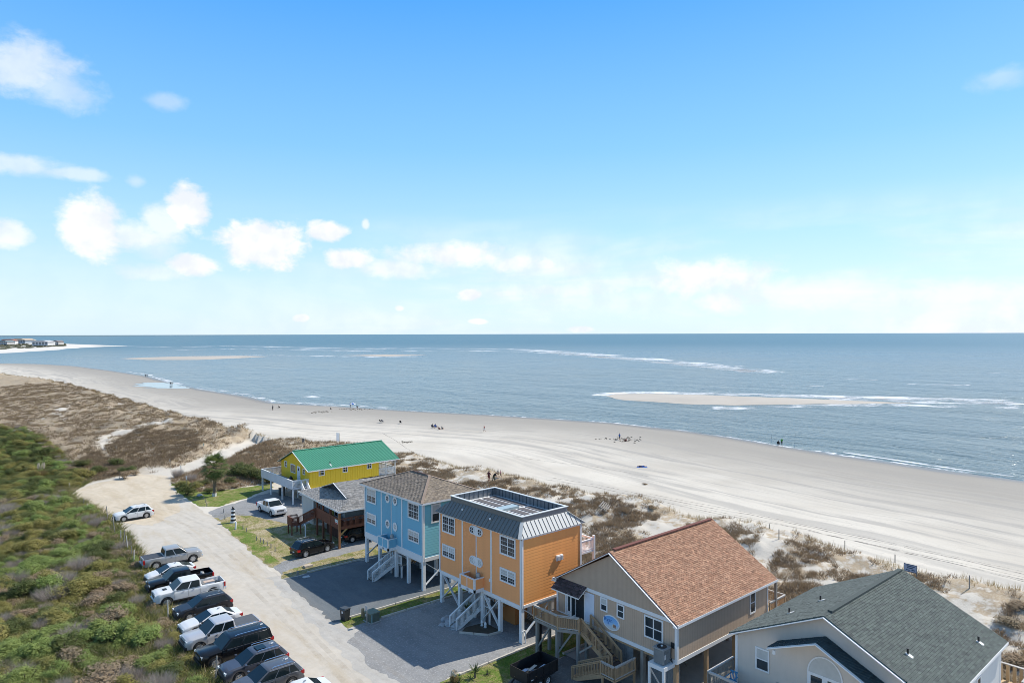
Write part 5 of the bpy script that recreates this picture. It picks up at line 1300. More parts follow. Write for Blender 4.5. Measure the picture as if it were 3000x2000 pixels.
    for (x_, y_) in [(1.9, 3.0), (1.9, 5.4), (1.9, 7.4), (4.2, 2.7)]: stick('stilt', m_rust, e, (x_, y_, 0), (x_, y_, dz - .2), .2)
    for xx in (4.4, 8, 12): 
        for yy in (.5, 4, 8, 12): stick('stilt', m_wood, e, (xx, yy, 0), (xx, yy, Z0), .25)
    mbk = mat('yellow_brace', (.34, .22, .08), .85, var=.2)
    for (a, b) in [((4.4, .4, .6), (7.8, .4, 2.1)), ((4.4, .48, 2.1), (7.8, .48, .6)), ((.1, .3, 1.5), (1.1, .3, 2.3))]: MB().bar(a, b, .1, .18).build('brace', mbk, e)
    MB().tube([(4.15, .2, 0), (4.15, .2, 2.3)], .05, 8).build('drain_pipe', m_white, e)
    n = 16
    for k in range(n):
        yy = 3.0 + k * .29; MB().box(1.5, 1.54, yy, yy + .27, .05, dz - .3).build('screen_board', mat('rust_screen', (.085, .035, .022), .85, var=.3, vscale=3), e)
    stairs(e, (-1.55, 9.1, 1.25), (-.1, 7.3, dz + .02), 1.0, m_rust, (.8, .6, 0), True, m_rust, 7, pitch=.13)
    MB().box(-2.6, -1.3, 8.8, 10.3, 1.15, 1.25).build('landing', m_rust, e)
    railing(e, (-2.55, 8.85, 1.25), (-2.55, 10.25, 1.25), .95, m_rust, .1, .07); railing(e, (-2.55, 10.25, 1.25), (-1.35, 10.25, 1.25), .95, m_rust, .12, .05); railing(e, (-2.55, 8.85, 1.25), (-1.75, 8.85, 1.25), .95, m_rust, .1, .06)
    for p in [(-2.5, 8.9), (-2.5, 10.2), (-1.4, 10.2), (-1.4, 8.9)]: stick('deck_post', m_rust, e, (p[0], p[1], 0), (p[0], p[1], 1.2), .13)
    # flag-like sign board on the deck rail
    sg = MB().box(-.01, .025, .55, 1.35, dz + .35, dz + .85).build('rail_sign', mat('sign_white', (.65, .67, .64), .6), e)
    MB().box(-.015, -.01, .56, 1.34, dz + .36, dz + .5).build('sign_band', mat('sign_red', (.4, .05, .04), .6), sg)
    MB().box(-.015, -.01, .56, 1.34, dz + .62, dz + .7).build('sign_band', mat('sign_teal', (.25, .45, .36), .6), sg)
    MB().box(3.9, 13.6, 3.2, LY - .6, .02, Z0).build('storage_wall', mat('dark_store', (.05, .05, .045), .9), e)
grey_house()
# ------------------------------------------------------------------ vehicles
def paint(name, col, metal=0.0, rough=0.32):
    return mat('paint_' + name, col, rough, metal=metal, coat=0.3 if max(col) > .05 else 0.12, var=0.04, vscale=1.0, spec=0.5 if max(col) > .05 else 0.35)
m_cglass = mat('car_glass', (0.010, 0.017, 0.02), 0.10, spec=0.28, var=0.3)
m_tyre = mat('tyre_rubber', (0.018, 0.018, 0.018), 0.85, var=0.2)
m_alloy = mat('alloy_rim', (0.50, 0.50, 0.50), 0.3, metal=0.6)
m_trim = mat('car_trim', (0.02, 0.02, 0.022), 0.55)
m_chrome = mat('chrome', (0.65, 0.66, 0.68), 0.15, metal=0.9)
m_head = mat('headlamp', (0.62, 0.65, 0.66), 0.12, spec=0.8)
m_tail = mat('taillamp', (0.42, 0.012, 0.012), 0.2)
m_plate = mat('number_plate', (0.55, 0.58, 0.6), 0.5)
def interp(x, pts):
    xs = [p[0] for p in pts]; ys = [p[1] for p in pts]
    return float(np.interp(x, xs, ys))
SPECS = {
    # L, W, axles, tyre radius, body top profile (x, z), cabin base and roof ends, roof height, tumblehome
    'suv': dict(L=4.70, W=1.88, wf=1.38, wr=-1.38, r=.385, sill=.27,
                top=[(-2.35, .86), (-2.30, 1.03), (-1.8, 1.12), (.6, 1.08), (1.05, 1.07), (1.75, 1.02), (2.12, .95), (2.29, .84), (2.35, .62)],
                base=(-2.24, 1.20), roof=(-1.74, .12), zr=1.71, tumble=.80),
    'bigsuv': dict(L=5.45, W=2.06, wf=1.74, wr=-1.52, r=.43, sill=.34,
                top=[(-2.72, 1.05), (-2.68, 1.20), (.9, 1.22), (1.3, 1.22), (2.48, 1.15), (2.68, 1.07), (2.725, .84)],
                base=(-2.64, 1.34), roof=(-2.44, .52), zr=1.95, tumble=.82),
    'sedan': dict(L=4.85, W=1.85, wf=1.45, wr=-1.37, r=.345, sill=.23,
                top=[(-2.42, .76), (-2.37, .94), (-1.75, 1.02), (.8, .97), (1.2, .94), (1.9, .86), (2.25, .76), (2.38, .66), (2.42, .52)],
                base=(-1.95, 1.22), roof=(-1.0, -.02), zr=1.46, tumble=.76),
    'hatch': dict(L=4.55, W=1.78, wf=1.40, wr=-1.30, r=.33, sill=.23,
                top=[(-2.27, .86), (-2.22, 1.06), (-1.5, 1.06), (.9, .99), (1.3, .95), (1.9, .85), (2.14, .74), (2.24, .64), (2.27, .5)],
                base=(-2.16, 1.32), roof=(-.80, .06), zr=1.49, tumble=.75),
    'pickup': dict(L=5.85, W=2.05, wf=1.95, wr=-1.72, r=.43, sill=.42,
                top=[(-2.92, 1.10), (-2.89, 1.22), (-.72, 1.22), (1.1, 1.22), (1.5, 1.23), (2.6, 1.16), (2.83, 1.08), (2.92, .86)],
                base=(-.90, 1.50), roof=(-.76, .66), zr=1.95, tumble=.81, bed=(-2.82, -.97)),
    'longpickup': dict(L=6.1, W=2.08, wf=2.05, wr=-1.95, r=.46, sill=.47,
                top=[(-3.05, 1.18), (-3.02, 1.32), (-.72, 1.32), (1.2, 1.32), (1.6, 1.36), (2.72, 1.30), (2.96, 1.2), (3.05, .95)],
                base=(-.94, 1.58), roof=(-.82, .74), zr=2.05, tumble=.81, bed=(-2.95, -1.02)),
}
_wheel = {}
def wheel_meshes(r, spokes, dark):
    key = (r, spokes, dark)
    if key in _wheel: return _wheel[key]
    w = .24
    ty = MB().lathe([(r * .62, -w / 2), (r * .9, -w / 2), (r, -w * .36), (r, w * .36), (r * .9, w / 2), (r * .62, w / 2)], 22, axis='y').mesh('tyre', True); ty.materials.append(m_tyre)
    rm = MB().lathe([(r * .66, -w * .3), (r * .66, w * .50), (r * .60, w * .50), (r * .57, w * .28), (0, w * .24)], 22, axis='y')
    for k in range(spokes):
        a = 2 * math.pi * k / spokes; d = Vector((math.cos(a), 0, math.sin(a)))
        rm.bar(d * .02 + Vector((0, w * .40, 0)), d * (r * .62) + Vector((0, w * .42, 0)), r * .19, .05, up=(0, 1, 0))
    rmm = rm.mesh('rim'); rmm.materials.append(m_trim if dark else m_alloy)
    hub = MB().lathe([(r * .16, w * .2), (r * .16, w * .46), (0, w * .48)], 10, axis='y').mesh('hub_cap'); hub.materials.append(m_alloy)
    bk = MB().lathe([(r * .58, w * .22), (0, w * .22)], 18, axis='y').mesh('brake_disc'); bk.materials.append(m_trim)
    _wheel[key] = (ty, rmm, hub, bk); return _wheel[key]
def vehicle(kind, name, label, x, y, heading, pm, cat, spokes=6, cover=None, rails=False, chrome=False, sunroof=False, grille=None, wheeldark=False, group='cars parked along the scrub edge', gear=False, scoop=False, z=0.0, box=False):
    S = SPECS[kind]; L, W, r = S['L'], S['W'], S['r']; hw = W / 2
    e = empty(name, (x, y, z + .015), label, cat, group, heading)
    top = S['top']; bed = S.get('bed')
    xs = sorted(set([round(v, 3) for v in list(np.linspace(-L / 2, L / 2, 25)) + [p[0] for p in top] +
                     [w + d * r * 1.22 for w in (S['wf'], S['wr']) for d in (-1, -.97, -.8, -.5, -.2, 0, .2, .5, .8, .97, 1)] +
                     ([bed[0], bed[0] + .012, bed[1] - .012, bed[1]] if bed else [])]))
    rings = []
    for xx in xs:
        zt = interp(xx, top); e_ = abs(xx) / (L / 2)
        w = hw * (1 - .10 * max(0, (e_ - .80) / .20) ** 2.0) - (.06 if e_ > .985 else 0)
        zb = S['sill'] + (.16 if e_ > .985 else .05 * max(0, (e_ - .85) / .15))
        for wx in (S['wf'], S['wr']):
            q = abs(xx - wx) / (r * 1.2)
            if q < 1: zb = max(zb, r + math.sqrt(max(0, 1 - q * q)) * r * 1.12)
        zb = min(zb, zt - .12)
        inb = bed and bed[0] < xx < bed[1] and not (abs(xx - bed[0]) < .006 or abs(xx - bed[1]) < .006)
        zi = zt - .52 if inb else zt + .035
        h = zt - zb; pinch = .985 if e_ < .9 else .95
        half = [(0, zi), (.80 * w, zi - (0 if inb else .012)), (.83 * w, zt if inb else zt + .004), (.93 * w, zt - .02), (.985 * w * pinch / .985, zt - h * .14), (w, zt - h * .38), (w * .995, zb + h * .3), (w * .97, zb)]
        rings.append((xx, half))
    mb = MB(); n = len(rings[0][1]); m_ = 2 * n - 1
    for xx, half in rings:
        mb.v += [(xx, yy, zz) for yy, zz in reversed(half)][: n - 1] and [(xx, -yy, zz) for yy, zz in reversed(half[1:])] + [(xx, yy, zz) for yy, zz in half]
    for i in range(len(rings) - 1):
        for j in range(m_ - 1):
            a = i * m_ + j; mb.f.append((a, a + 1, a + m_ + 1, a + m_))
    mb.f.append(tuple(range(m_))); q = (len(rings) - 1) * m_; mb.f.append(tuple(q + j for j in range(m_))[::-1])
    body = mb.build('body', pm, e, smooth=False)
    me = body.data
    me.polygons.foreach_set('use_smooth', [True] * len(me.polygons)); 
    try: me.set_sharp_from_angle(angle=R(32))
    except Exception: pass
    # dark underbody
    MB().box(-L / 2 + .25, L / 2 - .25, -hw * .80, hw * .80, S['sill'] - .06, S['sill'] + .35).build('underbody', m_trim, e)
    # cabin
    b0, b1 = S['base']; r0, r1 = S['roof']; zr = S['zr']; tb = S['tumble']
    zb0 = interp(b0, top) - .03; zb1 = interp(b1, top) - .03; wb = hw * .955; wr_ = hw * tb
    bmm = bmesh.new()
    vsn = [bmm.verts.new(p) for p in [(b0, -wb, zb0), (b1, -wb, zb1), (b1, wb, zb1), (b0, wb, zb0), (r0, -wr_, zr - .05), (r1, -wr_, zr - .04), (r1, wr_, zr - .04), (r0, wr_, zr - .05)]]
    for f in [(0, 3, 2, 1), (4, 5, 6, 7), (0, 1, 5, 4), (1, 2, 6, 5), (2, 3, 7, 6), (3, 0, 4, 7)]: bmm.faces.new([vsn[i] for i in f])
    bmesh.ops.recalc_face_normals(bmm, faces=bmm.faces)
    bmesh.ops.bevel(bmm, geom=[ed for ed in bmm.edges if max(v.co.z for v in ed.verts) > zr - .2], offset=.10, segments=3, affect='EDGES', profile=.6)
    # crown the roof
    for v in bmm.verts:
        if v.co.z > zr - .12: v.co.z += .055 * (1 - (v.co.y / wr_) ** 2) * (1 - ((v.co.x - (r0 + r1) / 2) / ((r1 - r0) / 2 + .3)) ** 2)
    cm = bpy.data.meshes.new('cabin'); bmm.to_mesh(cm); bmm.free(); cm.polygons.foreach_set('use_smooth', [True] * len(cm.polygons))
    try: cm.set_sharp_from_angle(angle=R(40))
    except Exception: pass
    cab = obj('cabin', cm, pm, e)
    def panel(nm, q, off, mm, par=None, inset=0.0):
        q = [Vector(p) for p in q]; c = sum(q, Vector()) / len(q); nn = (q[1] - q[0]).cross(q[2] - q[0]).normalized()
        cc = Vector(((b0 + b1) / 2, 0, zr * .7)); nn = nn if nn.dot(c - cc) > 0 else -nn
        q = [p + (c - p) * inset for p in q]
        return MB().prism([tuple(p) for p in q], nn * -.01, nn * off).build(nm, mm, par or e)
    def sidept(xb, t, s):      # point on the cabin flank: belt x, fraction up, side
        return None
    # windscreen and rear glass
    def fl(a, b, t): return tuple(Vector(a).lerp(Vector(b), t))
    A, B_, C_, D_ = (b1, -wb, zb1), (b1, wb, zb1), (r1, wr_, zr - .04), (r1, -wr_, zr - .04)
    ws = [Vector(A).lerp(Vector(D_), .06) + Vector((0, .07, 0)), Vector(B_).lerp(Vector(C_), .06) - Vector((0, .07, 0)), Vector(B_).lerp(Vector(C_), .90) - Vector((0, .07, 0)), Vector(A).lerp(Vector(D_), .90) + Vector((0, .07, 0))]
    panel('windscreen', ws, .014, m_cglass)
    A, B_, C_, D_ = (b0, -wb, zb0), (b0, wb, zb0), (r0, wr_, zr - .05), (r0, -wr_, zr - .05)
    t0 = .12 if not bed else .18
    rg = [Vector(A).lerp(Vector(D_), t0) + Vector((0, .14, 0)), Vector(B_).lerp(Vector(C_), t0) - Vector((0, .14, 0)), Vector(B_).lerp(Vector(C_), .84) - Vector((0, .12, 0)), Vector(A).lerp(Vector(D_), .84) + Vector((0, .12, 0))]
    panel('rear_window', rg, .014, m_cglass)
    # side windows: cut the flank quad into lights
    lo_t, hi_t = .07, .85
    def flank(s, xf, t):
        # xf 0..1 between rear and front edge of the flank at height fraction t
        pr = Vector((b0, s * wb, zb0)).lerp(Vector((r0, s * wr_, zr - .05)), t); pf = Vector((b1, s * wb, zb1)).lerp(Vector((r1, s * wr_, zr - .04)), t)
        return pr.lerp(pf, xf)
    if bed: cuts = [(.05, .45), (.49, .95)]
    elif kind == 'bigsuv': cuts = [(.04, .28), (.31, .61), (.64, .95)]
    elif kind in ('suv',): cuts = [(.05, .26), (.28, .585), (.605, .95)]
    else: cuts = [(.08, .47), (.49, .94)]
    for s in (-1, 1):
        for ci, (f0, f1) in enumerate(cuts):
            q = [flank(s, f0 + (.02 if ci == 0 else 0), lo_t), flank(s, f1, lo_t), flank(s, f1 - .01, hi_t), flank(s, f0 + (.05 if ci == 0 and not bed else 0.0), hi_t)]
            panel('side_window', q, .012, m_cglass)
        if chrome:
            MB().bar(flank(s, cuts[0][0], lo_t - .05) + Vector((0, s * .015, 0)), flank(s, cuts[-1][1] + .02, lo_t - .05) + Vector((0, s * .015, 0)), .02, .03).build('window_trim', m_chrome, e)
            MB().bar(flank(s, cuts[0][0] + .05, hi_t + .04) + Vector((0, s * .02, 0)), flank(s, cuts[-1][1] - .02, hi_t + .04) + Vector((0, s * .02, 0)), .02, .03).build('window_trim', m_chrome, e)
        # mirrors, handles
        mp = flank(s, .93, .04) + Vector((-.02, s * .16, .06))
        MB().obox(mp, (1, 0, 0), (0, 1, 0), (0, 0, 1), -.06, .08, -.12, .12, -.08, .09).build('mirror', m_trim if not chrome else pm, e)
        zh = interp(0, top) - .16
        for xf in ((.30, .64) if not kind == 'bigsuv' else (.42, .72)):
            p = flank(s, xf, 0); MB().box(p.x - .09, p.x + .09, s * (hw + .008) - .014, s * (hw + .008) + .014, zh, zh + .03).build('door_handle', m_chrome if chrome else m_trim, e)
        for xf in (.06, .47, .95) if bed else (.28, .58, .95):
            p = flank(s, xf, 0); zt_ = interp(p.x, top) - .05; MB().box(p.x - .006, p.x + .006, s * (hw + .002) - .004, s * (hw + .002) + .004, S['sill'] + .18, zt_ - .06).build('door_gap', m_trim, e)
        MB().box(S['wr'] + r * 1.25, S['wf'] - r * 1.25, s * hw * .97 - .03, s * hw * .97 + .03, S['sill'] - .04, S['sill'] + .07).build('sill', m_trim, e)
        # wheels
        for wx in (S['wf'], S['wr']):
            ty, rm, hb, bk = wheel_meshes(r, spokes, wheeldark)
            w_ = obj('wheel', ty, None, e, (wx, s * (hw - .13), r - .015)); w_.rotation_euler = (0, 0, 0 if s > 0 else math.pi)
            obj('rim', rm, None, w_); obj('hub_cap', hb, None, w_); obj('brake_disc', bk, None, w_)
            MB().lathe([(r * 1.14, -.12), (r * 1.14, .10), (r * 1.02, .10)], 20, axis='y').build('wheel_well', m_trim, e, (wx, s * (hw - .16), r - .015))
        # lamps
        xf_ = L / 2; zl = interp(xf_ - .25, top)
        MB().box(xf_ - .36, xf_ - .03, s * hw * .72 - .17, s * hw * .72 + .15, zl - .24, zl - .06).build('headlight', m_head, e)
        zl2 = interp(-L / 2 + .1, top)
        if bed: MB().box(-L / 2 - .015, -L / 2 + .14, s * hw * .9 - .1, s * hw * .9 + .07, zl2 - .48, zl2 - .06).build('tail_light', m_tail, e)
        else: MB().box(-L / 2 - .012, -L / 2 + .30, s * hw * .84 - .16, s * hw * .84 + .10, zl2 - .28, zl2 - .05).build('tail_light', m_tail, e)
        if rails: MB().tube([flank(s, .08, .99) + Vector((.05, -s * .06, .07)), flank(s, .12, 1) + Vector((.1, -s * .06, .11)), flank(s, .86, 1) + Vector((-.1, -s * .06, .12)), flank(s, .92, 1) + Vector((-.05, -s * .06, .06))], .022, 6).build('roof_rail', m_chrome if chrome else m_grey, e)
    zl = interp(L / 2 - .1, top)
    MB().box(L / 2 - .14, L / 2 + .012, -hw * .5, hw * .5, zl - .36, zl - .10).build('grille', grille or m_trim, e)
    for k in range(3): MB().box(L / 2 - .02, L / 2 + .024, -hw * .47, hw * .47, zl - .33 + k * .08, zl - .31 + k * .08).build('grille_bar', m_chrome, e)
    big = bool(bed)
    MB().box(L / 2 - .18, L / 2 + (.07 if big else .02), -hw * .90, hw * .90, S['sill'] + .02, S['sill'] + .24).build('front_bumper', (m_chrome if big and chrome else m_trim) if big else m_trim, e)
    MB().box(-L / 2 - (.10 if big else .03), -L / 2 + .14, -hw * .88, hw * .88, S['sill'] + .06, S['sill'] + .27).build('rear_bumper', m_chrome if big else m_trim, e)
    MB().box(-L / 2 - .03 - (.08 if big else 0), -L / 2 + .05, -.16, .16, S['sill'] + .32 if not big else S['sill'] + .30, S['sill'] + .45).build('number_plate', m_plate, e)
    if bed:
        zt = interp(-1.8, top)
        if cover: MB().box(bed[0] + .01, bed[1] - .01, -hw * .85, hw * .85, zt - .02, zt + .035).build('bed_cover', cover, e)
        else: MB().box(bed[0] + .02, bed[1] - .02, -hw * .78, hw * .78, zt - .518, zt - .50).build('bed_liner', m_trim, e)
        MB().box(-L / 2 - .008, -L / 2 + .01, -.12, .12, zt - .22, zt - .12).build('tailgate_handle', m_trim, e)
    if sunroof: MB().box(r1 - .95, r1 - .25, -.38, .38, zr + .005, zr + .03).build('sunroof', m_cglass, e)
    if scoop: MB().box(1.9, 2.25, -.26, .26, interp(2.05, top) + .01, interp(2.05, top) + .055).build('hood_scoop', m_trim, e)
    if not bed: MB().prism([(0, -.03, 0), (0, .03, 0), (0, .0, .09)], (r0 + .25, 0, zr + .02), (r0 + .45, 0, zr + .0)).build('antenna_fin', m_white if chrome else m_grey, e)
    return e
P_white = paint('white', (.62, .62, .61)); P_silver = paint('silver', (.36, .355, .345), .35, .35); P_black = paint('black', (.006, .0065, .008), 0, .22)
P_navy = paint('dark_grey', (.018, .019, .023), .0); P_slate = paint('slate', (.075, .080, .098), .35, .3); P_pewter = paint('pewter', (.105, .107, .115), .35, .3); P_lsilver = paint('light_silver', (.47, .47, .48), .3, .32)
WEST = math.pi                 # nose towards the thicket
m_tonneau = mat('tonneau_vinyl', (.045, .048, .055), .6, var=.12)
vehicle('suv', 'parked_car', 'white crossover with roof rails parked alone on the sandy turning circle', -14.75, 62.75, WEST + R(2), P_white, 'car', 5, rails=True)
vehicle('pickup', 'parked_pickup', 'silver crew-cab pickup with black bed cover, nose to the road', -15.95, 39.5, R(-2), P_silver, 'pickup', 6, cover=m_tonneau, chrome=True)
vehicle('hatch', 'parked_car', 'white hatchback between the silver pickup and the black pickup', -17.3, 34.7, WEST, P_white, 'car', 6)
vehicle('pickup', 'parked_pickup', 'black pickup with an open bed between the white hatchback and white pickup', -17.25, 31.35, WEST + R(-3), P_black, 'pickup', 6)
vehicle('longpickup', 'parked_pickup', 'tall white heavy-duty pickup with gear in its open bed', -17.45, 27.75, WEST + R(-4), P_white, 'pickup', 8, chrome=True, scoop=True)
vehicle('suv', 'parked_car', 'dark charcoal crossover beside the white heavy-duty pickup', -17.55, 23.15, WEST, P_navy, 'car', 5, rails=True)
vehicle('sedan', 'parked_car', 'white sedan squeezed beside the silver pickup with a grey bed cover', -17.95, 19.75, WEST, P_white, 'car', 7)
vehicle('pickup', 'parked_pickup', 'light silver extended-cab pickup with grey bed cover, nose to the scrub', -18.15, 16.45, WEST, P_lsilver, 'pickup', 5, cover=mat('tonneau_grey', (.085, .09, .095), .6, var=.1))
vehicle('bigsuv', 'parked_car', 'long glossy black full-size SUV with chrome window trim', -18.25, 12.95, WEST, P_black, 'car', 6, rails=True, chrome=True)
vehicle('suv', 'parked_car', 'slate grey crossover with a sunroof beside the black full-size SUV', -18.0, 9.65, WEST, P_slate, 'car', 5, rails=True, chrome=True, sunroof=True)
vehicle('suv', 'parked_car', 'pewter grey crossover between the slate crossover and a white sedan', -18.2, 6.5, WEST, P_pewter, 'car', 5, rails=True, chrome=True)
vehicle('sedan', 'parked_car', 'white sedan beside the pewter crossover at the end of the parking row', -17.6, 3.1, WEST, P_white, 'car', 5)
vehicle('pickup', 'parked_pickup', 'white pickup parked on the drive of the yellow house', .55, 53.2, R(-88), P_white, 'pickup', 6, chrome=True, group='cars at the houses')
vehicle('suv', 'parked_car', 'black crossover parked beside the red-brown deck of the grey house', -2.75, 32.85, R(6), P_black, 'car', 5, rails=True, group='cars at the houses')
vehicle('suv', 'parked_car', 'dark car sheltering under the grey house', 3.9, 34.2, R(0), P_black, 'car', 5, group='cars at the houses')

def bed_gear():
    e = empty('cooler', (-15.7, 27.5, .92), 'white and tan cooler box in the bed of the tall white pickup', 'cooler')
    MB().box(-.45, .45, -.25, .25, 0, .38).build('body', m_white, e); MB().box(-.46, .46, -.26, .26, .38, .46).build('lid', mat('cooler_lid', (.5, .38, .3), .6), e)
    for s in (-1, 1): MB().bar((s * .48, -.12, .25), (s * .48, .12, .25), .04).build('handle', m_grey, e)
    e = empty('beach_cart', (-15.25, 28.2, .92), 'folded white tube cart in the bed of the tall white pickup', 'cart')
    MB().tube([(-.5, -.2, .1), (-.5, -.2, .55), (.5, -.2, .55), (.5, -.2, .1)], .025, 6).build('frame', m_white, e); MB().tube([(-.5, .15, .1), (-.5, .15, .5), (.5, .15, .5), (.5, .15, .1)], .025, 6).build('frame', m_white, e)
    MB().box(-.45, .45, -.18, .13, .12, .18).build('tray', m_grey, e)
    e = empty('duffel_bag', (-15.2, 31.3, .82), 'pale sack lying in the bed of the black pickup', 'bag')
    MB().lathe([(.02, -.3), (.16, -.24), (.19, 0), (.15, .24), (.02, .3)], 9, (0, 0, .18), axis='y').build('sack', mat('sack_pale', (.42, .42, .4), .8, var=.1), e); MB().tube([(0, -.15, .34), (0, 0, .44), (0, .15, .34)], .015, 5).build('strap', m_trim, e)
bed_gear()

def trailer():
    e = empty('dump_trailer', (-3.35, -5.15, 0), 'black twin-axle dump trailer loaded with scrap boards beside the tan house', 'trailer', None, R(3))
    m = mat('trailer_black', (.012, .012, .013), .55, var=.2); L, W, z0, z1 = 3.1, 1.75, .72, 1.5
    MB().box(-L / 2, L / 2, -W / 2, W / 2, z0 - .08, z0).build('floor', m, e)
    for s in (-1, 1):
        MB().box(-L / 2, L / 2, s * W / 2 - .03, s * W / 2 + .03, z0, z1).build('side_panel', m, e)
        for k in range(5): MB().box(-L / 2 + .1 + k * .7, -L / 2 + .16 + k * .7, s * (W / 2 + .05) - .02, s * (W / 2 + .05) + .02, z0, z1).build('side_rib', m, e)
        for xx in (-.42, .42):
            ty = MB().lathe([(.2, -.1), (.33, -.1), (.35, -.06), (.35, .06), (.33, .1), (.2, .1)], 18, axis='y').mesh('wheel', True); ty.materials.append(m_tyre)
            w = obj('wheel', ty, None, e, (xx, s * (W / 2 - .02), .35)); rm = MB().lathe([(.22, -.05), (.22, .09), (.19, .09), (.17, .05), (0, .06)], 16, axis='y')
            rmm = rm.build('rim', m_white, w); w.rotation_euler = (0, 0, 0 if s > 0 else math.pi)
            for k in range(8):
                a = k * math.pi / 4; MB().lathe([(.03, .04), (.03, .085), (0, .09)], 6, (math.cos(a) * .11, 0, math.sin(a) * .11), 'y').build('rim_hole', m_trim, w)
        MB().box(-1.0, 1.0, s * (W / 2 + .08) - .12, s * (W / 2 + .08) + .1, .72, .76).build('fender', m, e)
        MB().box(-L / 2 + .3, -L / 2 + .5, s * (W / 2 + .035) - .01, s * (W / 2 + .035) + .01, z0 + .15, z0 + .2).build('reflector', m_white, e)
    MB().box(L / 2 - .03, L / 2 + .03, -W / 2 + .03, W / 2 - .03, z0, z1).build('end_panel', m, e)
    MB().box(-L / 2 - .03, -L / 2 + .03, -W / 2 + .03, W / 2 - .03, z0, z1).build('tailgate', m, e)
    MB().bar((-L / 2, -.5, .6), (-L / 2 - 1.2, 0, .55), .08).build('drawbar', m, e); MB().bar((-L / 2, .5, .6), (-L / 2 - 1.2, 0, .55), .08).build('drawbar', m, e)
    MB().box(-L / 2 - .1, -L / 2, -.7, -.6, z0 - .1, z0).build('tail_light', m_tail, e)
    r = random.Random(3)
    for k in range(9):
        q = empty('scrap_board', (-3.35 + r.uniform(-1.1, 1.0), -5.15 + r.uniform(-.55, .5), .74 + k * .035), ['pale scrap board lying in the black trailer', 'blue-white scrap panel lying in the black trailer', 'brown scrap board lying in the black trailer'][k % 3], 'board', 'scrap in the trailer', r.uniform(-.9, .9))
        MB().box(-.5, .5, -.12 - .05 * (k % 3), .12, 0, .03).build('board_face', [mat('scrap_pale', (.55, .52, .46), .8, var=.2), mat('scrap_blue', (.45, .55, .68), .7), mat('scrap_brown', (.3, .2, .12), .85)][k % 3], q)
trailer()
# ------------------------------------------------------------------ plants
def leafmat(name, c1, c2, c3=None, rough=.65):
    "foliage: per-plant and per-clump hue variation, a little light through the leaves"
    m = bpy.data.materials.new(name); m.use_nodes = True; T = NT(m.node_tree); b = m.node_tree.nodes['Principled BSDF']
    at = T.n('ShaderNodeAttribute'); at.attribute_name = 'tint'
    oi = T.n('ShaderNodeObjectInfo')
    c = T.mix(at.outputs['Fac'], c1, c2)
    c = T.mix(T.math('MULTIPLY', oi.outputs['Random'], .75), c, c3 or c1)
    T.link(c, b.inputs['Base Color']); b.inputs['Roughness'].default_value = rough; b.inputs['Specular IOR Level'].default_value = .25
    tr = T.n('ShaderNodeBsdfTranslucent'); T.link(c, tr.inputs[0]); mx = T.n('ShaderNodeMixShader'); mx.inputs[0].default_value = .42
    T.link(b.outputs[0], mx.inputs[1]); T.link(tr.outputs[0], mx.inputs[2]); T.link(mx.outputs[0], m.node_tree.nodes['Material Output'].inputs[0])
    return m
def tri_mesh(name, V, m, tint=None, quads=False):
    "V: (n, 3 or 4, 3) array of separate triangles or quads"
    n, k, _ = V.shape; me = bpy.data.meshes.new(name)
    me.vertices.add(n * k); me.vertices.foreach_set('co', V.reshape(-1).astype(np.float32))
    me.loops.add(n * k); me.loops.foreach_set('vertex_index', np.arange(n * k, dtype=np.int32))
    me.polygons.add(n); me.polygons.foreach_set('loop_start', np.arange(n, dtype=np.int32) * k)
    me.update(calc_edges=True)
    if tint is not None:
        at = me.attributes.new('tint', 'FLOAT', 'POINT'); at.data.foreach_set('value', np.repeat(tint, k).astype(np.float32))
    me.materials.append(m); return me
def leaf_cloud(r, lobes, nleaf, size, upbias=.4, flat=1.0):
    "leaf-sized quads spread through the shell and inside of several lobes"
    out = []; tint = []
    w = np.array([l[3] ** 2 for l in lobes]); w = w / w.sum()
    which = r.choice(len(lobes), nleaf, p=w)
    L = np.array(lobes)[which]
    d = r.normal(size=(nleaf, 3)); d[:, 2] = np.abs(d[:, 2]) * 1.0 - .25 * r.random(nleaf); d /= np.linalg.norm(d, axis=1, keepdims=True)
    rad = L[:, 3] * (1 - .45 * r.random(nleaf) ** 2.2)
    rad = np.where(r.random(nleaf) < .14, L[:, 3] * r.uniform(1.0, 1.4, nleaf), rad)
    p = L[:, :3] + d * rad[:, None] * np.array([1, 1, flat]) + r.normal(size=(nleaf, 3)) * .055
    nrm = d * .7 + r.normal(size=(nleaf, 3)) * .6 + np.array([0, 0, upbias]); nrm /= np.linalg.norm(nrm, axis=1, keepdims=True)
    a = np.cross(nrm, r.normal(size=(nleaf, 3))); a /= np.linalg.norm(a, axis=1, keepdims=True); b = np.cross(nrm, a)
    s = size * r.uniform(.6, 1.3, nleaf)[:, None]; asp = r.uniform(.35, .7, nleaf)[:, None]
    Q = np.stack([p - a * s, p + b * s * asp, p + a * s, p - b * s * asp], 1)
    lobt = r.random(len(lobes))[which]
    return Q, np.clip(lobt * .6 + r.random(nleaf) * .5, 0, 1)
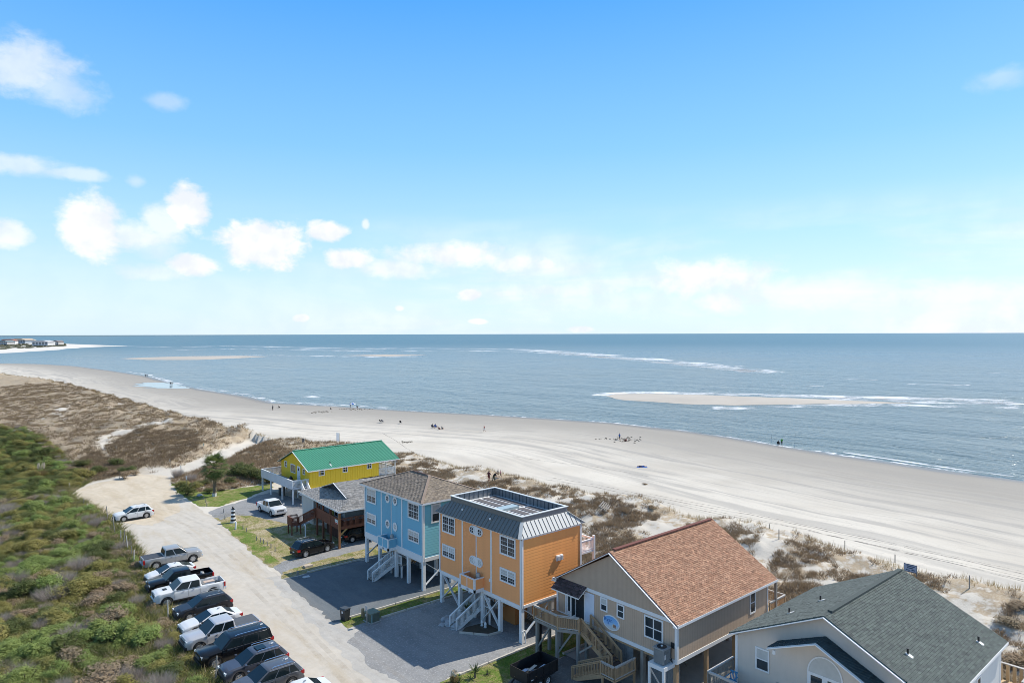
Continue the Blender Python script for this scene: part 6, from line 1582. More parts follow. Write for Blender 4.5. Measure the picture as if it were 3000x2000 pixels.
def twig_cloud(r, R_, H_, n, w=.02):
    a = r.uniform(0, 2 * np.pi, n); rr = R_ * np.sqrt(r.random(n)) * .45
    base = np.stack([np.cos(a) * rr, np.sin(a) * rr, np.zeros(n)], 1)
    a2 = a + r.normal(size=n) * .7; out = R_ * r.uniform(.3, 1.1, n)
    tip = np.stack([np.cos(a2) * out, np.sin(a2) * out, H_ * r.uniform(.5, 1.05, n)], 1)
    mid = base * .5 + tip * .5 + r.normal(size=(n, 3)) * .12 * R_
    sd_ = np.cross(tip - base, r.normal(size=(n, 3))); sd_ /= np.linalg.norm(sd_, axis=1, keepdims=True); sd_ *= w
    T1 = np.stack([base - sd_, base + sd_, mid], 1); T2 = np.stack([mid - sd_ * .8, mid + sd_ * .8, tip], 1)
    return np.concatenate([T1, T2])
rs = np.random.default_rng(21)
def shrub_proto(kind, i):
    "returns (crown mesh, stem mesh) for a shrub about 2 m across and 1.5 m tall"
    r = np.random.default_rng(100 + i * 7 + len(kind))
    lobes = []
    nl = int(r.integers(9, 15)); ecc = r.uniform(.7, 1.3)
    for k in range(nl):
        a = r.uniform(0, 6.28); q = r.uniform(.15, .75); h = r.uniform(.35, 1.05) * (1.1 - .45 * q); lobes.append((math.cos(a) * q * ecc, math.sin(a) * q / ecc, h * r.uniform(.6, 1.2), r.uniform(.16, .46)))
    lobes.append((r.uniform(-.2, .2), r.uniform(-.2, .2), .6, .5))
    if kind == 'twig':
        V = twig_cloud(r, 1.0, 1.35, 700, .013); me = tri_mesh('twigs', V, LEAF['twig'], r.random(len(V)))
    elif kind == 'dry':
        Q, t = leaf_cloud(r, lobes, 1100, .075, .9); me = tri_mesh('crown', Q, LEAF['dry'], t)
    else:
        Q, t = leaf_cloud(r, lobes, 2300, .066, 1.3); me = tri_mesh('crown', Q, LEAF[kind], t)
    st = MB()
    for k in range(5):
        a = 6.28 * k / 5 + .3; st.tube([(0, 0, -.1), (math.cos(a) * .25, math.sin(a) * .25, .4), (math.cos(a) * .55, math.sin(a) * .55, .95)], [.05, .035, .015], 5)
    sm = st.mesh('stem'); sm.materials.append(mat('shrub_bark', (.13, .10, .075), .9))
    return me, sm
LEAF = {'green': leafmat('leaf_green', (.20, .27, .07), (.31, .39, .125), (.27, .31, .095)),
        'dark': leafmat('leaf_dark', (.085, .115, .035), (.15, .18, .06), (.14, .145, .045)),
        'olive': leafmat('leaf_olive', (.29, .255, .075), (.36, .32, .11), (.26, .26, .085)),
        'dry': leafmat('leaf_dry', (.33, .235, .145), (.43, .33, .215), (.30, .25, .165)),
        'twig': leafmat('twig_grey', (.36, .31, .265), (.47, .42, .375), (.32, .265, .23))}
PROTO = {k: [shrub_proto(k, i) for i in range(4 if k in ('green', 'dark') else 3)] for k in LEAF}
SHLAB = {'green': ('wax_myrtle', 'light green rounded leafy shrub', 'light green shrubs'),
         'dark': ('evergreen_shrub', 'dark green dense low shrub', 'dark green shrubs'),
         'olive': ('olive_shrub', 'olive yellow-green shrub', 'olive shrubs'),
         'dry': ('dry_shrub', 'brown dry leafy brush', 'dry brush'),
         'twig': ('bare_shrub', 'bare grey twiggy shrub', 'bare twig shrubs')}
def put_shrub(kind, x, y, sc, hz=1.0, lab=None, rnd=random, z=None):
    i = rnd.randrange(len(PROTO[kind])); cm, sm = PROTO[kind][i]; n, l, g = lab or SHLAB[kind]
    e = empty(n, (x, y, gh(x, y) - .06 if z is None else z), l, 'shrub', g, rnd.uniform(0, 6.28)); e.scale = (sc, sc * rnd.uniform(.85, 1.15), sc * hz)
    obj('crown', cm, None, e)
    if kind != 'twig': obj('stem', sm, None, e)
    return e
def thicket():
    r = random.Random(5); cnt = {k: 0 for k in LEAF}; pts = []
    X = rs.uniform(-52, -15, 9000); Y = rs.uniform(2, 175, 9000)
    ins = sdist(X, Y, SCRUB); hgt = ground_h(X, Y)[0]
    fx = (X - CAMX) * RGT.x + (Y - CAMY) * RGT.y; fy = (X - CAMX) * FWD.x + (Y - CAMY) * FWD.y
    vis = (fx / fy > -.80) & (fy > 38)
    n1 = noise2(X, Y, 16.0, 2); n2 = noise2(X + 40, Y, 9.0, 2)
    for i in range(9000):
        if not vis[i] or ins[i] < .55: continue
        d = fy[i]; sc = (.75 + 1.0 * r.random() ** 1.6) * (1.0 if ins[i] > 2.2 else .62) * (1 + max(0, d - 90) / 260)
        mind = sc * .62
        if any((X[i] - p[0]) ** 2 + (Y[i] - p[1]) ** 2 < (mind + p[2]) ** 2 * .42 for p in pts): continue
        q = n1[i] * .9 + r.uniform(-.45, .45)
        if ins[i] < 2.4: kind = r.choice(['dry', 'dry', 'olive', 'twig', 'green'])
        elif Y[i] > 85: kind = r.choice(['dark', 'dark', 'dark', 'olive', 'green'])
        elif q > .28: kind = 'green'
        elif q > .0: kind = r.choice(['green', 'dark', 'olive', 'olive'])
        elif q > -.3: kind = r.choice(['olive', 'dark', 'twig', 'dry', 'twig', 'olive'])
        else: kind = r.choice(['twig', 'dry', 'olive', 'dark'])
        if cnt[kind] >= 285: continue
        cnt[kind] += 1; pts.append((X[i], Y[i], mind))
        zone = 0 if ins[i] < 2.4 else 1 if Y[i] < 45 else 2 if Y[i] < 82 else 3
        nm_, lb_, gr_ = SHLAB[kind]; wh = ['at the very edge of the thicket, next to the posts', 'inside the thicket beside the parking row', 'in the thicket beside the sandy turning circle', 'in the far thicket toward the brown dunes'][zone]
        put_shrub(kind, X[i], Y[i], sc, r.uniform(.5, .95) * (.8 if kind == 'dry' else 1), (nm_, lb_ + ' ' + wh, gr_ + ' ' + wh), rnd=r, z=hgt[i] - .06)
    return pts
thicket()
def blades(name, P, hgt, wid, n, spread, lean, m, tintr, seed, label, cat, curve=.35):
    "tufts of grass blades: P (k,3) tuft positions"
    r = np.random.default_rng(seed); k = len(P)
    base = np.repeat(P, n, 0); N = k * n
    hs = np.repeat(hgt if hasattr(hgt, '__len__') else np.full(k, hgt), n); a = r.uniform(0, 6.283, N); q = np.sqrt(r.random(N)) * np.repeat(spread if hasattr(spread, '__len__') else np.full(k, spread), n)
    b = base + np.stack([np.cos(a) * q, np.sin(a) * q, -0.03 + 0 * q], 1)
    h = hs * r.uniform(.55, 1.15, N); a2 = a + r.normal(size=N) * .8; ln = h * lean * r.uniform(.3, 1.2, N)
    tip = b + np.stack([np.cos(a2) * ln, np.sin(a2) * ln, h], 1)
    ww = wid * r.uniform(.7, 1.4, N); a3 = r.uniform(0, 6.283, N); sd_ = np.stack([np.cos(a3) * ww, np.sin(a3) * ww, 0 * ww], 1)
    V = np.stack([b - sd_, b + sd_, tip], 1)
    t = np.clip(np.repeat(r.random(k), n) * .65 + r.random(N) * .4, 0, 1)
    me = tri_mesh(name, V, m, t); return obj(name, me, None, label=label, category=cat, kind='stuff')
def scatter(n, x0, x1, y0, y1, seed):
    r = np.random.default_rng(seed); return r.uniform(x0, x1, n), r.uniform(y0, y1, n)
def in_view(X, Y, m=.06):
    fx = (X - CAMX) * RGT.x + (Y - CAMY) * RGT.y; fy = (X - CAMX) * FWD.x + (Y - CAMY) * FWD.y
    return (fy > 30) & (np.abs(fx / fy) < .75 + m)
# undergrowth that closes the thicket; the dark share colours in the shade of gaps
X, Y = scatter(46000, -52, -15, 0, 175, 31); ok = (sdist(X, Y, SCRUB) > -.4) & in_view(X, Y); X, Y = X[ok], Y[ok]
Z = ground_h(X, Y)[0]; sel = np.random.default_rng(3).random(len(X))
for nm, lo, hi, mm, lab in [('undergrowth', 0, .36, LEAF['olive'], 'olive green undergrowth between the shrubs'), ('undergrowth', .36, .5, LEAF['dry'], 'brown dry undergrowth between the shrubs'), ('undergrowth', .5, 1.01, LEAF['dark'], 'dark green undergrowth between the shrubs')]:
    q = (sel >= lo) & (sel < hi); blades(nm, np.stack([X[q], Y[q], Z[q]], 1), 0.7, .036, 12, .5, 1.5, mm, None, 40 + int(lo * 10), lab, 'undergrowth')
# dune grass: brown-grey clumps on the back dunes and the long dune field to the north
LEAF['dune'] = leafmat('dune_grass', (.24, .165, .10), (.36, .27, .165), (.20, .15, .10)); LEAF['straw'] = leafmat('straw_grass', (.30, .225, .10), (.36, .28, .14), (.25, .17, .07))
LEAF['duneg'] = leafmat('dune_grey_grass', (.19, .145, .105), (.29, .235, .17), (.17, .135, .10))
PATHW = [(p.x, p.y) for p in PX(PATH_PX, .3)]; PATH2 = [(p.x, p.y) for p in PX([(310, 1345), (285, 1310), (300, 1295), (345, 1280), (420, 1268), (500, 1262), (500, 1270), (400, 1280), (320, 1300), (312, 1320), (325, 1340)], .5)]
PATH3 = [(p.x, p.y) for p in PX([(1940, 1660), (1985, 1610), (2035, 1585), (2080, 1560), (2130, 1560), (2100, 1590), (2060, 1640), (2000, 1680)], .8)] 
GAPS = [[(p.x, p.y) for p in PX(q, 1.0)] for q in ([(2180, 1690), (2210, 1640), (2255, 1590), (2290, 1572), (2335, 1585), (2310, 1620), (2260, 1650), (2230, 1700)], [(2760, 1800), (2790, 1740), (2830, 1720), (2900, 1730), (2940, 1770), (2930, 1850), (2860, 1900), (2800, 1860)], [(1905, 1570), (1940, 1520), (2010, 1500), (2060, 1520), (2000, 1560), (1960, 1600)], [(1330, 1390), (1380, 1400), (1470, 1410), (1520, 1420), (1420, 1430), (1340, 1420)])]
TRACKW = [(p.x, p.y) for p in PX(TRACK_PX, .3)]
def clear_paths(X, Y):
    c = (sdist(X, Y, PATHW) < .2) & (polydist(X, Y, TRACKW) > 2.6) & (sdist(X, Y, PATH2) < .1)
    for g in GAPS: c &= sdist(X, Y, g) < -.2 + 0 * X
    return c
def dune_points(n, x0, x1, y0, y1, seed, thr, scale):
    X, Y = scatter(n, x0, x1, y0, y1, seed); h, dc, land, ds, fm, n1, n2 = ground_h(X, Y)
    den = noise2(X, Y, scale, 3) + .55 * noise2(X + 9, Y, scale * .35, 2)
    ok = land & (fm > .35) & (den > thr) & in_view(X, Y) & clear_paths(X, Y) & (sdist(X, Y, SCRUB) < 0)
    return X[ok], Y[ok], h[ok], dc[ok], den[ok]
X, Y, Z, dc, den = dune_points(52000, 13.5, 48, -34, 80, 51, -.16, 9.0)
keep = (dc > 3.0) | (np.random.default_rng(8).random(len(X)) < .25)
X, Y, Z, den = X[keep], Y[keep], Z[keep], den[keep]
half = len(X) // 2
blades('dune_grass', np.stack([X[:half], Y[:half], Z[:half]], 1), .42 + .25 * den[:half].clip(0, 1), .02, 20, .28, .75, LEAF['dune'], None, 61, 'brown dune grass clumps behind the houses', 'dune grass')
blades('dune_grass', np.stack([X[half:], Y[half:], Z[half:]], 1), .36 + .2 * den[half:].clip(0, 1), .022, 16, .34, .9, LEAF['duneg'], None, 62, 'grey-brown matted dune grass behind the houses', 'dune grass')
X, Y, Z, dc, den = dune_points(60000, -75, 45, 76, 330, 52, -.30, 15.0)
blades('dune_grass', np.stack([X, Y, Z], 1), .55 + .3 * den.clip(0, 1), .04, 9, .55, .9, LEAF['dune'], None, 63, 'brown dune grass on the long dunes beyond the turning circle', 'dune grass')
X, Y, Z, dc, den = dune_points(16000, -75, 45, 76, 330, 53, .15, 8.0)
blades('dune_grass', np.stack([X, Y, Z], 1), .5, .045, 9, .5, .9, LEAF['straw'], None, 64, 'straw coloured dune grass on the long dunes beyond the turning circle', 'dune grass')
# sea oats along the crest
def crest_points(n, seed):
    r = np.random.default_rng(seed); P = []
    C_ = np.array(CREST[:-2]); seg = np.hypot(*(C_[1:] - C_[:-1]).T); cum = np.concatenate([[0], np.cumsum(seg)])
    for _ in range(n):
        s = r.uniform(0, cum[-1]); i = min(np.searchsorted(cum, s) - 1, len(seg) - 1); i = max(i, 0); t = (s - cum[i]) / seg[i]; p = C_[i] + (C_[i + 1] - C_[i]) * t
        P.append(p + r.normal(size=2) * .75)
    return np.array(P)
P = crest_points(6500, 9); ok = in_view(P[:, 0], P[:, 1]) & (noise2(P[:, 0], P[:, 1], 6.0, 2) > -.25); P = P[ok]; Z = ground_h(P[:, 0], P[:, 1])[0]
blades('sea_oats', np.concatenate([P, Z[:, None]], 1), .62, .011, 8, .22, .35, LEAF['straw'], None, 65, 'straw coloured sea oats along the dune crest', 'sea oats')
# turf blades on the lawns
LEAF['turf'] = leafmat('turf_blades', (.10, .165, .03), (.19, .25, .06), (.15, .19, .05)); LEAF['turfdry'] = leafmat('turf_dry', (.28, .22, .10), (.38, .31, .17), (.24, .21, .10))
def lawn_blades(poly, n, seed, dry):
    xs = [p[0] for p in poly]; ys = [p[1] for p in poly]; X, Y = scatter(n, min(xs), max(xs), min(ys), max(ys), seed); q = noise2(X, Y, 2.2, 3) + np.random.default_rng(seed).normal(size=n) * .3
    ins = inpoly(X, Y, poly)
    return [np.stack([X[k], Y[k], 0 * X[k] + .02], 1) for k in (ins & (q > dry), ins & (q <= dry))]
LAWNS = [([(-9.2, 12.1), (8, 11.9), (8, 13.6), (-8.9, 13.7)], 2600, 0.35), ([(-10.8, -.85), (8, -.8), (8, -3.4), (-9.2, -3.8)], 3600, -.2), ([(-8.7, 27.1), (8, 27.05), (8, 30.2), (-3.5, 29.8), (-8.0, 28.8)], 2600, .35),
         (XY(PX([(622, 1510), (700, 1583), (780, 1655), (805, 1662), (900, 1632), (1000, 1605), (1000, 1560), (900, 1530), (860, 1535), (760, 1515), (690, 1500)])), 6500, .35), (XY(PX([(500, 1412), (515, 1436), (560, 1468), (585, 1483), (640, 1484), (715, 1460), (790, 1432), (800, 1415), (700, 1430), (600, 1440), (545, 1425)])), 5000, -.3)]
ga, gb = [], []
for i, (pl, n, dr) in enumerate(LAWNS):
    a, b = lawn_blades(pl, n, 70 + i, dr); ga.append(a); gb.append(b)
blades('turf_grass', np.concatenate(ga), .09, .012, 8, .16, .8, LEAF['turf'], None, 80, 'short green turf on the strips between the drives', 'grass')
blades('turf_grass', np.concatenate(gb), .08, .012, 7, .16, .9, LEAF['turfdry'], None, 81, 'dry straw coloured turf on the strips between the drives', 'grass')
# weedy verge along the foot of the thicket and the brush round the palm
VERGE = PX(ROADL, 0); vp = []
r_ = np.random.default_rng(12)
for i in range(len(VERGE) - 1):
    for k in range(260): p = VERGE[i].lerp(VERGE[i + 1], r_.random()); vp.append((p.x + r_.normal() * .5 - .25, p.y + r_.normal() * .5, .01))
vp = np.array(vp); h2 = len(vp) // 2
blades('verge_grass', vp[:h2], .22, .018, 9, .25, .7, LEAF['turf'], None, 82, 'green weeds along the foot of the thicket', 'grass'); blades('verge_grass', vp[h2:], .3, .018, 9, .25, .7, LEAF['turfdry'], None, 83, 'dry weeds along the foot of the thicket', 'grass')
BR = XY(PX([(500, 1405), (525, 1430), (560, 1440), (625, 1440), (720, 1425), (800, 1410), (960, 1400), (960, 1360), (830, 1340), (790, 1310), (700, 1336), (620, 1358), (545, 1384)]))
X, Y = scatter(5200, min(p[0] for p in BR), max(p[0] for p in BR), min(p[1] for p in BR), max(p[1] for p in BR), 33); ok = inpoly(X, Y, BR) & (polydist(X, Y, TRACKW) > 2.8); X, Y = X[ok], Y[ok]; Z = ground_h(X, Y)[0]
blades('brush', np.stack([X, Y, Z], 1), .6, .035, 10, .4, .8, LEAF['dune'], None, 84, 'brown brush round the palm and behind the yellow house', 'brush')
BZ = [(p.x, p.y) for p in PX(BRUSHZ, 0)]
X, Y = scatter(9000, min(p[0] for p in BZ), max(p[0] for p in BZ), min(p[1] for p in BZ), max(p[1] for p in BZ), 35); ok = inpoly(X, Y, BZ) & clear_paths(X, Y); X, Y = X[ok], Y[ok]; Z = ground_h(X, Y)[0]
blades('brush', np.stack([X, Y, Z], 1), .55, .035, 10, .42, .8, LEAF['dune'], None, 85, 'brown brush behind the sandy turning circle', 'brush')
rb = random.Random(77)
for (px, py, k, sc, hz) in [(520, 1395, 'twig', 1.2, 1), (535, 1425, 'olive', 1.3, .9), (548, 1445, 'dark', 1.5, 1.0), (575, 1430, 'olive', 1.1, .9), (600, 1418, 'dark', 1.2, .8), (560, 1405, 'twig', 1.1, .9), (612, 1440, 'dark', 1.1, .7), (640, 1420, 'dry', 1.0, .7), (675, 1412, 'dark', 1.2, .8), (655, 1432, 'dry', 1.0, .6), (690, 1425, 'dry', .9, .6)]:
    p = G(px, py, .2); put_shrub(k, p.x, p.y, sc, hz, ('roadside_shrub', {'twig': 'bare grey shrub in the brush around the palm', 'olive': 'olive shrub in the brush around the palm', 'dark': 'dark green shrub in the brush around the palm', 'dry': 'brown dry shrub in the brush around the palm'}[k], 'shrubs around the palm'), rb)
for (px, py, sc) in [(690, 1385, 1.7), (715, 1390, 1.8), (740, 1394, 1.8), (765, 1398, 1.8), (785, 1405, 1.7), (730, 1380, 1.6), (700, 1375, 1.4)]:
    p = G(px, py, .5); put_shrub('dark', p.x, p.y, sc, .95, ('hedge_shrub', 'dark green evergreen in the hedge beside the yellow house deck', 'hedge beside the yellow house'), rb)
for (px, py, k) in [(345, 1358, 'dark'), (375, 1380, 'dark'), (240, 1365, 'dark'), (290, 1378, 'dark'), (330, 1385, 'dry'), (365, 1395, 'dry'), (395, 1385, 'dry'), (260, 1390, 'dark'), (220, 1400, 'olive')]:
    p = G(px, py, .4); put_shrub(k, p.x, p.y, rb.uniform(1.0, 1.7), .8, ('dune_shrub', {'dark': 'dark green shrub on the brown dune slope behind the turning circle', 'dry': 'brown shrub on the dune slope behind the turning circle', 'olive': 'olive shrub on the dune slope behind the turning circle'}[k], 'shrubs behind the turning circle'), rb)
for (px, py, sc) in [(2690, 1722, .9), (2950, 1870, 1.3), (2985, 1835, 1.2), (2975, 1950, 1.4), (2940, 1990, 1.2), (1910, 1520, .8), (1890, 1400, .6)]:
    p = G(px, py, .6); put_shrub('dry', p.x, p.y, sc, .42, ('dune_bush', 'low brown bush on the sand behind the end house', 'bushes on the back dune'), rb)

def frond(L, droop, n=12, w=.5):
    "fan palm leaf: stalk and separate blades, pointing along +X"
    mb = MB(); z = lambda t: .35 * t - droop * t * t
    st = [(L * .5 * t, 0, z(t * .55)) for t in (0, .5, 1)]
    mb.tube(st, [.025, .02, .015], 5); c = Vector(st[-1])
    for k in range(n):
        a = (k / (n - 1) - .5) * 2.5; d = Vector((math.cos(a), math.sin(a), 0)); sd2 = Vector((-math.sin(a), math.cos(a), 0)) * .075
        l = L * .62 * (1 - .25 * abs(a) / 1.25); m1 = c + d * l * .55 + Vector((0, 0, -.05)); tp = c + d * l + Vector((0, 0, -.28 * l - droop * .2))
        mb.add([tuple(c), tuple(m1 - sd2), tuple(tp), tuple(m1 + sd2)], [(0, 1, 2, 3)])
    return mb
def palm():
    p = G(628, 1453, 0); e = empty('palm_tree', (p.x, p.y, 0), 'tall fan palm with a shaggy round crown beside the road', 'palm')
    tr = MB(); H = 4.5; pts = [(math.sin(t * 3) * .06, 0, H * t) for t in np.linspace(0, 1, 14)]
    tr.tube(pts, [.24 - .05 * t + (.025 if k % 2 else 0) for k, t in enumerate(np.linspace(0, 1, 14))], 10).build('trunk', mat('palm_bark', (.145, .115, .085), .95, var=.3, vscale=6, bump=.5), e)
    r = random.Random(2); lf = [leafmat('palm_leaf', (.07, .105, .03), (.16, .19, .06), (.11, .14, .04)), leafmat('palm_dead', (.26, .20, .12), (.34, .27, .17))]
    protos = [frond(L, d).mesh('frond', fix=False) for L, d in [(2.4, .5), (2.3, .9), (2.2, 1.3)]]
    for me in protos:
        at = me.attributes.new('tint', 'FLOAT', 'POINT'); at.data.foreach_set('value', rng.random(len(me.vertices))); me.materials.append(lf[0])
    dead = protos[2].copy(); dead.materials[0] = lf[1]
    for k in range(42):
        el = 80 - 125 * (k / 41) ** .9
        me = dead if el < -34 else protos[0 if el > 35 else 1 if el > -5 else 2]
        o = obj('frond', me, None, e, (0, 0, H + .1 - .35 * (k / 41))); o.rotation_euler = Matrix.Rotation(k * 2.39996, 3, 'Z').to_quaternion().to_matrix().to_4x4().to_euler() if False else (0, -R(el) + r.uniform(-.12, .12), k * 2.39996)
        s = r.uniform(.85, 1.1); o.scale = (s, s, s)
    # wooden lattice collar at the foot
    MB().lathe([(.34, 0), (.34, .5), (.30, .5), (.30, 0)], 8).build('trunk_collar', mat('collar_white', (.5, .5, .48), .8, var=.3, vscale=8), e)
palm()
def yucca(x, y, s, label, n=26, group=None, z=0.02, trunk=.0):
    e = empty('yucca', (x, y, z), label, 'yucca', group); r = random.Random(int(x * 100 + y)); mb = MB(); m = leafmat('yucca_leaf_%d' % int(abs(x * 10 + y)), (.05, .085, .03), (.12, .15, .06))
    for k in range(n):
        a = k * 2.4; el = r.uniform(.05, 1.4); d = Vector((math.cos(a) * math.cos(el), math.sin(a) * math.cos(el), math.sin(el))); sd2 = Vector((-math.sin(a), math.cos(a), 0)) * .035 * s
        c = Vector((0, 0, trunk)); mb.add([tuple(c - sd2), tuple(c + sd2), tuple(c + d * .5 * s + sd2), tuple(c + d * s), tuple(c + d * .5 * s - sd2)], [(0, 1, 2, 3, 4)])
    me = mb.mesh('leaves', fix=False); at = me.attributes.new('tint', 'FLOAT', 'POINT'); at.data.foreach_set('value', rng.random(len(me.vertices))); obj('leaves', me, m, e)
    MB().tube([(0, 0, 0), (0, 0, trunk + .1)], .08, 6).build('trunk', mat('palm_bark', (.145, .115, .085), .95), e)
p = G(1372, 1822); yucca(p.x, p.y, .95, 'dark spiky palm plant at the foot of the orange house stair', 60, None, .02, .95)
p = G(1345, 1998); yucca(p.x, p.y, .5, 'small yucca on the grass verge by the roadside'); p = G(1428, 1975); yucca(p.x, p.y, .45, 'little yucca on the grass beside the black trailer'); p = G(1392, 1985); yucca(p.x, p.y, .8, 'shaggy yucca on a short trunk on the grass verge', 40, None, .02, .35)
def pampas(x, y, s, label):
    z = gh(x, y); e = empty('pampas_grass', (x, y, z), label, 'grass'); r = np.random.default_rng(int(abs(x * 7)))
    V = twig_cloud(r, .8 * s, 1.2 * s, 500, .02); obj('leaves', tri_mesh('leaves', V, LEAF['straw'], r.random(len(V))), None, e)
    pl = MB()
    for k in range(16):
        a = k * 2.4; q = .25 + .4 * (k % 4) / 4; b = Vector((math.cos(a) * q * s, math.sin(a) * q * s, 1.2 * s)); pl.tube([b, b + Vector((.03, 0, .35 * s)), b + Vector((.08, 0, .65 * s))], [.03, .07, .01], 5)
    obj('plumes', pl.mesh('plumes'), mat('plume', (.46, .38, .27), .9), e)
p = G(120, 1392, .6); pampas(p.x, p.y, 1.5, 'pale feathery pampas grass in the scrub'); p = G(1330, 1998); pampas(p.x, p.y, .45, 'small tufted brown ornamental grass at the driveway edge')
# ------------------------------------------------------------------ small things round the houses and road
def post(px, py, h, label, group, w=.09, lean=0.0, m=None, name='fence_post', z=None, cat='post', cap=None):
    p = GT(px, py) if z is None else G(px, py, z); zz = p.z
    o = MB().tube([(0, 0, -.1), (lean * h * .5, 0, h * .5), (lean * h, 0, h)], [w * .55, w * .5, w * .48], 7).build(name, m or m_woodg, None, (p.x, p.y, zz), label=label, category=cat, group=group)
    return o
rp = random.Random(9)
m_pipe = mat('pale_pipe', (.5, .48, .44), .7, var=.15)
for i, (px, py, h) in enumerate([(246, 1482, 1.1), (256, 1490, .8), (316, 1522, 1.9), (331, 1535, 1.6), (337, 1562, 1.9), (354, 1584, 1.3), (361, 1600, 1.9), (375, 1612, 1.8), (385, 1630, 1.2), (392, 1655, 1.7), (417, 1690, .8), (493, 1815, 1.75), (632, 1998, 1.9), (203, 1430, .9), (241, 1412, .9), (350, 1402, .6)]):
    ln = rp.uniform(-.12, .12)
    post(px, py, h, 'leaning pale post along the edge of the thicket' if i % 2 else 'weathered wooden post along the edge of the thicket', 'posts along the thicket', .10, ln, m_pipe if i % 2 else m_woodg)
for (px, py) in [(374, 1600), (385, 1625)]:
    p = G(px, py); MB().box(-.09, .09, -.55, .55, 0, .12).build('wheel_stop', mat('wheelstop_blue', (.16, .32, .46), .7, var=.15), None, (p.x, p.y, .012), label='short blue painted timber wheel stop beside the thicket posts', category='wheel stop', group='blue wheel stops')
for i, (px, py) in enumerate([(597, 1462), (603, 1472), (606, 1483), (655, 1520 - 18), (659, 1521), (712, 1550), (722, 1558), (752, 1583), (763, 1588), (772, 1592), (783, 1598), (794, 1605), (806, 1615)]):
    post(px, py, .55 if i > 4 else .6, 'short wooden stake edging the lawn of the grey house' if i > 4 else 'short wooden stake on the palm lawn', 'lawn stakes' if i > 4 else 'palm lawn stakes', .11, 0, m_woodg, 'lawn_stake', 0, 'stake')
def lighthouse():
    p = G(683, 1530); e = empty('lighthouse_ornament', (p.x, p.y, 0), 'black and white banded lighthouse ornament on the lawn', 'ornament'); H = 1.75
    bands = 7
    for k in range(bands):
        z0, z1 = H * k / bands, H * (k + 1) / bands; r0, r1 = .36 - .16 * k / bands, .36 - .16 * (k + 1) / bands
        MB().lathe([(r0, z0), (r1, z1)], 14).build('tower_band', m_white if k % 2 == 0 else m_black, e)
    MB().lathe([(0, H), (.27, H), (.27, H + .06), (0, H + .06)], 14).build('gallery', m_black, e); MB().lathe([(.13, H + .06), (.13, H + .26)], 10).build('lantern', m_glass, e)
    MB().lathe([(.19, H + .26), (.02, H + .42), (.02, H + .52), (0, H + .53)], 12).build('roof', m_black, e)
lighthouse()
def trash_bin():
    p = G(1011, 1816); e = empty('trash_bin', (p.x, p.y, .02), 'dark grey wheeled trash bin at the corner of the drive', 'trash bin', None, R(15)); m = mat('bin_plastic', (.028, .03, .033), .5, var=.15)
    MB().add([(-.26, -.26, .05), (.26, -.26, .05), (.26, .26, .05), (-.26, .26, .05), (-.33, -.32, 1.0), (.33, -.32, 1.0), (.33, .32, 1.0), (-.33, .32, 1.0)], [(0, 3, 2, 1), (4, 5, 6, 7), (0, 1, 5, 4), (1, 2, 6, 5), (2, 3, 7, 6), (3, 0, 4, 7)]).build('body', m, e)
    MB().prism([(-.37, -.35, 1.0), (.36, -.35, 1.0), (.34, -.33, 1.08), (-.3, -.33, 1.12)], (0, 0, 0), (0, .7, 0)).build('lid', mat('bin_lid', (.05, .055, .06), .45), e)
    MB().tube([(.36, -.25, .96), (.43, -.25, .98), (.43, .25, .98), (.36, .25, .96)], .02, 6).build('handle', m, e)
    for s in (-1, 1): MB().lathe([(0, -.03), (.13, -.03), (.13, .03), (0, .03)], 12, (.25, s * .3, .13), 'y').build('wheel', m_tyre, e)
    MB().box(-.335, -.325, -.07, .07, .7, .88).build('sticker', m_white, e)
trash_bin()
def utility_box():
    p = G(1090, 1818); e = empty('utility_cabinet', (p.x, p.y, .02), 'olive green metal utility cabinet on the grass strip', 'utility cabinet', None, R(4)); m = mat('olive_metal', (.095, .115, .085), .55, var=.12)
    MB().box(-.45, .45, -.5, .5, .06, .78).build('cabinet', m, e); MB().box(-.49, .49, -.54, .54, .78, .86).build('lid', mat('olive_lid', (.16, .19, .14), .6, var=.1), e); MB().box(-.55, .55, -.6, .6, 0, .06).build('base', m_conc, e)
    MB().box(-.46, -.45, .12, .34, .45, .66).build('warning_label', mat('label_pale', (.5, .52, .5), .6), e)
    q = G(1088, 1826); MB().box(-.05, .05, -.1, .1, 0, .75).build('marker_post', mat('marker_teal', (.2, .33, .33), .6), None, (q.x, q.y, .02), label='flat teal marker post in front of the green cabinet', category='post')
utility_box()
def sign_on_post(px, py, h, w, sh, label, face, back=None, rz=0.0, txt=None, txtm=None, pw=.07, z=None, two=False, lean=0.0, pm=None):
    p = GT(px, py) if z is None else G(px, py, z); zz = p.z
    e = empty('sign', (p.x, p.y, zz), label, 'sign', None, rz)
    for s in ((-1, 1) if two else (0,)): MB().bar((.03, s * w * .5, -.1), (.03 + lean, s * w * .5, h), pw).build('post', pm or m_woodg, e)
    MB().box(-.03 + lean, -.005 + lean, -w / 2, w / 2, h - sh, h).build('board', face, e)
    if txt:
        for (a, b, c, d) in txt: MB().box(-.036 + lean, -.03 + lean, a * w, b * w, h - sh * d, h - sh * c).build('lettering_line', txtm or m_black, e)
m_sgrey = mat('sign_back_grey', (.35, .36, .37), .6)
sign_on_post(1074, 1833, 1.75, .3, .42, 'small grey sign on a wooden post beside the green cabinet', m_sgrey)
sign_on_post(547, 1432, 2.1, .42, .55, 'small pale sign in the shrubs by the turning circle', mat('sign_pale', (.55, .58, .6), .6))
sign_on_post(1583, 1915, 3.3, .3, .5, 'dark blue house sign on a tall black post', mat('sign_navy', (.02, .05, .11), .6), None, 0, [(-.38, .38, .12, .2), (-.15, .2, .32, .5), (-.3, .1, .56, .7), (-.1, .35, .76, .84)], m_white, .13, pm=m_black)
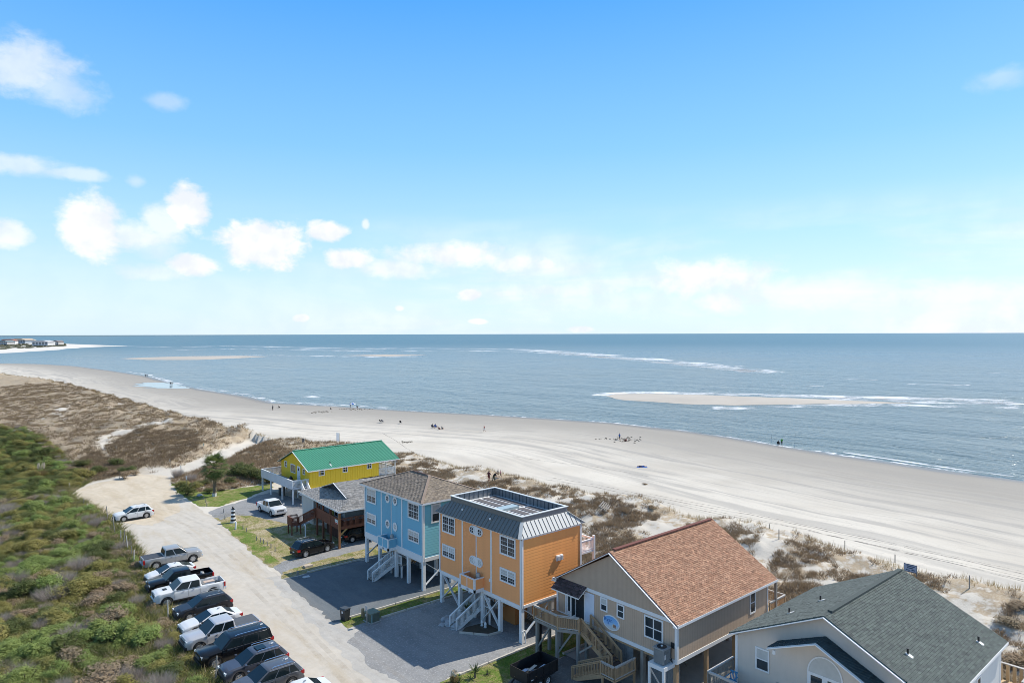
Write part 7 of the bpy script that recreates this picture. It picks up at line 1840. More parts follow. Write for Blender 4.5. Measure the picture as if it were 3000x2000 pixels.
sign_on_post(2667, 1698, 1.5, 1.05, .75, 'blue-grey notice board with dark lettering on the dune', mat('sign_slate', (.40, .45, .54), .6), None, 0, [(-.5, .5, 0, .1), (-.5, .5, .9, 1), (-.36, .3, .2, .32), (-.25, .28, .42, .54), (-.38, -.1, .64, .76), (.05, .36, .7, .8)], mat('sign_ink', (.05, .075, .13), .7), .08, None, True)
sign_on_post(887, 1306, 1.5, .55, .75, 'leaning brown sign on two posts on the dune', mat('sign_brown', (.17, .13, .11), .7), None, R(20), None, None, .07, None, True, .18)
sign_on_post(990, 1302, 2.7, .85, 1.9, 'tall white board on two posts behind the yellow house', mat('sign_bright', (.78, .78, .77), .6), None, R(20), None, None, .07, None, True)
sign_on_post(597, 1332, 2.4, .3, .5, 'narrow teal topped sign post beside the beach path', mat('sign_tealtop', (.25, .42, .36), .6), None, 0, None, None, .09)
sign_on_post(498, 1372, 1.7, .28, .35, 'thin white marker sign at the dune edge', mat('sign_pale', (.55, .58, .6), .6), None, 0, None, None, .06)
sign_on_post(530, 1387, 1.5, .35, .6, 'weathered white sign at the start of the beach path', mat('sign_pale', (.55, .58, .6), .6))
post(340, 1323, 1.3, 'lone dark post on the brown dune', 'dune posts', .11)
for (px, py) in [(2254, 1562), (2282, 1579), (2323, 1578), (2475, 1610), (2622, 1654), (2840, 1720)]: post(px, py, 1.1, 'sand fence post standing along the dune crest', 'sand fence posts', .1, 0, m_woodg)
# pile of junk, boxes and small litter
def rock(px, py, s, label, m, cat='rock', group=None, zoff=0):
    p = G(px, py); r = random.Random(int(px * py)); bm = bmesh.new(); bmesh.ops.create_icosphere(bm, subdivisions=2, radius=s)
    for v in bm.verts: k = 1 + r.uniform(-.22, .22); v.co = Vector((v.co.x * k * 1.3, v.co.y * k, max(v.co.z, -s * .3) * k * .7))
    me = bpy.data.meshes.new('rock'); bm.to_mesh(me); bm.free(); obj('rock', me, m, None, (p.x, p.y, gh(p.x, p.y) + s * .2 + zoff), label=label, category=cat, **({'group': group} if group else {}))
m_rock = mat('pale_rock', (.36, .37, .38), .9, var=.2, vscale=4, bump=.4)
for (px, py, s) in [(1305, 1815, .35), (1318, 1828, .45), (1335, 1838, .4), (1295, 1832, .25), (1312, 1806, .22)]: rock(px, py, s, 'pale broken rock heaped on the gravel drive before the orange house', m_rock, 'rock', 'rubble before the orange house')
rock(778, 1296, .6, 'grey boulder where the beach path meets the sand', m_rock); rock(585, 1452, .35, 'pale stone on the lawn by the palm', m_rock)
p = G(902, 1660); MB().box(-.45, .45, -.3, .3, 0, .22).build('stone_block', mat('tan_stone', (.45, .37, .28), .9, var=.15), None, (p.x, p.y, .02), label='flat tan stone block on the dry grass strip', category='block')
post(872, 1684, .45, 'short dark stump on the grass strip by the blue house drive', 'stumps', .22, 0, m_woodg, 'stump', 0, 'stump')
p = G(897, 1690); MB().box(-.35, .35, -.25, .25, 0, .06).build('meter_cover', mat('cover_grey', (.42, .43, .43), .7), None, (p.x, p.y, .02), label='grey square meter cover in the grass strip', category='cover')
post(1063, 1806, .75, 'round wooden post by the green cabinet', 'cabinet posts', .28, 0, mat('cut_post', (.33, .26, .15), .85, var=.2), 'bollard', 0, 'post')
def white_cane():
    p = G(895, 1572); e = empty('vent_pipe', (p.x, p.y, 0), 'white cane-shaped vent pipe before the red-brown stair', 'pipe'); MB().tube([(0, 0, 0), (0, 0, 1.3), (0, .06, 1.45), (0, .18, 1.5), (0, .3, 1.42), (0, .33, 1.3)], .08, 10).build('pipe', m_white, e); MB().lathe([(.12, 0), (.12, .06), (.08, .07)], 10).build('flange', m_white, e)
    p = G(690, 1550); e = empty('vent_pipe', (p.x, p.y, 0), 'slanting white pipe beside the lighthouse ornament', 'pipe'); MB().tube([(0, 0, 0), (.05, .05, .5), (.1, .1, .95)], .1, 10).build('pipe', m_white, e); MB().lathe([(.14, 0), (.14, .08), (.1, .1)], 10).build('flange', m_grey, e)
white_cane()
p = G(972, 1597); o = MB().tube([(-1.6, -.3, .06), (0, 0, .07), (1.2, .5, .06)], [.06, .05, .03], 6).build('driftwood_stick', mat('pale_drift', (.6, .56, .5), .9), None, (p.x + .5, p.y - 1.2, .02), label='long pale stick lying on the dry grass strip', category='stick')
# timber edging beside the drives
m_edge = mat('edging_timber', (.46, .42, .36), .85, var=.2, vscale=2)
def edging(a, b, label, n):
    a = Vector(a); b = Vector(b)
    for k in range(n):
        p = a.lerp(b, k / n); q = a.lerp(b, (k + .96) / n)
        MB().bar((0, 0, .07), tuple(q - p + Vector((0, 0, .07))), .14, .14).build('edging_timber', m_edge, None, (p.x, p.y, .01), label=label, category='edging', group=label[:40])
edging((-8.6, 13.75, 0), (7, 13.55, 0), 'pale timber edging along the blue house drive', 6)
edging((-6.0, 11.85, 0), (7, 11.75, 0), 'timber edging between the orange house drive and the grass', 5)
edging((-6.8, -.82, 0), (7, -.78, 0), 'pale timber edging between the orange house drive and the trailer lawn', 5)
edging((-6, 27.05, 0), (7, 27.0, 0), 'timber edging between the dry grass and the blue house drive', 5)
edging((1.2, -3.5, 0), (9, -3.5, 0), 'concrete kerb along the slab under the tan house', 3)
edging((-2.6, 4.9, 0), (-1.1, 2.9, 0), 'timber border of the planting bed at the orange house stair', 2); edging((-1.1, 2.9, 0), (.1, 2.7, 0), 'timber end of the planting bed at the orange house stair', 1)
sheet('planting_bed', [(-2.5, 4.9), (-1.1, 2.95), (.2, 2.8), (.4, 5.2), (-1.6, 5.4)], 0.03, mat('bed_soil', (.06, .05, .035), .95, var=.3), .05)
for (px, py) in [(1412, 1833), (1422, 1838)]:
    p = G(px, py); e = empty('garden_ornament', (p.x, p.y, .03), 'small white ornament in the planting bed of the orange house', 'ornament', 'bed ornaments'); MB().lathe([(.12, 0), (.1, .15), (.13, .3), (.05, .48), (0, .5)], 10).build('figure', m_white, e); MB().lathe([(.15, -.01), (.15, .04), (.1, .05)], 10).build('base', m_grey, e)
def bench():
    e = empty('bench', (2.6, 1.7, .02), 'slatted wooden bench under the orange house', 'bench'); m = mat('bench_wood', (.15, .10, .065), .85, var=.2)
    for k in range(5): MB().box(-.25 + k * .11, -.16 + k * .11, -.9, .9, .42, .46).build('seat_slat', m, e)
    for k in range(4): MB().bar((.3 + k * .03, -.9, .52 + k * .12), (.3 + k * .03, .9, .52 + k * .12), .03, .09).build('back_slat', m, e)
    for s in (-1, 1):
        for q in (-.22, .26): MB().box(q - .03, q + .03, s * .75 - .03, s * .75 + .03, 0, .42).build('leg', m, e)
bench()
def boardwalk():
    a = Vector((9.5, -1.0, 0)); e = empty('boardwalk', tuple(a), 'weathered wooden boardwalk with railings running from the houses to the dune', 'boardwalk'); n = 44; L = 9.5
    for k in range(n): MB().box(k * L / n, (k + .92) * L / n, -.65, .65, .95, 1.0).build('plank', m_woodg, e)
    for s in (-1, 1):
        railing(e, (0, s * .65, 1.0), (L, s * .65, 1.0), .95, m_woodg, .16, .04, .1, True, m_rail)
        for k in range(5): stick('pile', m_woodg, e, (k * L / 4.2, s * .6, -.1), (k * L / 4.2, s * .6, .95), .14)
boardwalk()
def drift():
    p = GT(1770, 1500); e = empty('driftwood_crate', (p.x, p.y, gh(p.x, p.y)), 'broken weathered timber pallet half buried in the dune grass', 'pallet', None, R(25)); 
    for k in range(5): MB().bar((-1.1, -.5 + k * .22, .15 + k * .12), (1.1, -.5 + k * .22, .4 + k * .12), .14, .05).build('slat', m_woodg, e)
    for q in (-.8, .8): MB().bar((q, -.55, .1), (q, .5, .75), .09).build('bearer', m_woodg, e)
drift()
p = G(1035, 1585); e = empty('trash_bin', (5.0, 33.0, 0), 'black bin standing under the grey house', 'trash bin'); MB().box(-.3, .3, -.3, .3, .03, 1.0).build('body', MATS['bin_plastic'], e); MB().box(-.34, .34, -.33, .33, 1.0, 1.08).build('lid', MATS['bin_lid'], e)
e = empty('trash_bin', (5.8, 62.5, 0), 'black bin standing under the deck of the yellow house', 'trash bin'); MB().box(-.35, .35, -.35, .35, .03, 1.1).build('body', MATS['bin_plastic'], e); MB().box(-.38, .38, -.38, .38, 1.1, 1.18).build('lid', MATS['bin_lid'], e)
e = empty('picnic_table', (6.3, -10.5, .03), 'dark picnic table folded under the tan house', 'table')
MB().box(-.8, .8, -.4, .4, .7, .75).build('tabletop', m_woodg, e)
for s in (-1, 1): MB().bar((s * .6, -.5, 0), (s * .6, .4, .7), .08).build('leg', m_woodg, e); MB().bar((s * .6, .5, 0), (s * .6, -.4, .7), .08).build('leg', m_woodg, e)
# ------------------------------------------------------------------ people, dog and beach things
m_skin = mat('skin', (.42, .25, .17), .6); m_hair = mat('hair_dark', (.03, .02, .015), .7)
CLOTH = {k: mat('cloth_' + k, c, .85) for k, c in {'navy': (.02, .03, .07), 'black': (.015, .015, .017), 'red': (.30, .04, .03), 'white': (.6, .6, .6), 'grey': (.12, .12, .13), 'blue': (.04, .12, .38), 'tan': (.30, .22, .14), 'olive': (.09, .09, .05), 'green': (.10, .32, .05), 'maroon': (.14, .03, .03), 'pink': (.5, .2, .2)}.items()}
POSES = {
    'stand': dict(hip=(0, 0, .92), chest=(0, 0, 1.36), neck=(0, 0, 1.50), head=(.02, 0, 1.66), kn=[(.02, .10, .49), (.0, -.10, .49)], an=[(0, .11, .06), (0, -.11, .06)], el=[(-.03, .27, 1.12), (-.02, -.27, 1.12)], ha=[(.08, .28, .86), (.1, -.28, .86)]),
    'walk': dict(hip=(0, 0, .90), chest=(.04, 0, 1.34), neck=(.06, 0, 1.48), head=(.1, 0, 1.63), kn=[(.22, .10, .50), (-.02, -.10, .48)], an=[(.30, .10, .07), (-.34, -.10, .14)], el=[(-.14, .26, 1.12), (.12, -.26, 1.10)], ha=[(-.04, .27, .90), (.30, -.25, .95)]),
    'bend': dict(hip=(0, 0, .90), chest=(.26, 0, 1.25), neck=(.37, 0, 1.33), head=(.50, 0, 1.42), kn=[(.12, .11, .48), (-.06, -.11, .47)], an=[(.16, .12, .06), (-.24, -.12, .08)], el=[(.34, .24, .98), (.42, -.22, 1.0)], ha=[(.48, .18, .78), (.62, -.16, .84)]),
    'sit': dict(hip=(0, 0, .40), chest=(-.12, 0, .82), neck=(-.14, 0, .96), head=(-.12, 0, 1.11), kn=[(.42, .12, .48), (.42, -.12, .48)], an=[(.52, .12, .06), (.52, -.12, .06)], el=[(.02, .28, .60), (.02, -.28, .60)], ha=[(.28, .22, .56), (.28, -.22, .56)]),
    'ground': dict(hip=(0, 0, .14), chest=(-.06, 0, .56), neck=(-.05, 0, .70), head=(-.02, 0, .86), kn=[(.36, .13, .42), (.36, -.13, .40)], an=[(.58, .12, .06), (.58, -.12, .06)], el=[(.08, .26, .40), (.08, -.26, .40)], ha=[(.32, .18, .42), (.32, -.18, .40)]),
    'lie': dict(hip=(0, 0, .13), chest=(-.44, 0, .15), neck=(-.60, 0, .17), head=(-.78, 0, .18), kn=[(.42, .12, .16), (.40, -.10, .30)], an=[(.86, .14, .08), (.60, -.12, .07)], el=[(-.30, .30, .08), (-.34, -.30, .08)], ha=[(-.04, .30, .07), (-.08, -.28, .07)])}
def person(x, y, rz, pose, top, bottom, label, scale=1.0, z=None, hat=None, long=False, group=None):
    P = {k: ([Vector(q) for q in v] if isinstance(v, list) else Vector(v)) for k, v in POSES[pose].items()}
    V, E_, Rr = [], [], []
    def add(p, r, par=None):
        V.append(p); Rr.append(r)
        if par is not None: E_.append((par, len(V) - 1))
        return len(V) - 1
    hip = add(P['hip'], .135); ch = add(P['chest'], .15, hip); nk = add(P['neck'], .055, ch); hd0 = add(P['neck'].lerp(P['head'], .5), .075, nk); hd = add(P['head'], .098, hd0); hd2 = add(P['head'] + (P['head'] - P['neck']).normalized() * .09, .07, hd)
    segs = {}
    fwd = Vector((1, 0, 0))
    for i, s in enumerate((1, -1)):
        h2 = add(P['hip'] + Vector((0, s * .10, -.03 if pose not in ('lie',) else 0)), .095, hip); kn = add(P['kn'][i], .062, h2); an = add(P['an'][i], .042, kn); add(P['an'][i] + (Vector((.17, 0, -.02)) if pose != 'lie' else Vector((.06, 0, .14))), .035, an)
        sh = add(P['chest'] + Vector((0, s * .18, .03)), .06, ch); el = add(P['el'][i], .043, sh); ha = add(P['ha'][i], .032, el); d = (P['ha'][i] - P['el'][i]).normalized(); pl = add(P['ha'][i] + d * .07, .034, ha)
        side = d.cross(Vector((0, 0, 1))); side = side.normalized() if side.length > .1 else Vector((0, 1, 0))
        for k in range(4): add(P['ha'][i] + d * (.155 + .012 * (1.5 - abs(k - 1.5))) + side * (.018 * (k - 1.5)), .008, pl)
        add(P['ha'][i] + d * .09 + side * .05, .010, ha)
    me = bpy.data.meshes.new('body_skel'); me.from_pydata(V, E_, [])
    t = bpy.data.objects.new('tmp', me); C.objects.link(t)
    t.modifiers.new('s', 'SKIN'); t.modifiers.new('d', 'SUBSURF').levels = 1
    sk = me.skin_vertices[0].data
    for i, r in enumerate(Rr): sk[i].radius = (r, r)
    sk[0].use_root = True
    dg = bpy.context.evaluated_depsgraph_get(); dg.update(); body = bpy.data.meshes.new_from_object(t.evaluated_get(dg)); bpy.data.objects.remove(t)
    e = empty('person', (x, y, (gh(x, y) if z is None else z)), label, 'person', group, rz); e.scale = (scale,) * 3
    body.polygons.foreach_set('use_smooth', [True] * len(body.polygons)); obj('body', body, m_skin, e)
    # clothing: the parts of the skin that lie near the clothed bones, lifted off the body
    bones = {'shirt': [(P['hip'], P['chest']), (P['chest'], P['neck'].lerp(P['chest'], .4))] + [(P['chest'] + Vector((0, s * .18, .03)), P['el'][i] if long else (P['chest'] + Vector((0, s * .18, .03))).lerp(P['el'][i], .6)) for i, s in enumerate((1, -1))],
             'trousers': [(P['hip'], P['hip'])] + [(P['hip'] + Vector((0, s * .1, -.03)), P['kn'][i]) for i, s in enumerate((1, -1))] + ([(P['kn'][i], P['an'][i]) for i in (0, 1)] if long else []),
             'hair': [(P['head'] + (P['head'] - P['neck']).normalized() * .07 - fwd * .04, P['head'] - fwd * .05 if pose != 'lie' else P['head'])]}
    allb = [(k, a, b) for k, l in bones.items() for a, b in l] + [('skin', P['neck'].lerp(P['head'], .2), P['head'] + fwd * .04)] + [('skin', P['el'][i], P['ha'][i]) for i in (0, 1)] + ([] if long else [('skin', P['kn'][i], P['an'][i]) for i in (0, 1)]) + [('skin', P['an'][i], P['an'][i] + Vector((.15, 0, 0))) for i in (0, 1)]
    def dist(p, a, b):
        d = b - a; L = d.length_squared; q = max(0, min(1, (p - a).dot(d) / L)) if L > 1e-9 else 0; return (p - a - d * q).length
    co = [v.co.copy() for v in body.vertices]; no = [v.normal.copy() for v in body.vertices]
    own = {}
    for f in body.polygons:
        c = f.center; k = min(allb, key=lambda q: dist(c, q[1], q[2]))[0]; own.setdefault(k, []).append(f)
    for k, mm in (('shirt', CLOTH[top]), ('trousers', CLOTH[bottom]), ('hair', CLOTH[hat] if hat else m_hair)):
        fs = own.get(k, [])
        if not fs: continue
        idx = {}; vv = []; ff = []
        for f in fs:
            q = []
            for vi in f.vertices:
                if vi not in idx: idx[vi] = len(vv); vv.append(tuple(co[vi] + no[vi] * .018))
                q.append(idx[vi])
            ff.append(q)
        m_ = MB(); m_.add(vv, ff); m_.build('hat' if (k == 'hair' and hat) else k, mm, e, smooth=True, fix=False)
    for s, i in ((1, 0), (-1, 1)):
        pass
    # face: eyes, nose, mouth and ears
    hx = P['head']; up = (P['head'] - P['neck']).normalized(); fw = fwd if pose != 'lie' else Vector((0, 0, 1)); fw = (fw - up * fw.dot(up)).normalized(); lf = up.cross(fw)
    for s in (-1, 1):
        MB().lathe([(0, -.008), (.012, 0), (0, .008)], 6, tuple(hx + fw * .088 + lf * s * .033 + up * .005)).build('eye', m_black, e); MB().lathe([(0, -.03), (.018, 0), (0, .03)], 6, tuple(hx + lf * s * .098)).build('ear', m_skin, e)
    MB().lathe([(0, -.025), (.016, -.01), (0, .025)], 6, tuple(hx + fw * .102 - up * .02)).build('nose', m_skin, e); MB().obox(tuple(hx + fw * .09 - up * .055), fw, lf, up, 0, .012, -.022, .022, -.005, .005).build('mouth', CLOTH['maroon'], e)
    return e
def pxy(px, py, z=-.2): p = GT(px, py, z); return p.x, p.y
TOSEA = 0.0
x, y = pxy(1432, 1401, .5); person(x, y, R(20), 'walk', 'maroon', 'maroon', 'person in maroon walking across the dune gap', 1.0, long=True)
x, y = pxy(1446, 1406, .5); person(x, y, R(-60), 'bend', 'black', 'olive', 'person in dark clothes bending forward, leading children over the dune', 1.08, hat='black', long=True)
x, y = pxy(1459, 1402, .5); person(x, y, R(-60), 'stand', 'grey', 'black', 'small child in grey walking beside the bending person', .68)
x, y = pxy(1466, 1398, .5); person(x, y, R(-50), 'walk', 'pink', 'tan', 'small child in pink at the end of the dune walkers', .72)
x, y = pxy(799, 1201, -1.6); person(x, y, R(100), 'stand', 'grey', 'black', 'person walking a dog on the beach', 1.0, long=True)
x, y = pxy(427, 1104, -1.8); person(x, y, R(90), 'walk', 'black', 'black', 'person in black at the water edge of the far beach', 1.05, long=True)
x, y = pxy(431, 1104, -1.8); person(x, y, R(90), 'stand', 'navy', 'black', 'person in navy at the water edge of the far beach', 1.0, long=True)
x, y = pxy(499, 1128, -1.8); person(x, y, R(90), 'walk', 'black', 'navy', 'person in black and navy strolling by the tide pool', 1.05, long=True)
x, y = pxy(504, 1128, -1.8); person(x, y, R(90), 'walk', 'tan', 'black', 'person in tan strolling by the tide pool', 1.0, long=True)
x, y = pxy(1419, 1264, -1.2); person(x, y, R(140), 'walk', 'red', 'white', 'person in red shorts walking alone across the sand', 1.0)
x, y = pxy(1815, 1288, -1.3); person(x, y, R(0), 'stand', 'blue', 'grey', 'person in blue standing by the dug sand pit', .95)
x, y = pxy(1834, 1293, -1.3); person(x, y, R(90), 'ground', 'maroon', 'black', 'person sitting at the dug sand pit', .95)
x, y = pxy(1026, 1193, -1.6); person(x, y, R(0), 'stand', 'navy', 'black', 'person standing beside the blue beach canopy', 1.0, long=True)
x, y = pxy(1046, 1194, -1.6); person(x, y, R(30), 'ground', 'black', 'black', 'person sitting on the sand beside the blue beach canopy', 1.0)
x, y = pxy(969, 1199, -1.5); person(x, y, R(30), 'ground', 'black', 'navy', 'small child sitting near the dark sand heap', .8)
x, y = pxy(1286, 1258, -1.2); person(x, y, R(10), 'ground', 'maroon', 'black', 'person in maroon sitting low on the sand', .95); x, y = pxy(1295, 1257, -1.2); person(x, y, R(10), 'ground', 'grey', 'black', 'person in grey sitting low on the sand', .95)
x, y = pxy(1881, 1368, -.8)
bt = MB().box(-1.0, 1.0, -.5, .5, 0, .03).build('beach_towel', CLOTH['blue'], None, (x, y, gh(x, y) + .01), label='blue beach towel spread under a lying person', category='towel'); bt.rotation_euler = (0, 0, R(-45))
person(x, y, R(-45), 'lie', 'navy', 'blue', 'person lying on a blue towel on the open sand', 1.0, z=gh(x, y) + .04)
m_ctube = mat('chair_tube', (.25, .26, .27), .4, metal=.5)
def beach_chair(px, py, rz, col, label, z=-1.2, group='beach chairs'):
    x, y = pxy(px, py, z); e = empty('beach_chair', (x, y, gh(x, y)), label, 'beach chair', group, rz); m = CLOTH[col]
    MB().bar((-.24, 0, .34), (.26, 0, .40), .5, .03).build('seat', m, e); MB().bar((-.24, 0, .34), (-.5, 0, .98), .5, .03).build('backrest', m, e)
    for s in (-1, 1):
        MB().tube([(.3, s * .27, 0), (-.15, s * .27, .56), (-.5, s * .27, .98)], .016, 6).build('leg', m_ctube, e); MB().tube([(-.45, s * .27, 0), (.28, s * .27, .42)], .016, 6).build('leg', m_ctube, e); MB().bar((-.3, s * .29, .58), (.25, s * .29, .56), .05, .025).build('armrest', m_black, e)
    return x, y
beach_chair(1116, 1238, R(10), 'black', 'empty black folding chair, first of a pair on the sand'); beach_chair(1122, 1238, R(10), 'navy', 'empty navy folding chair, second of a pair on the sand'); beach_chair(1174, 1241, R(40), 'black', 'lone black folding chair on the sand')
for (px, py, c, t, l) in [(1268, 1254, 'navy', 'navy', 'person in navy sitting in a beach chair'), (1277, 1254, 'blue', 'blue', 'person in blue sitting in a beach chair'), (2281, 1304, 'black', 'navy', 'person in navy sitting by the fishing rods')]:
    x, y = beach_chair(px, py, R(10), c, 'black chair of the seated anglers' if px > 2000 else c + ' chair under a seated person', -1.2 if px < 2000 else -1.6); person(x, y, R(10), 'sit', t, 'black', l, 1.0, z=gh(x, y) + .02)
x, y = pxy(2290, 1303, -1.6); person(x, y, R(20), 'bend', 'green', 'black', 'person in green leaning over by the fishing rods', 1.0, hat='black', long=True)
for (px, py, l) in [(2260, 1294, 'tall thin fishing rod planted beside the dark chair'), (2328, 1308, 'tall thin fishing rod planted apart from the anglers')]:
    x, y = pxy(px, py, -1.7); e = empty('fishing_rod', (x, y, gh(x, y)), l, 'fishing rod'); MB().tube([(0, 0, 0), (.15, 0, 1.6), (.5, 0, 3.3)], [.025, .018, .008], 6).build('rod', m_black, e); MB().lathe([(.06, .0), (.06, .8), (.04, .8)], 8).build('rod_holder', m_white, e); MB().lathe([(0, -.05), (.06, -.05), (.06, .05), (0, .05)], 8, (.14, 0, 1.0), 'y').build('reel', m_grey, e)
def canopy():
    x, y = pxy(1033, 1196, -1.6); e = empty('beach_canopy', (x, y, gh(x, y)), 'small blue and white beach umbrella near the water', 'umbrella'); prof = []; n = 8
    for k in range(n):
        a0, a1 = 2 * math.pi * k / n, 2 * math.pi * (k + 1) / n
        MB().add([(0, 0, 2.1), (math.cos(a0) * 1.2, math.sin(a0) * 1.2, 1.65), (math.cos(a1) * 1.2, math.sin(a1) * 1.2, 1.65), (math.cos(a1) * 1.2, math.sin(a1) * 1.2, 1.5), (math.cos(a0) * 1.2, math.sin(a0) * 1.2, 1.5)], [(0, 1, 2), (1, 4, 3, 2)]).build('canopy_panel', CLOTH['blue'] if k % 2 else CLOTH['white'], e)
    MB().tube([(0, 0, -.1), (0, 0, 2.15)], .03, 6).build('pole', m_white, e)
canopy()
def dog():
    x, y = pxy(818, 1195, -1.6); e = empty('dog', (x, y, gh(x, y)), 'small dark dog walking on the beach', 'dog', None, R(100))
    V = [(-.32, 0, .46), (0, 0, .45), (.26, 0, .47), (.42, 0, .58), (.52, 0, .66), (.66, 0, .62), (-.45, 0, .54), (-.58, 0, .66)]; E_ = [(0, 1), (1, 2), (2, 3), (3, 4), (4, 5), (0, 6), (6, 7)]; Rr = [.11, .12, .14, .09, .09, .04, .03, .02]
    for s in (-1, 1):
        k = len(V); V += [(.26, s * .08, .38), (.27, s * .09, .2), (.25, s * .09, .03), (.31, s * .09, .02)]; E_ += [(2, k), (k, k + 1), (k + 1, k + 2), (k + 2, k + 3)]; Rr += [.06, .035, .025, .025]
        k = len(V); V += [(-.28, s * .08, .38), (-.20, s * .09, .27), (-.36, s * .09, .15), (-.34, s * .09, .03), (-.28, s * .09, .02)]; E_ += [(0, k), (k, k + 1), (k + 1, k + 2), (k + 2, k + 3), (k + 3, k + 4)]; Rr += [.08, .05, .028, .024, .025]
        k = len(V); V += [(.48, s * .07, .74)]; E_ += [(4, k)]; Rr += [.025]
    me = bpy.data.meshes.new('d'); me.from_pydata(V, E_, []); t = bpy.data.objects.new('tmp', me); C.objects.link(t); t.modifiers.new('s', 'SKIN'); t.modifiers.new('d', 'SUBSURF').levels = 1
    for i, r in enumerate(Rr): me.skin_vertices[0].data[i].radius = (r, r)
    me.skin_vertices[0].data[0].use_root = True
    dg = bpy.context.evaluated_depsgraph_get(); dg.update(); b = bpy.data.meshes.new_from_object(t.evaluated_get(dg)); bpy.data.objects.remove(t); obj('body', b, mat('dog_fur', (.05, .035, .025), .8, var=.3), e)
dog()
# dug sand and wrack on the beach
def clods(px, py, w, h, n, seed, label):
    r = random.Random(seed); mb = MB()
    for k in range(n):
        p = GT(px + r.gauss(0, w), py + r.gauss(0, h), -1.3); z = p.z; s = r.uniform(.08, .28)
        mb.lathe([(s * 1.2, -.05), (s, s * .4), (s * .4, s * .7), (0, s * .75)], 7, (p.x, p.y, z))
    mb.build('sand_heap', mat('damp_sand', (.17, .145, .115), .95, var=.2), None, label=label, category='sand heap', kind='stuff')
clods(1825, 1287, 28, 3.5, 70, 1, 'dark dug sand heaps round the pit'); clods(938, 1206, 14, 1.6, 40, 2, 'dark sand heap near the water'); clods(1040, 1199, 24, 1.2, 40, 3, 'dark sand heaps round the beach umbrella'); clods(1190, 1295, 10, 1.5, 22, 4, 'dark driftwood and sand heap on the open beach')
# ------------------------------------------------------------------ foam, breakers and tyre tracks
def foam_mat(name, thr, soft, scale, col=(.78, .80, .82), amax=.95):
    m = bpy.data.materials.new(name); m.use_nodes = True; T = NT(m.node_tree); b = m.node_tree.nodes['Principled BSDF']
    b.inputs['Base Color'].default_value = (*col, 1); b.inputs['Roughness'].default_value = .9
    uv = T.n('ShaderNodeUVMap').outputs[0]; sep = T.n('ShaderNodeSeparateXYZ'); T.link(uv, sep.inputs[0])
    co = T.n('ShaderNodeTexCoord').outputs['Object']
    n1 = T.noise(co, scale, 5.0, .65, .8); n2 = T.noise(co, scale * .18, 3.0, .6, .5)
    edge = T.math('MULTIPLY', T.maprange(sep.outputs[1], 0.0, .3), T.maprange(sep.outputs[1], 1.0, .7))
    ends = T.math('MULTIPLY', T.maprange(sep.outputs[0], 0.0, .06), T.maprange(sep.outputs[0], 1.0, .94))
    f = T.math('ADD', T.math('MULTIPLY', n1, .55), T.math('MULTIPLY', n2, .45))
    a = T.maprange(T.math('ADD', f, T.math('MULTIPLY', T.math('SUBTRACT', T.math('MULTIPLY', edge, ends), 1.0), .35)), thr, thr + soft, 0, amax)
    T.link(a, b.inputs['Alpha']); return m
def strip(name, px, hw, z, m, label, cat, step=14, jit=0.0, kind='stuff', seed=0, world=False):
    "ribbon laid on a surface: px (x, y) centre line in the photograph, hw half width in metres"
    P = [Vector((a, b, 0)) for a, b in px] if world else PX(px, SEA if z is None else 0.0); pts = []
    for i in range(len(P) - 1):
        L = (P[i + 1] - P[i]).length; n = max(1, int(L / step))
        for k in range(n): pts.append((P[i].lerp(P[i + 1], k / n), (i + k / n) / (len(P) - 1)))
    pts.append((P[-1], 1.0)); N = len(pts); V = []; U = []; r = random.Random(seed)
    xs, ys = [], []
    for i, (p, t) in enumerate(pts):
        d = (pts[min(i + 1, N - 1)][0] - pts[max(i - 1, 0)][0]); d.z = 0; d.normalize(); nn = Vector((-d.y, d.x, 0))
        w = hw(t) if callable(hw) else hw
        off = jit * (mnoise.noise(Vector((p.x * .02, p.y * .02, seed))))
        for k, s in enumerate((-1, -.33, .33, 1)): q = p + nn * (w * s + off); V.append([q.x, q.y, 0]); U.append((t, k / 3))
    V = np.array(V)
    V[:, 2] = SEA + .03 if z is None else ground_h(V[:, 0], V[:, 1])[0] + z
    fc = [(i * 4 + k, i * 4 + k + 1, i * 4 + k + 5, i * 4 + k + 4) for i in range(N - 1) for k in range(3)]
    me = bpy.data.meshes.new(name); me.from_pydata(V.tolist(), [], fc); uvl = me.uv_layers.new(name='UVMap')
    for lp in me.loops: uvl.data[lp.index].uv = U[lp.vertex_index]
    for f in me.polygons:
        pass
    return obj(name, me, m, label=label, category=cat, kind=kind)
fm1 = foam_mat('foam_breaker', .40, .20, .08, amax=.85); fm2 = foam_mat('foam_lace', .455, .13, .08, amax=.75); fm3 = foam_mat('foam_swash', .46, .16, .30, amax=.85)
BRK = [(800, 1021), (950, 1024), (1100, 1023), (1230, 1020), (1350, 1021), (1500, 1023), (1600, 1028), (1700, 1036), (1800, 1045), (1900, 1054), (2000, 1064), (2100, 1075), (2200, 1086), (2300, 1099)]
strip('breaking_wave', BRK, lambda t: 22 + 22 * math.sin(t * 3.1), None, fm1, 'long white breaker rolling over the outer bar', 'breaker', 20, 14, seed=1)
strip('breaking_wave', [(x + 30, y + 7) for x, y in BRK[2:]], lambda t: 26 * (1 - t * .5), None, fm2, 'second line of foam behind the long breaker', 'breaker', 20, 12, seed=2)
strip('breaking_wave', [(520, 1017), (640, 1014), (780, 1015), (900, 1018), (1050, 1021), (1200, 1020)], 50, None, fm2, 'thin foam line far out left of the long breaker', 'breaker', 30, 20, seed=3)
strip('breaking_wave', [(500, 1026), (580, 1024), (700, 1022), (850, 1024), (1000, 1027), (1150, 1030)], 35, None, fm2, 'inner thin foam line off the spit', 'breaker', 30, 20, seed=4)
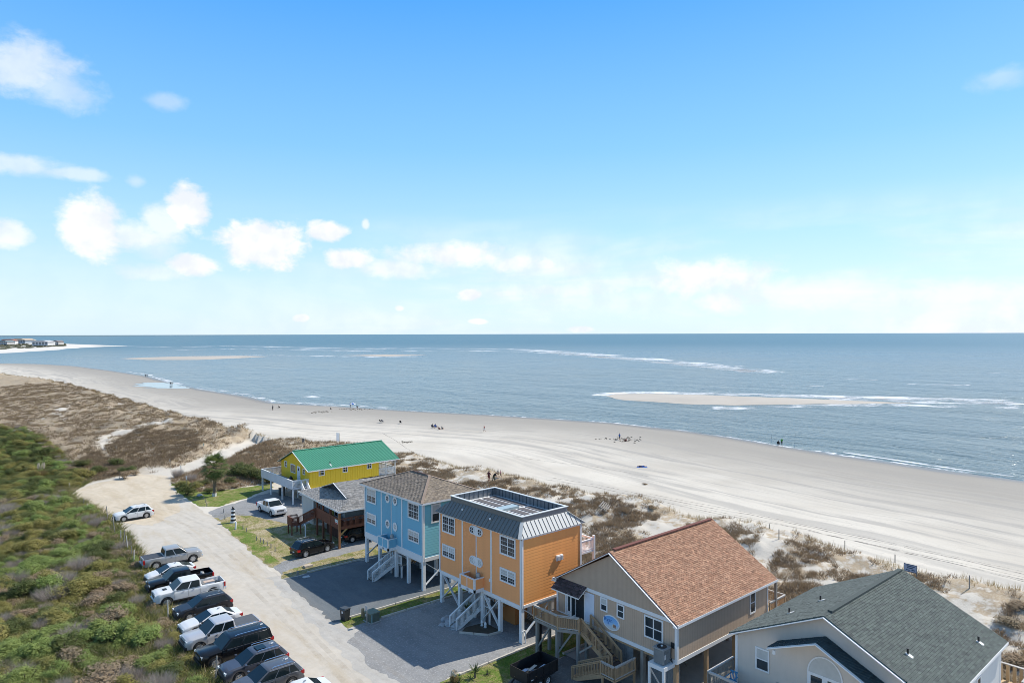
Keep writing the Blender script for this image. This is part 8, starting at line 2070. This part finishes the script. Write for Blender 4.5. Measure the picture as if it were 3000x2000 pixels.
strip('breaking_wave', [(640, 1042), (800, 1041), (950, 1043), (1100, 1045), (1250, 1043)], 20, None, fm2, 'foam streak beside the middle sandbar', 'breaker', 20, 12, seed=5)
SB = [(1745, 1163), (1775, 1154), (1840, 1150), (1950, 1150), (2100, 1153), (2250, 1157), (2400, 1161), (2550, 1164), (2700, 1168), (2850, 1172), (3050, 1178)]
strip('breaking_wave', SB, lambda t: 6 + 10 * t, None, fm1, 'white surf washing along the near sandbar', 'breaker', 8, 3, seed=6)
strip('breaking_wave', [(x, y + 8) for x, y in SB[6:]], lambda t: 15, None, fm2, 'foam sheet beyond the tip of the near sandbar', 'breaker', 8, 5, seed=7)
strip('breaking_wave', [(2050, 1192), (2200, 1194), (2400, 1189), (2600, 1186), (2800, 1190), (3050, 1196)], 8.0, None, fm2, 'lacy foam in the channel behind the near sandbar', 'breaker', 8, 5, seed=8)
for k, (px, ln) in enumerate([((2150, 1070), 120), ((2500, 1110), 160), ((2750, 1125), 200), ((2350, 1128), 140), ((2850, 1090), 180), ((905, 1161), 26)]):
    strip('breaking_wave', [(px[0] - ln / 2, px[1]), (px[0], px[1] + 1), (px[0] + ln / 2, px[1] + 3)], 5.0, None, fm2, ['small whitecap beyond the long breaker', 'small whitecap seaward of the near sandbar', 'wide whitecap toward the open sea', 'short whitecap above the near sandbar', 'faint whitecap far offshore', 'tiny whitecap near the beach umbrella'][k], 'breaker', 10, 4, seed=20 + k)
strip('breaking_wave', [(250, 1012), (330, 1013.5), (420, 1015), (520, 1016)], 22, None, fm1, 'bright surf along the far spit', 'breaker', 20, 5, seed=30)
# swash along the beach
SW = [(x, y) for x, y in SHORE_PX if 250 < x < 3200]
strip('swash_foam', [(x, y - .5) for x, y in SW], lambda t: 1.5 + .5 * math.sin(t * 40), None, fm3, 'thin white swash along the waterline', 'foam', 3, 2.0, seed=40)
strip('swash_foam', [(x, y - 4) for x, y in SW if x < 1300], lambda t: 3.2, None, fm2, 'wider shallow wash along the inlet beach', 'foam', 4, 3.0, seed=41)
strip('swash_foam', [(x, y - 9) for x, y in SW if x > 2350], 1.2, None, fm2, 'second low breaker near the waterline', 'foam', 3, 1.5, seed=42)
# tide pool on the far beach
def pool():
    m = mat('pool_water', (.10, .16, .20), .05, spec=.6)
    q = XY(PX([(395, 1128), (430, 1121), (480, 1120), (530, 1128), (560, 1137), (500, 1140), (430, 1138)], -1.8)); pts = ragged(q, 2.0, 3.4, 5)
    zz = float(np.max(ground_h(np.array([p.x for p in pts]), np.array([p.y for p in pts]))[0])) 
    bm = bmesh.new(); f = bm.faces.new([bm.verts.new((p.x, p.y, 0)) for p in pts]); bmesh.ops.triangulate(bm, faces=bm.faces); bmesh.ops.subdivide_edges(bm, edges=bm.edges, cuts=3, use_grid_fill=True)
    co = np.array([v.co for v in bm.verts]); h = ground_h(co[:, 0], co[:, 1])[0]
    for v, z in zip(bm.verts, h): v.co.z = z + .06
    if sum(f.normal.z for f in bm.faces) < 0: bmesh.ops.reverse_faces(bm, faces=bm.faces)
    me = bpy.data.meshes.new('tide_pool'); bm.to_mesh(me); bm.free(); obj('tide_pool', me, m, kind='structure')
pool()
def track_mat():
    m = bpy.data.materials.new('tyre_track'); m.use_nodes = True; T = NT(m.node_tree); b = m.node_tree.nodes['Principled BSDF']
    b.inputs['Base Color'].default_value = (.235, .215, .185, 1); b.inputs['Roughness'].default_value = .95
    n = T.noise(T.n('ShaderNodeTexCoord').outputs['Object'], .8, 4.0, .7); T.link(T.maprange(n, .36, .62, .08, .62), b.inputs['Alpha']); return m
tm = track_mat()
TR = [[(1620, 1395), (1740, 1412), (1910, 1448), (2100, 1484), (2200, 1501), (2336, 1529), (2540, 1572), (2744, 1614), (3060, 1684)], [(1600, 1400), (1740, 1420), (1900, 1456), (2100, 1498), (2200, 1517), (2370, 1546), (2540, 1586), (2778, 1640), (3060, 1702)],
      [(1900, 1440), (2100, 1477), (2300, 1517), (2540, 1567), (2744, 1608), (3060, 1676)], [(2000, 1472), (2200, 1512), (2400, 1552), (2600, 1597), (2800, 1644), (3060, 1708)], [(2300, 1534), (2500, 1576), (2700, 1618), (3060, 1694)]]
for k, t in enumerate(TR): strip('tyre_track', t, .11 if k in (0, 1) else .07, .012, tm, ['main inner tyre track along the beach', 'main outer tyre track along the beach', 'faint tyre track above the main pair', 'faint tyre track below the main pair', 'short tyre track between the main pair'][k], 'tyre track', 1.5, .3, seed=50 + k)
for k, t in enumerate([[(1120, 1260), (1160, 1285), (1190, 1310), (1220, 1330)], [(860, 1265), (980, 1280), (1080, 1305), (1150, 1325)], [(1500, 1330), (1620, 1345), (1760, 1360), (1900, 1385)]]): strip('tyre_track', t, .10, .012, tm, ['curving track behind the yellow house', 'long faint track from the beach path', 'faint track across the open beach'][k], 'tyre track', 1.5, .8, seed=60 + k)

rut = bpy.data.materials.new('road_rut'); rut.use_nodes = True
T_ = NT(rut.node_tree); b_ = rut.node_tree.nodes['Principled BSDF']; b_.inputs['Base Color'].default_value = (.36, .30, .22, 1); b_.inputs['Roughness'].default_value = .95
T_.link(T_.maprange(T_.noise(T_.n('ShaderNodeTexCoord').outputs['Object'], .35, 6.0, .8), .38, .75, .0, .2), b_.inputs['Alpha'])
for k, x in enumerate([-12.6, -11.0, -13.7, -10.2]):
    strip('tyre_rut', [(x - .5, -12), (x, 5), (x + 1.0, 20), (x + 2.2, 35), (x + 2.9, 50), (x + 1.5, 62), (x - 1.5, 72)], .22, .022, rut, ['worn wheel rut along the middle of the gravel road', 'worn wheel rut along the house side of the gravel road', 'worn wheel rut along the parking side of the gravel road', 'faint wheel rut beside the driveway entrances'][k], 'wheel rut', 1.5, .8, seed=80 + k, world=True)
for k in range(6):
    a0 = .5 * k; cx, cy = -13.0, 74.0; rr = 4.0 + .9 * k
    strip('tyre_rut', [(cx + math.cos(a0 + q * .35) * rr, cy + math.sin(a0 + q * .35) * rr * .75) for q in range(7)], .16, .026, rut, 'curving wheel rut in the sandy turning circle', 'wheel rut', 1.0, .5, seed=90 + k, world=True)
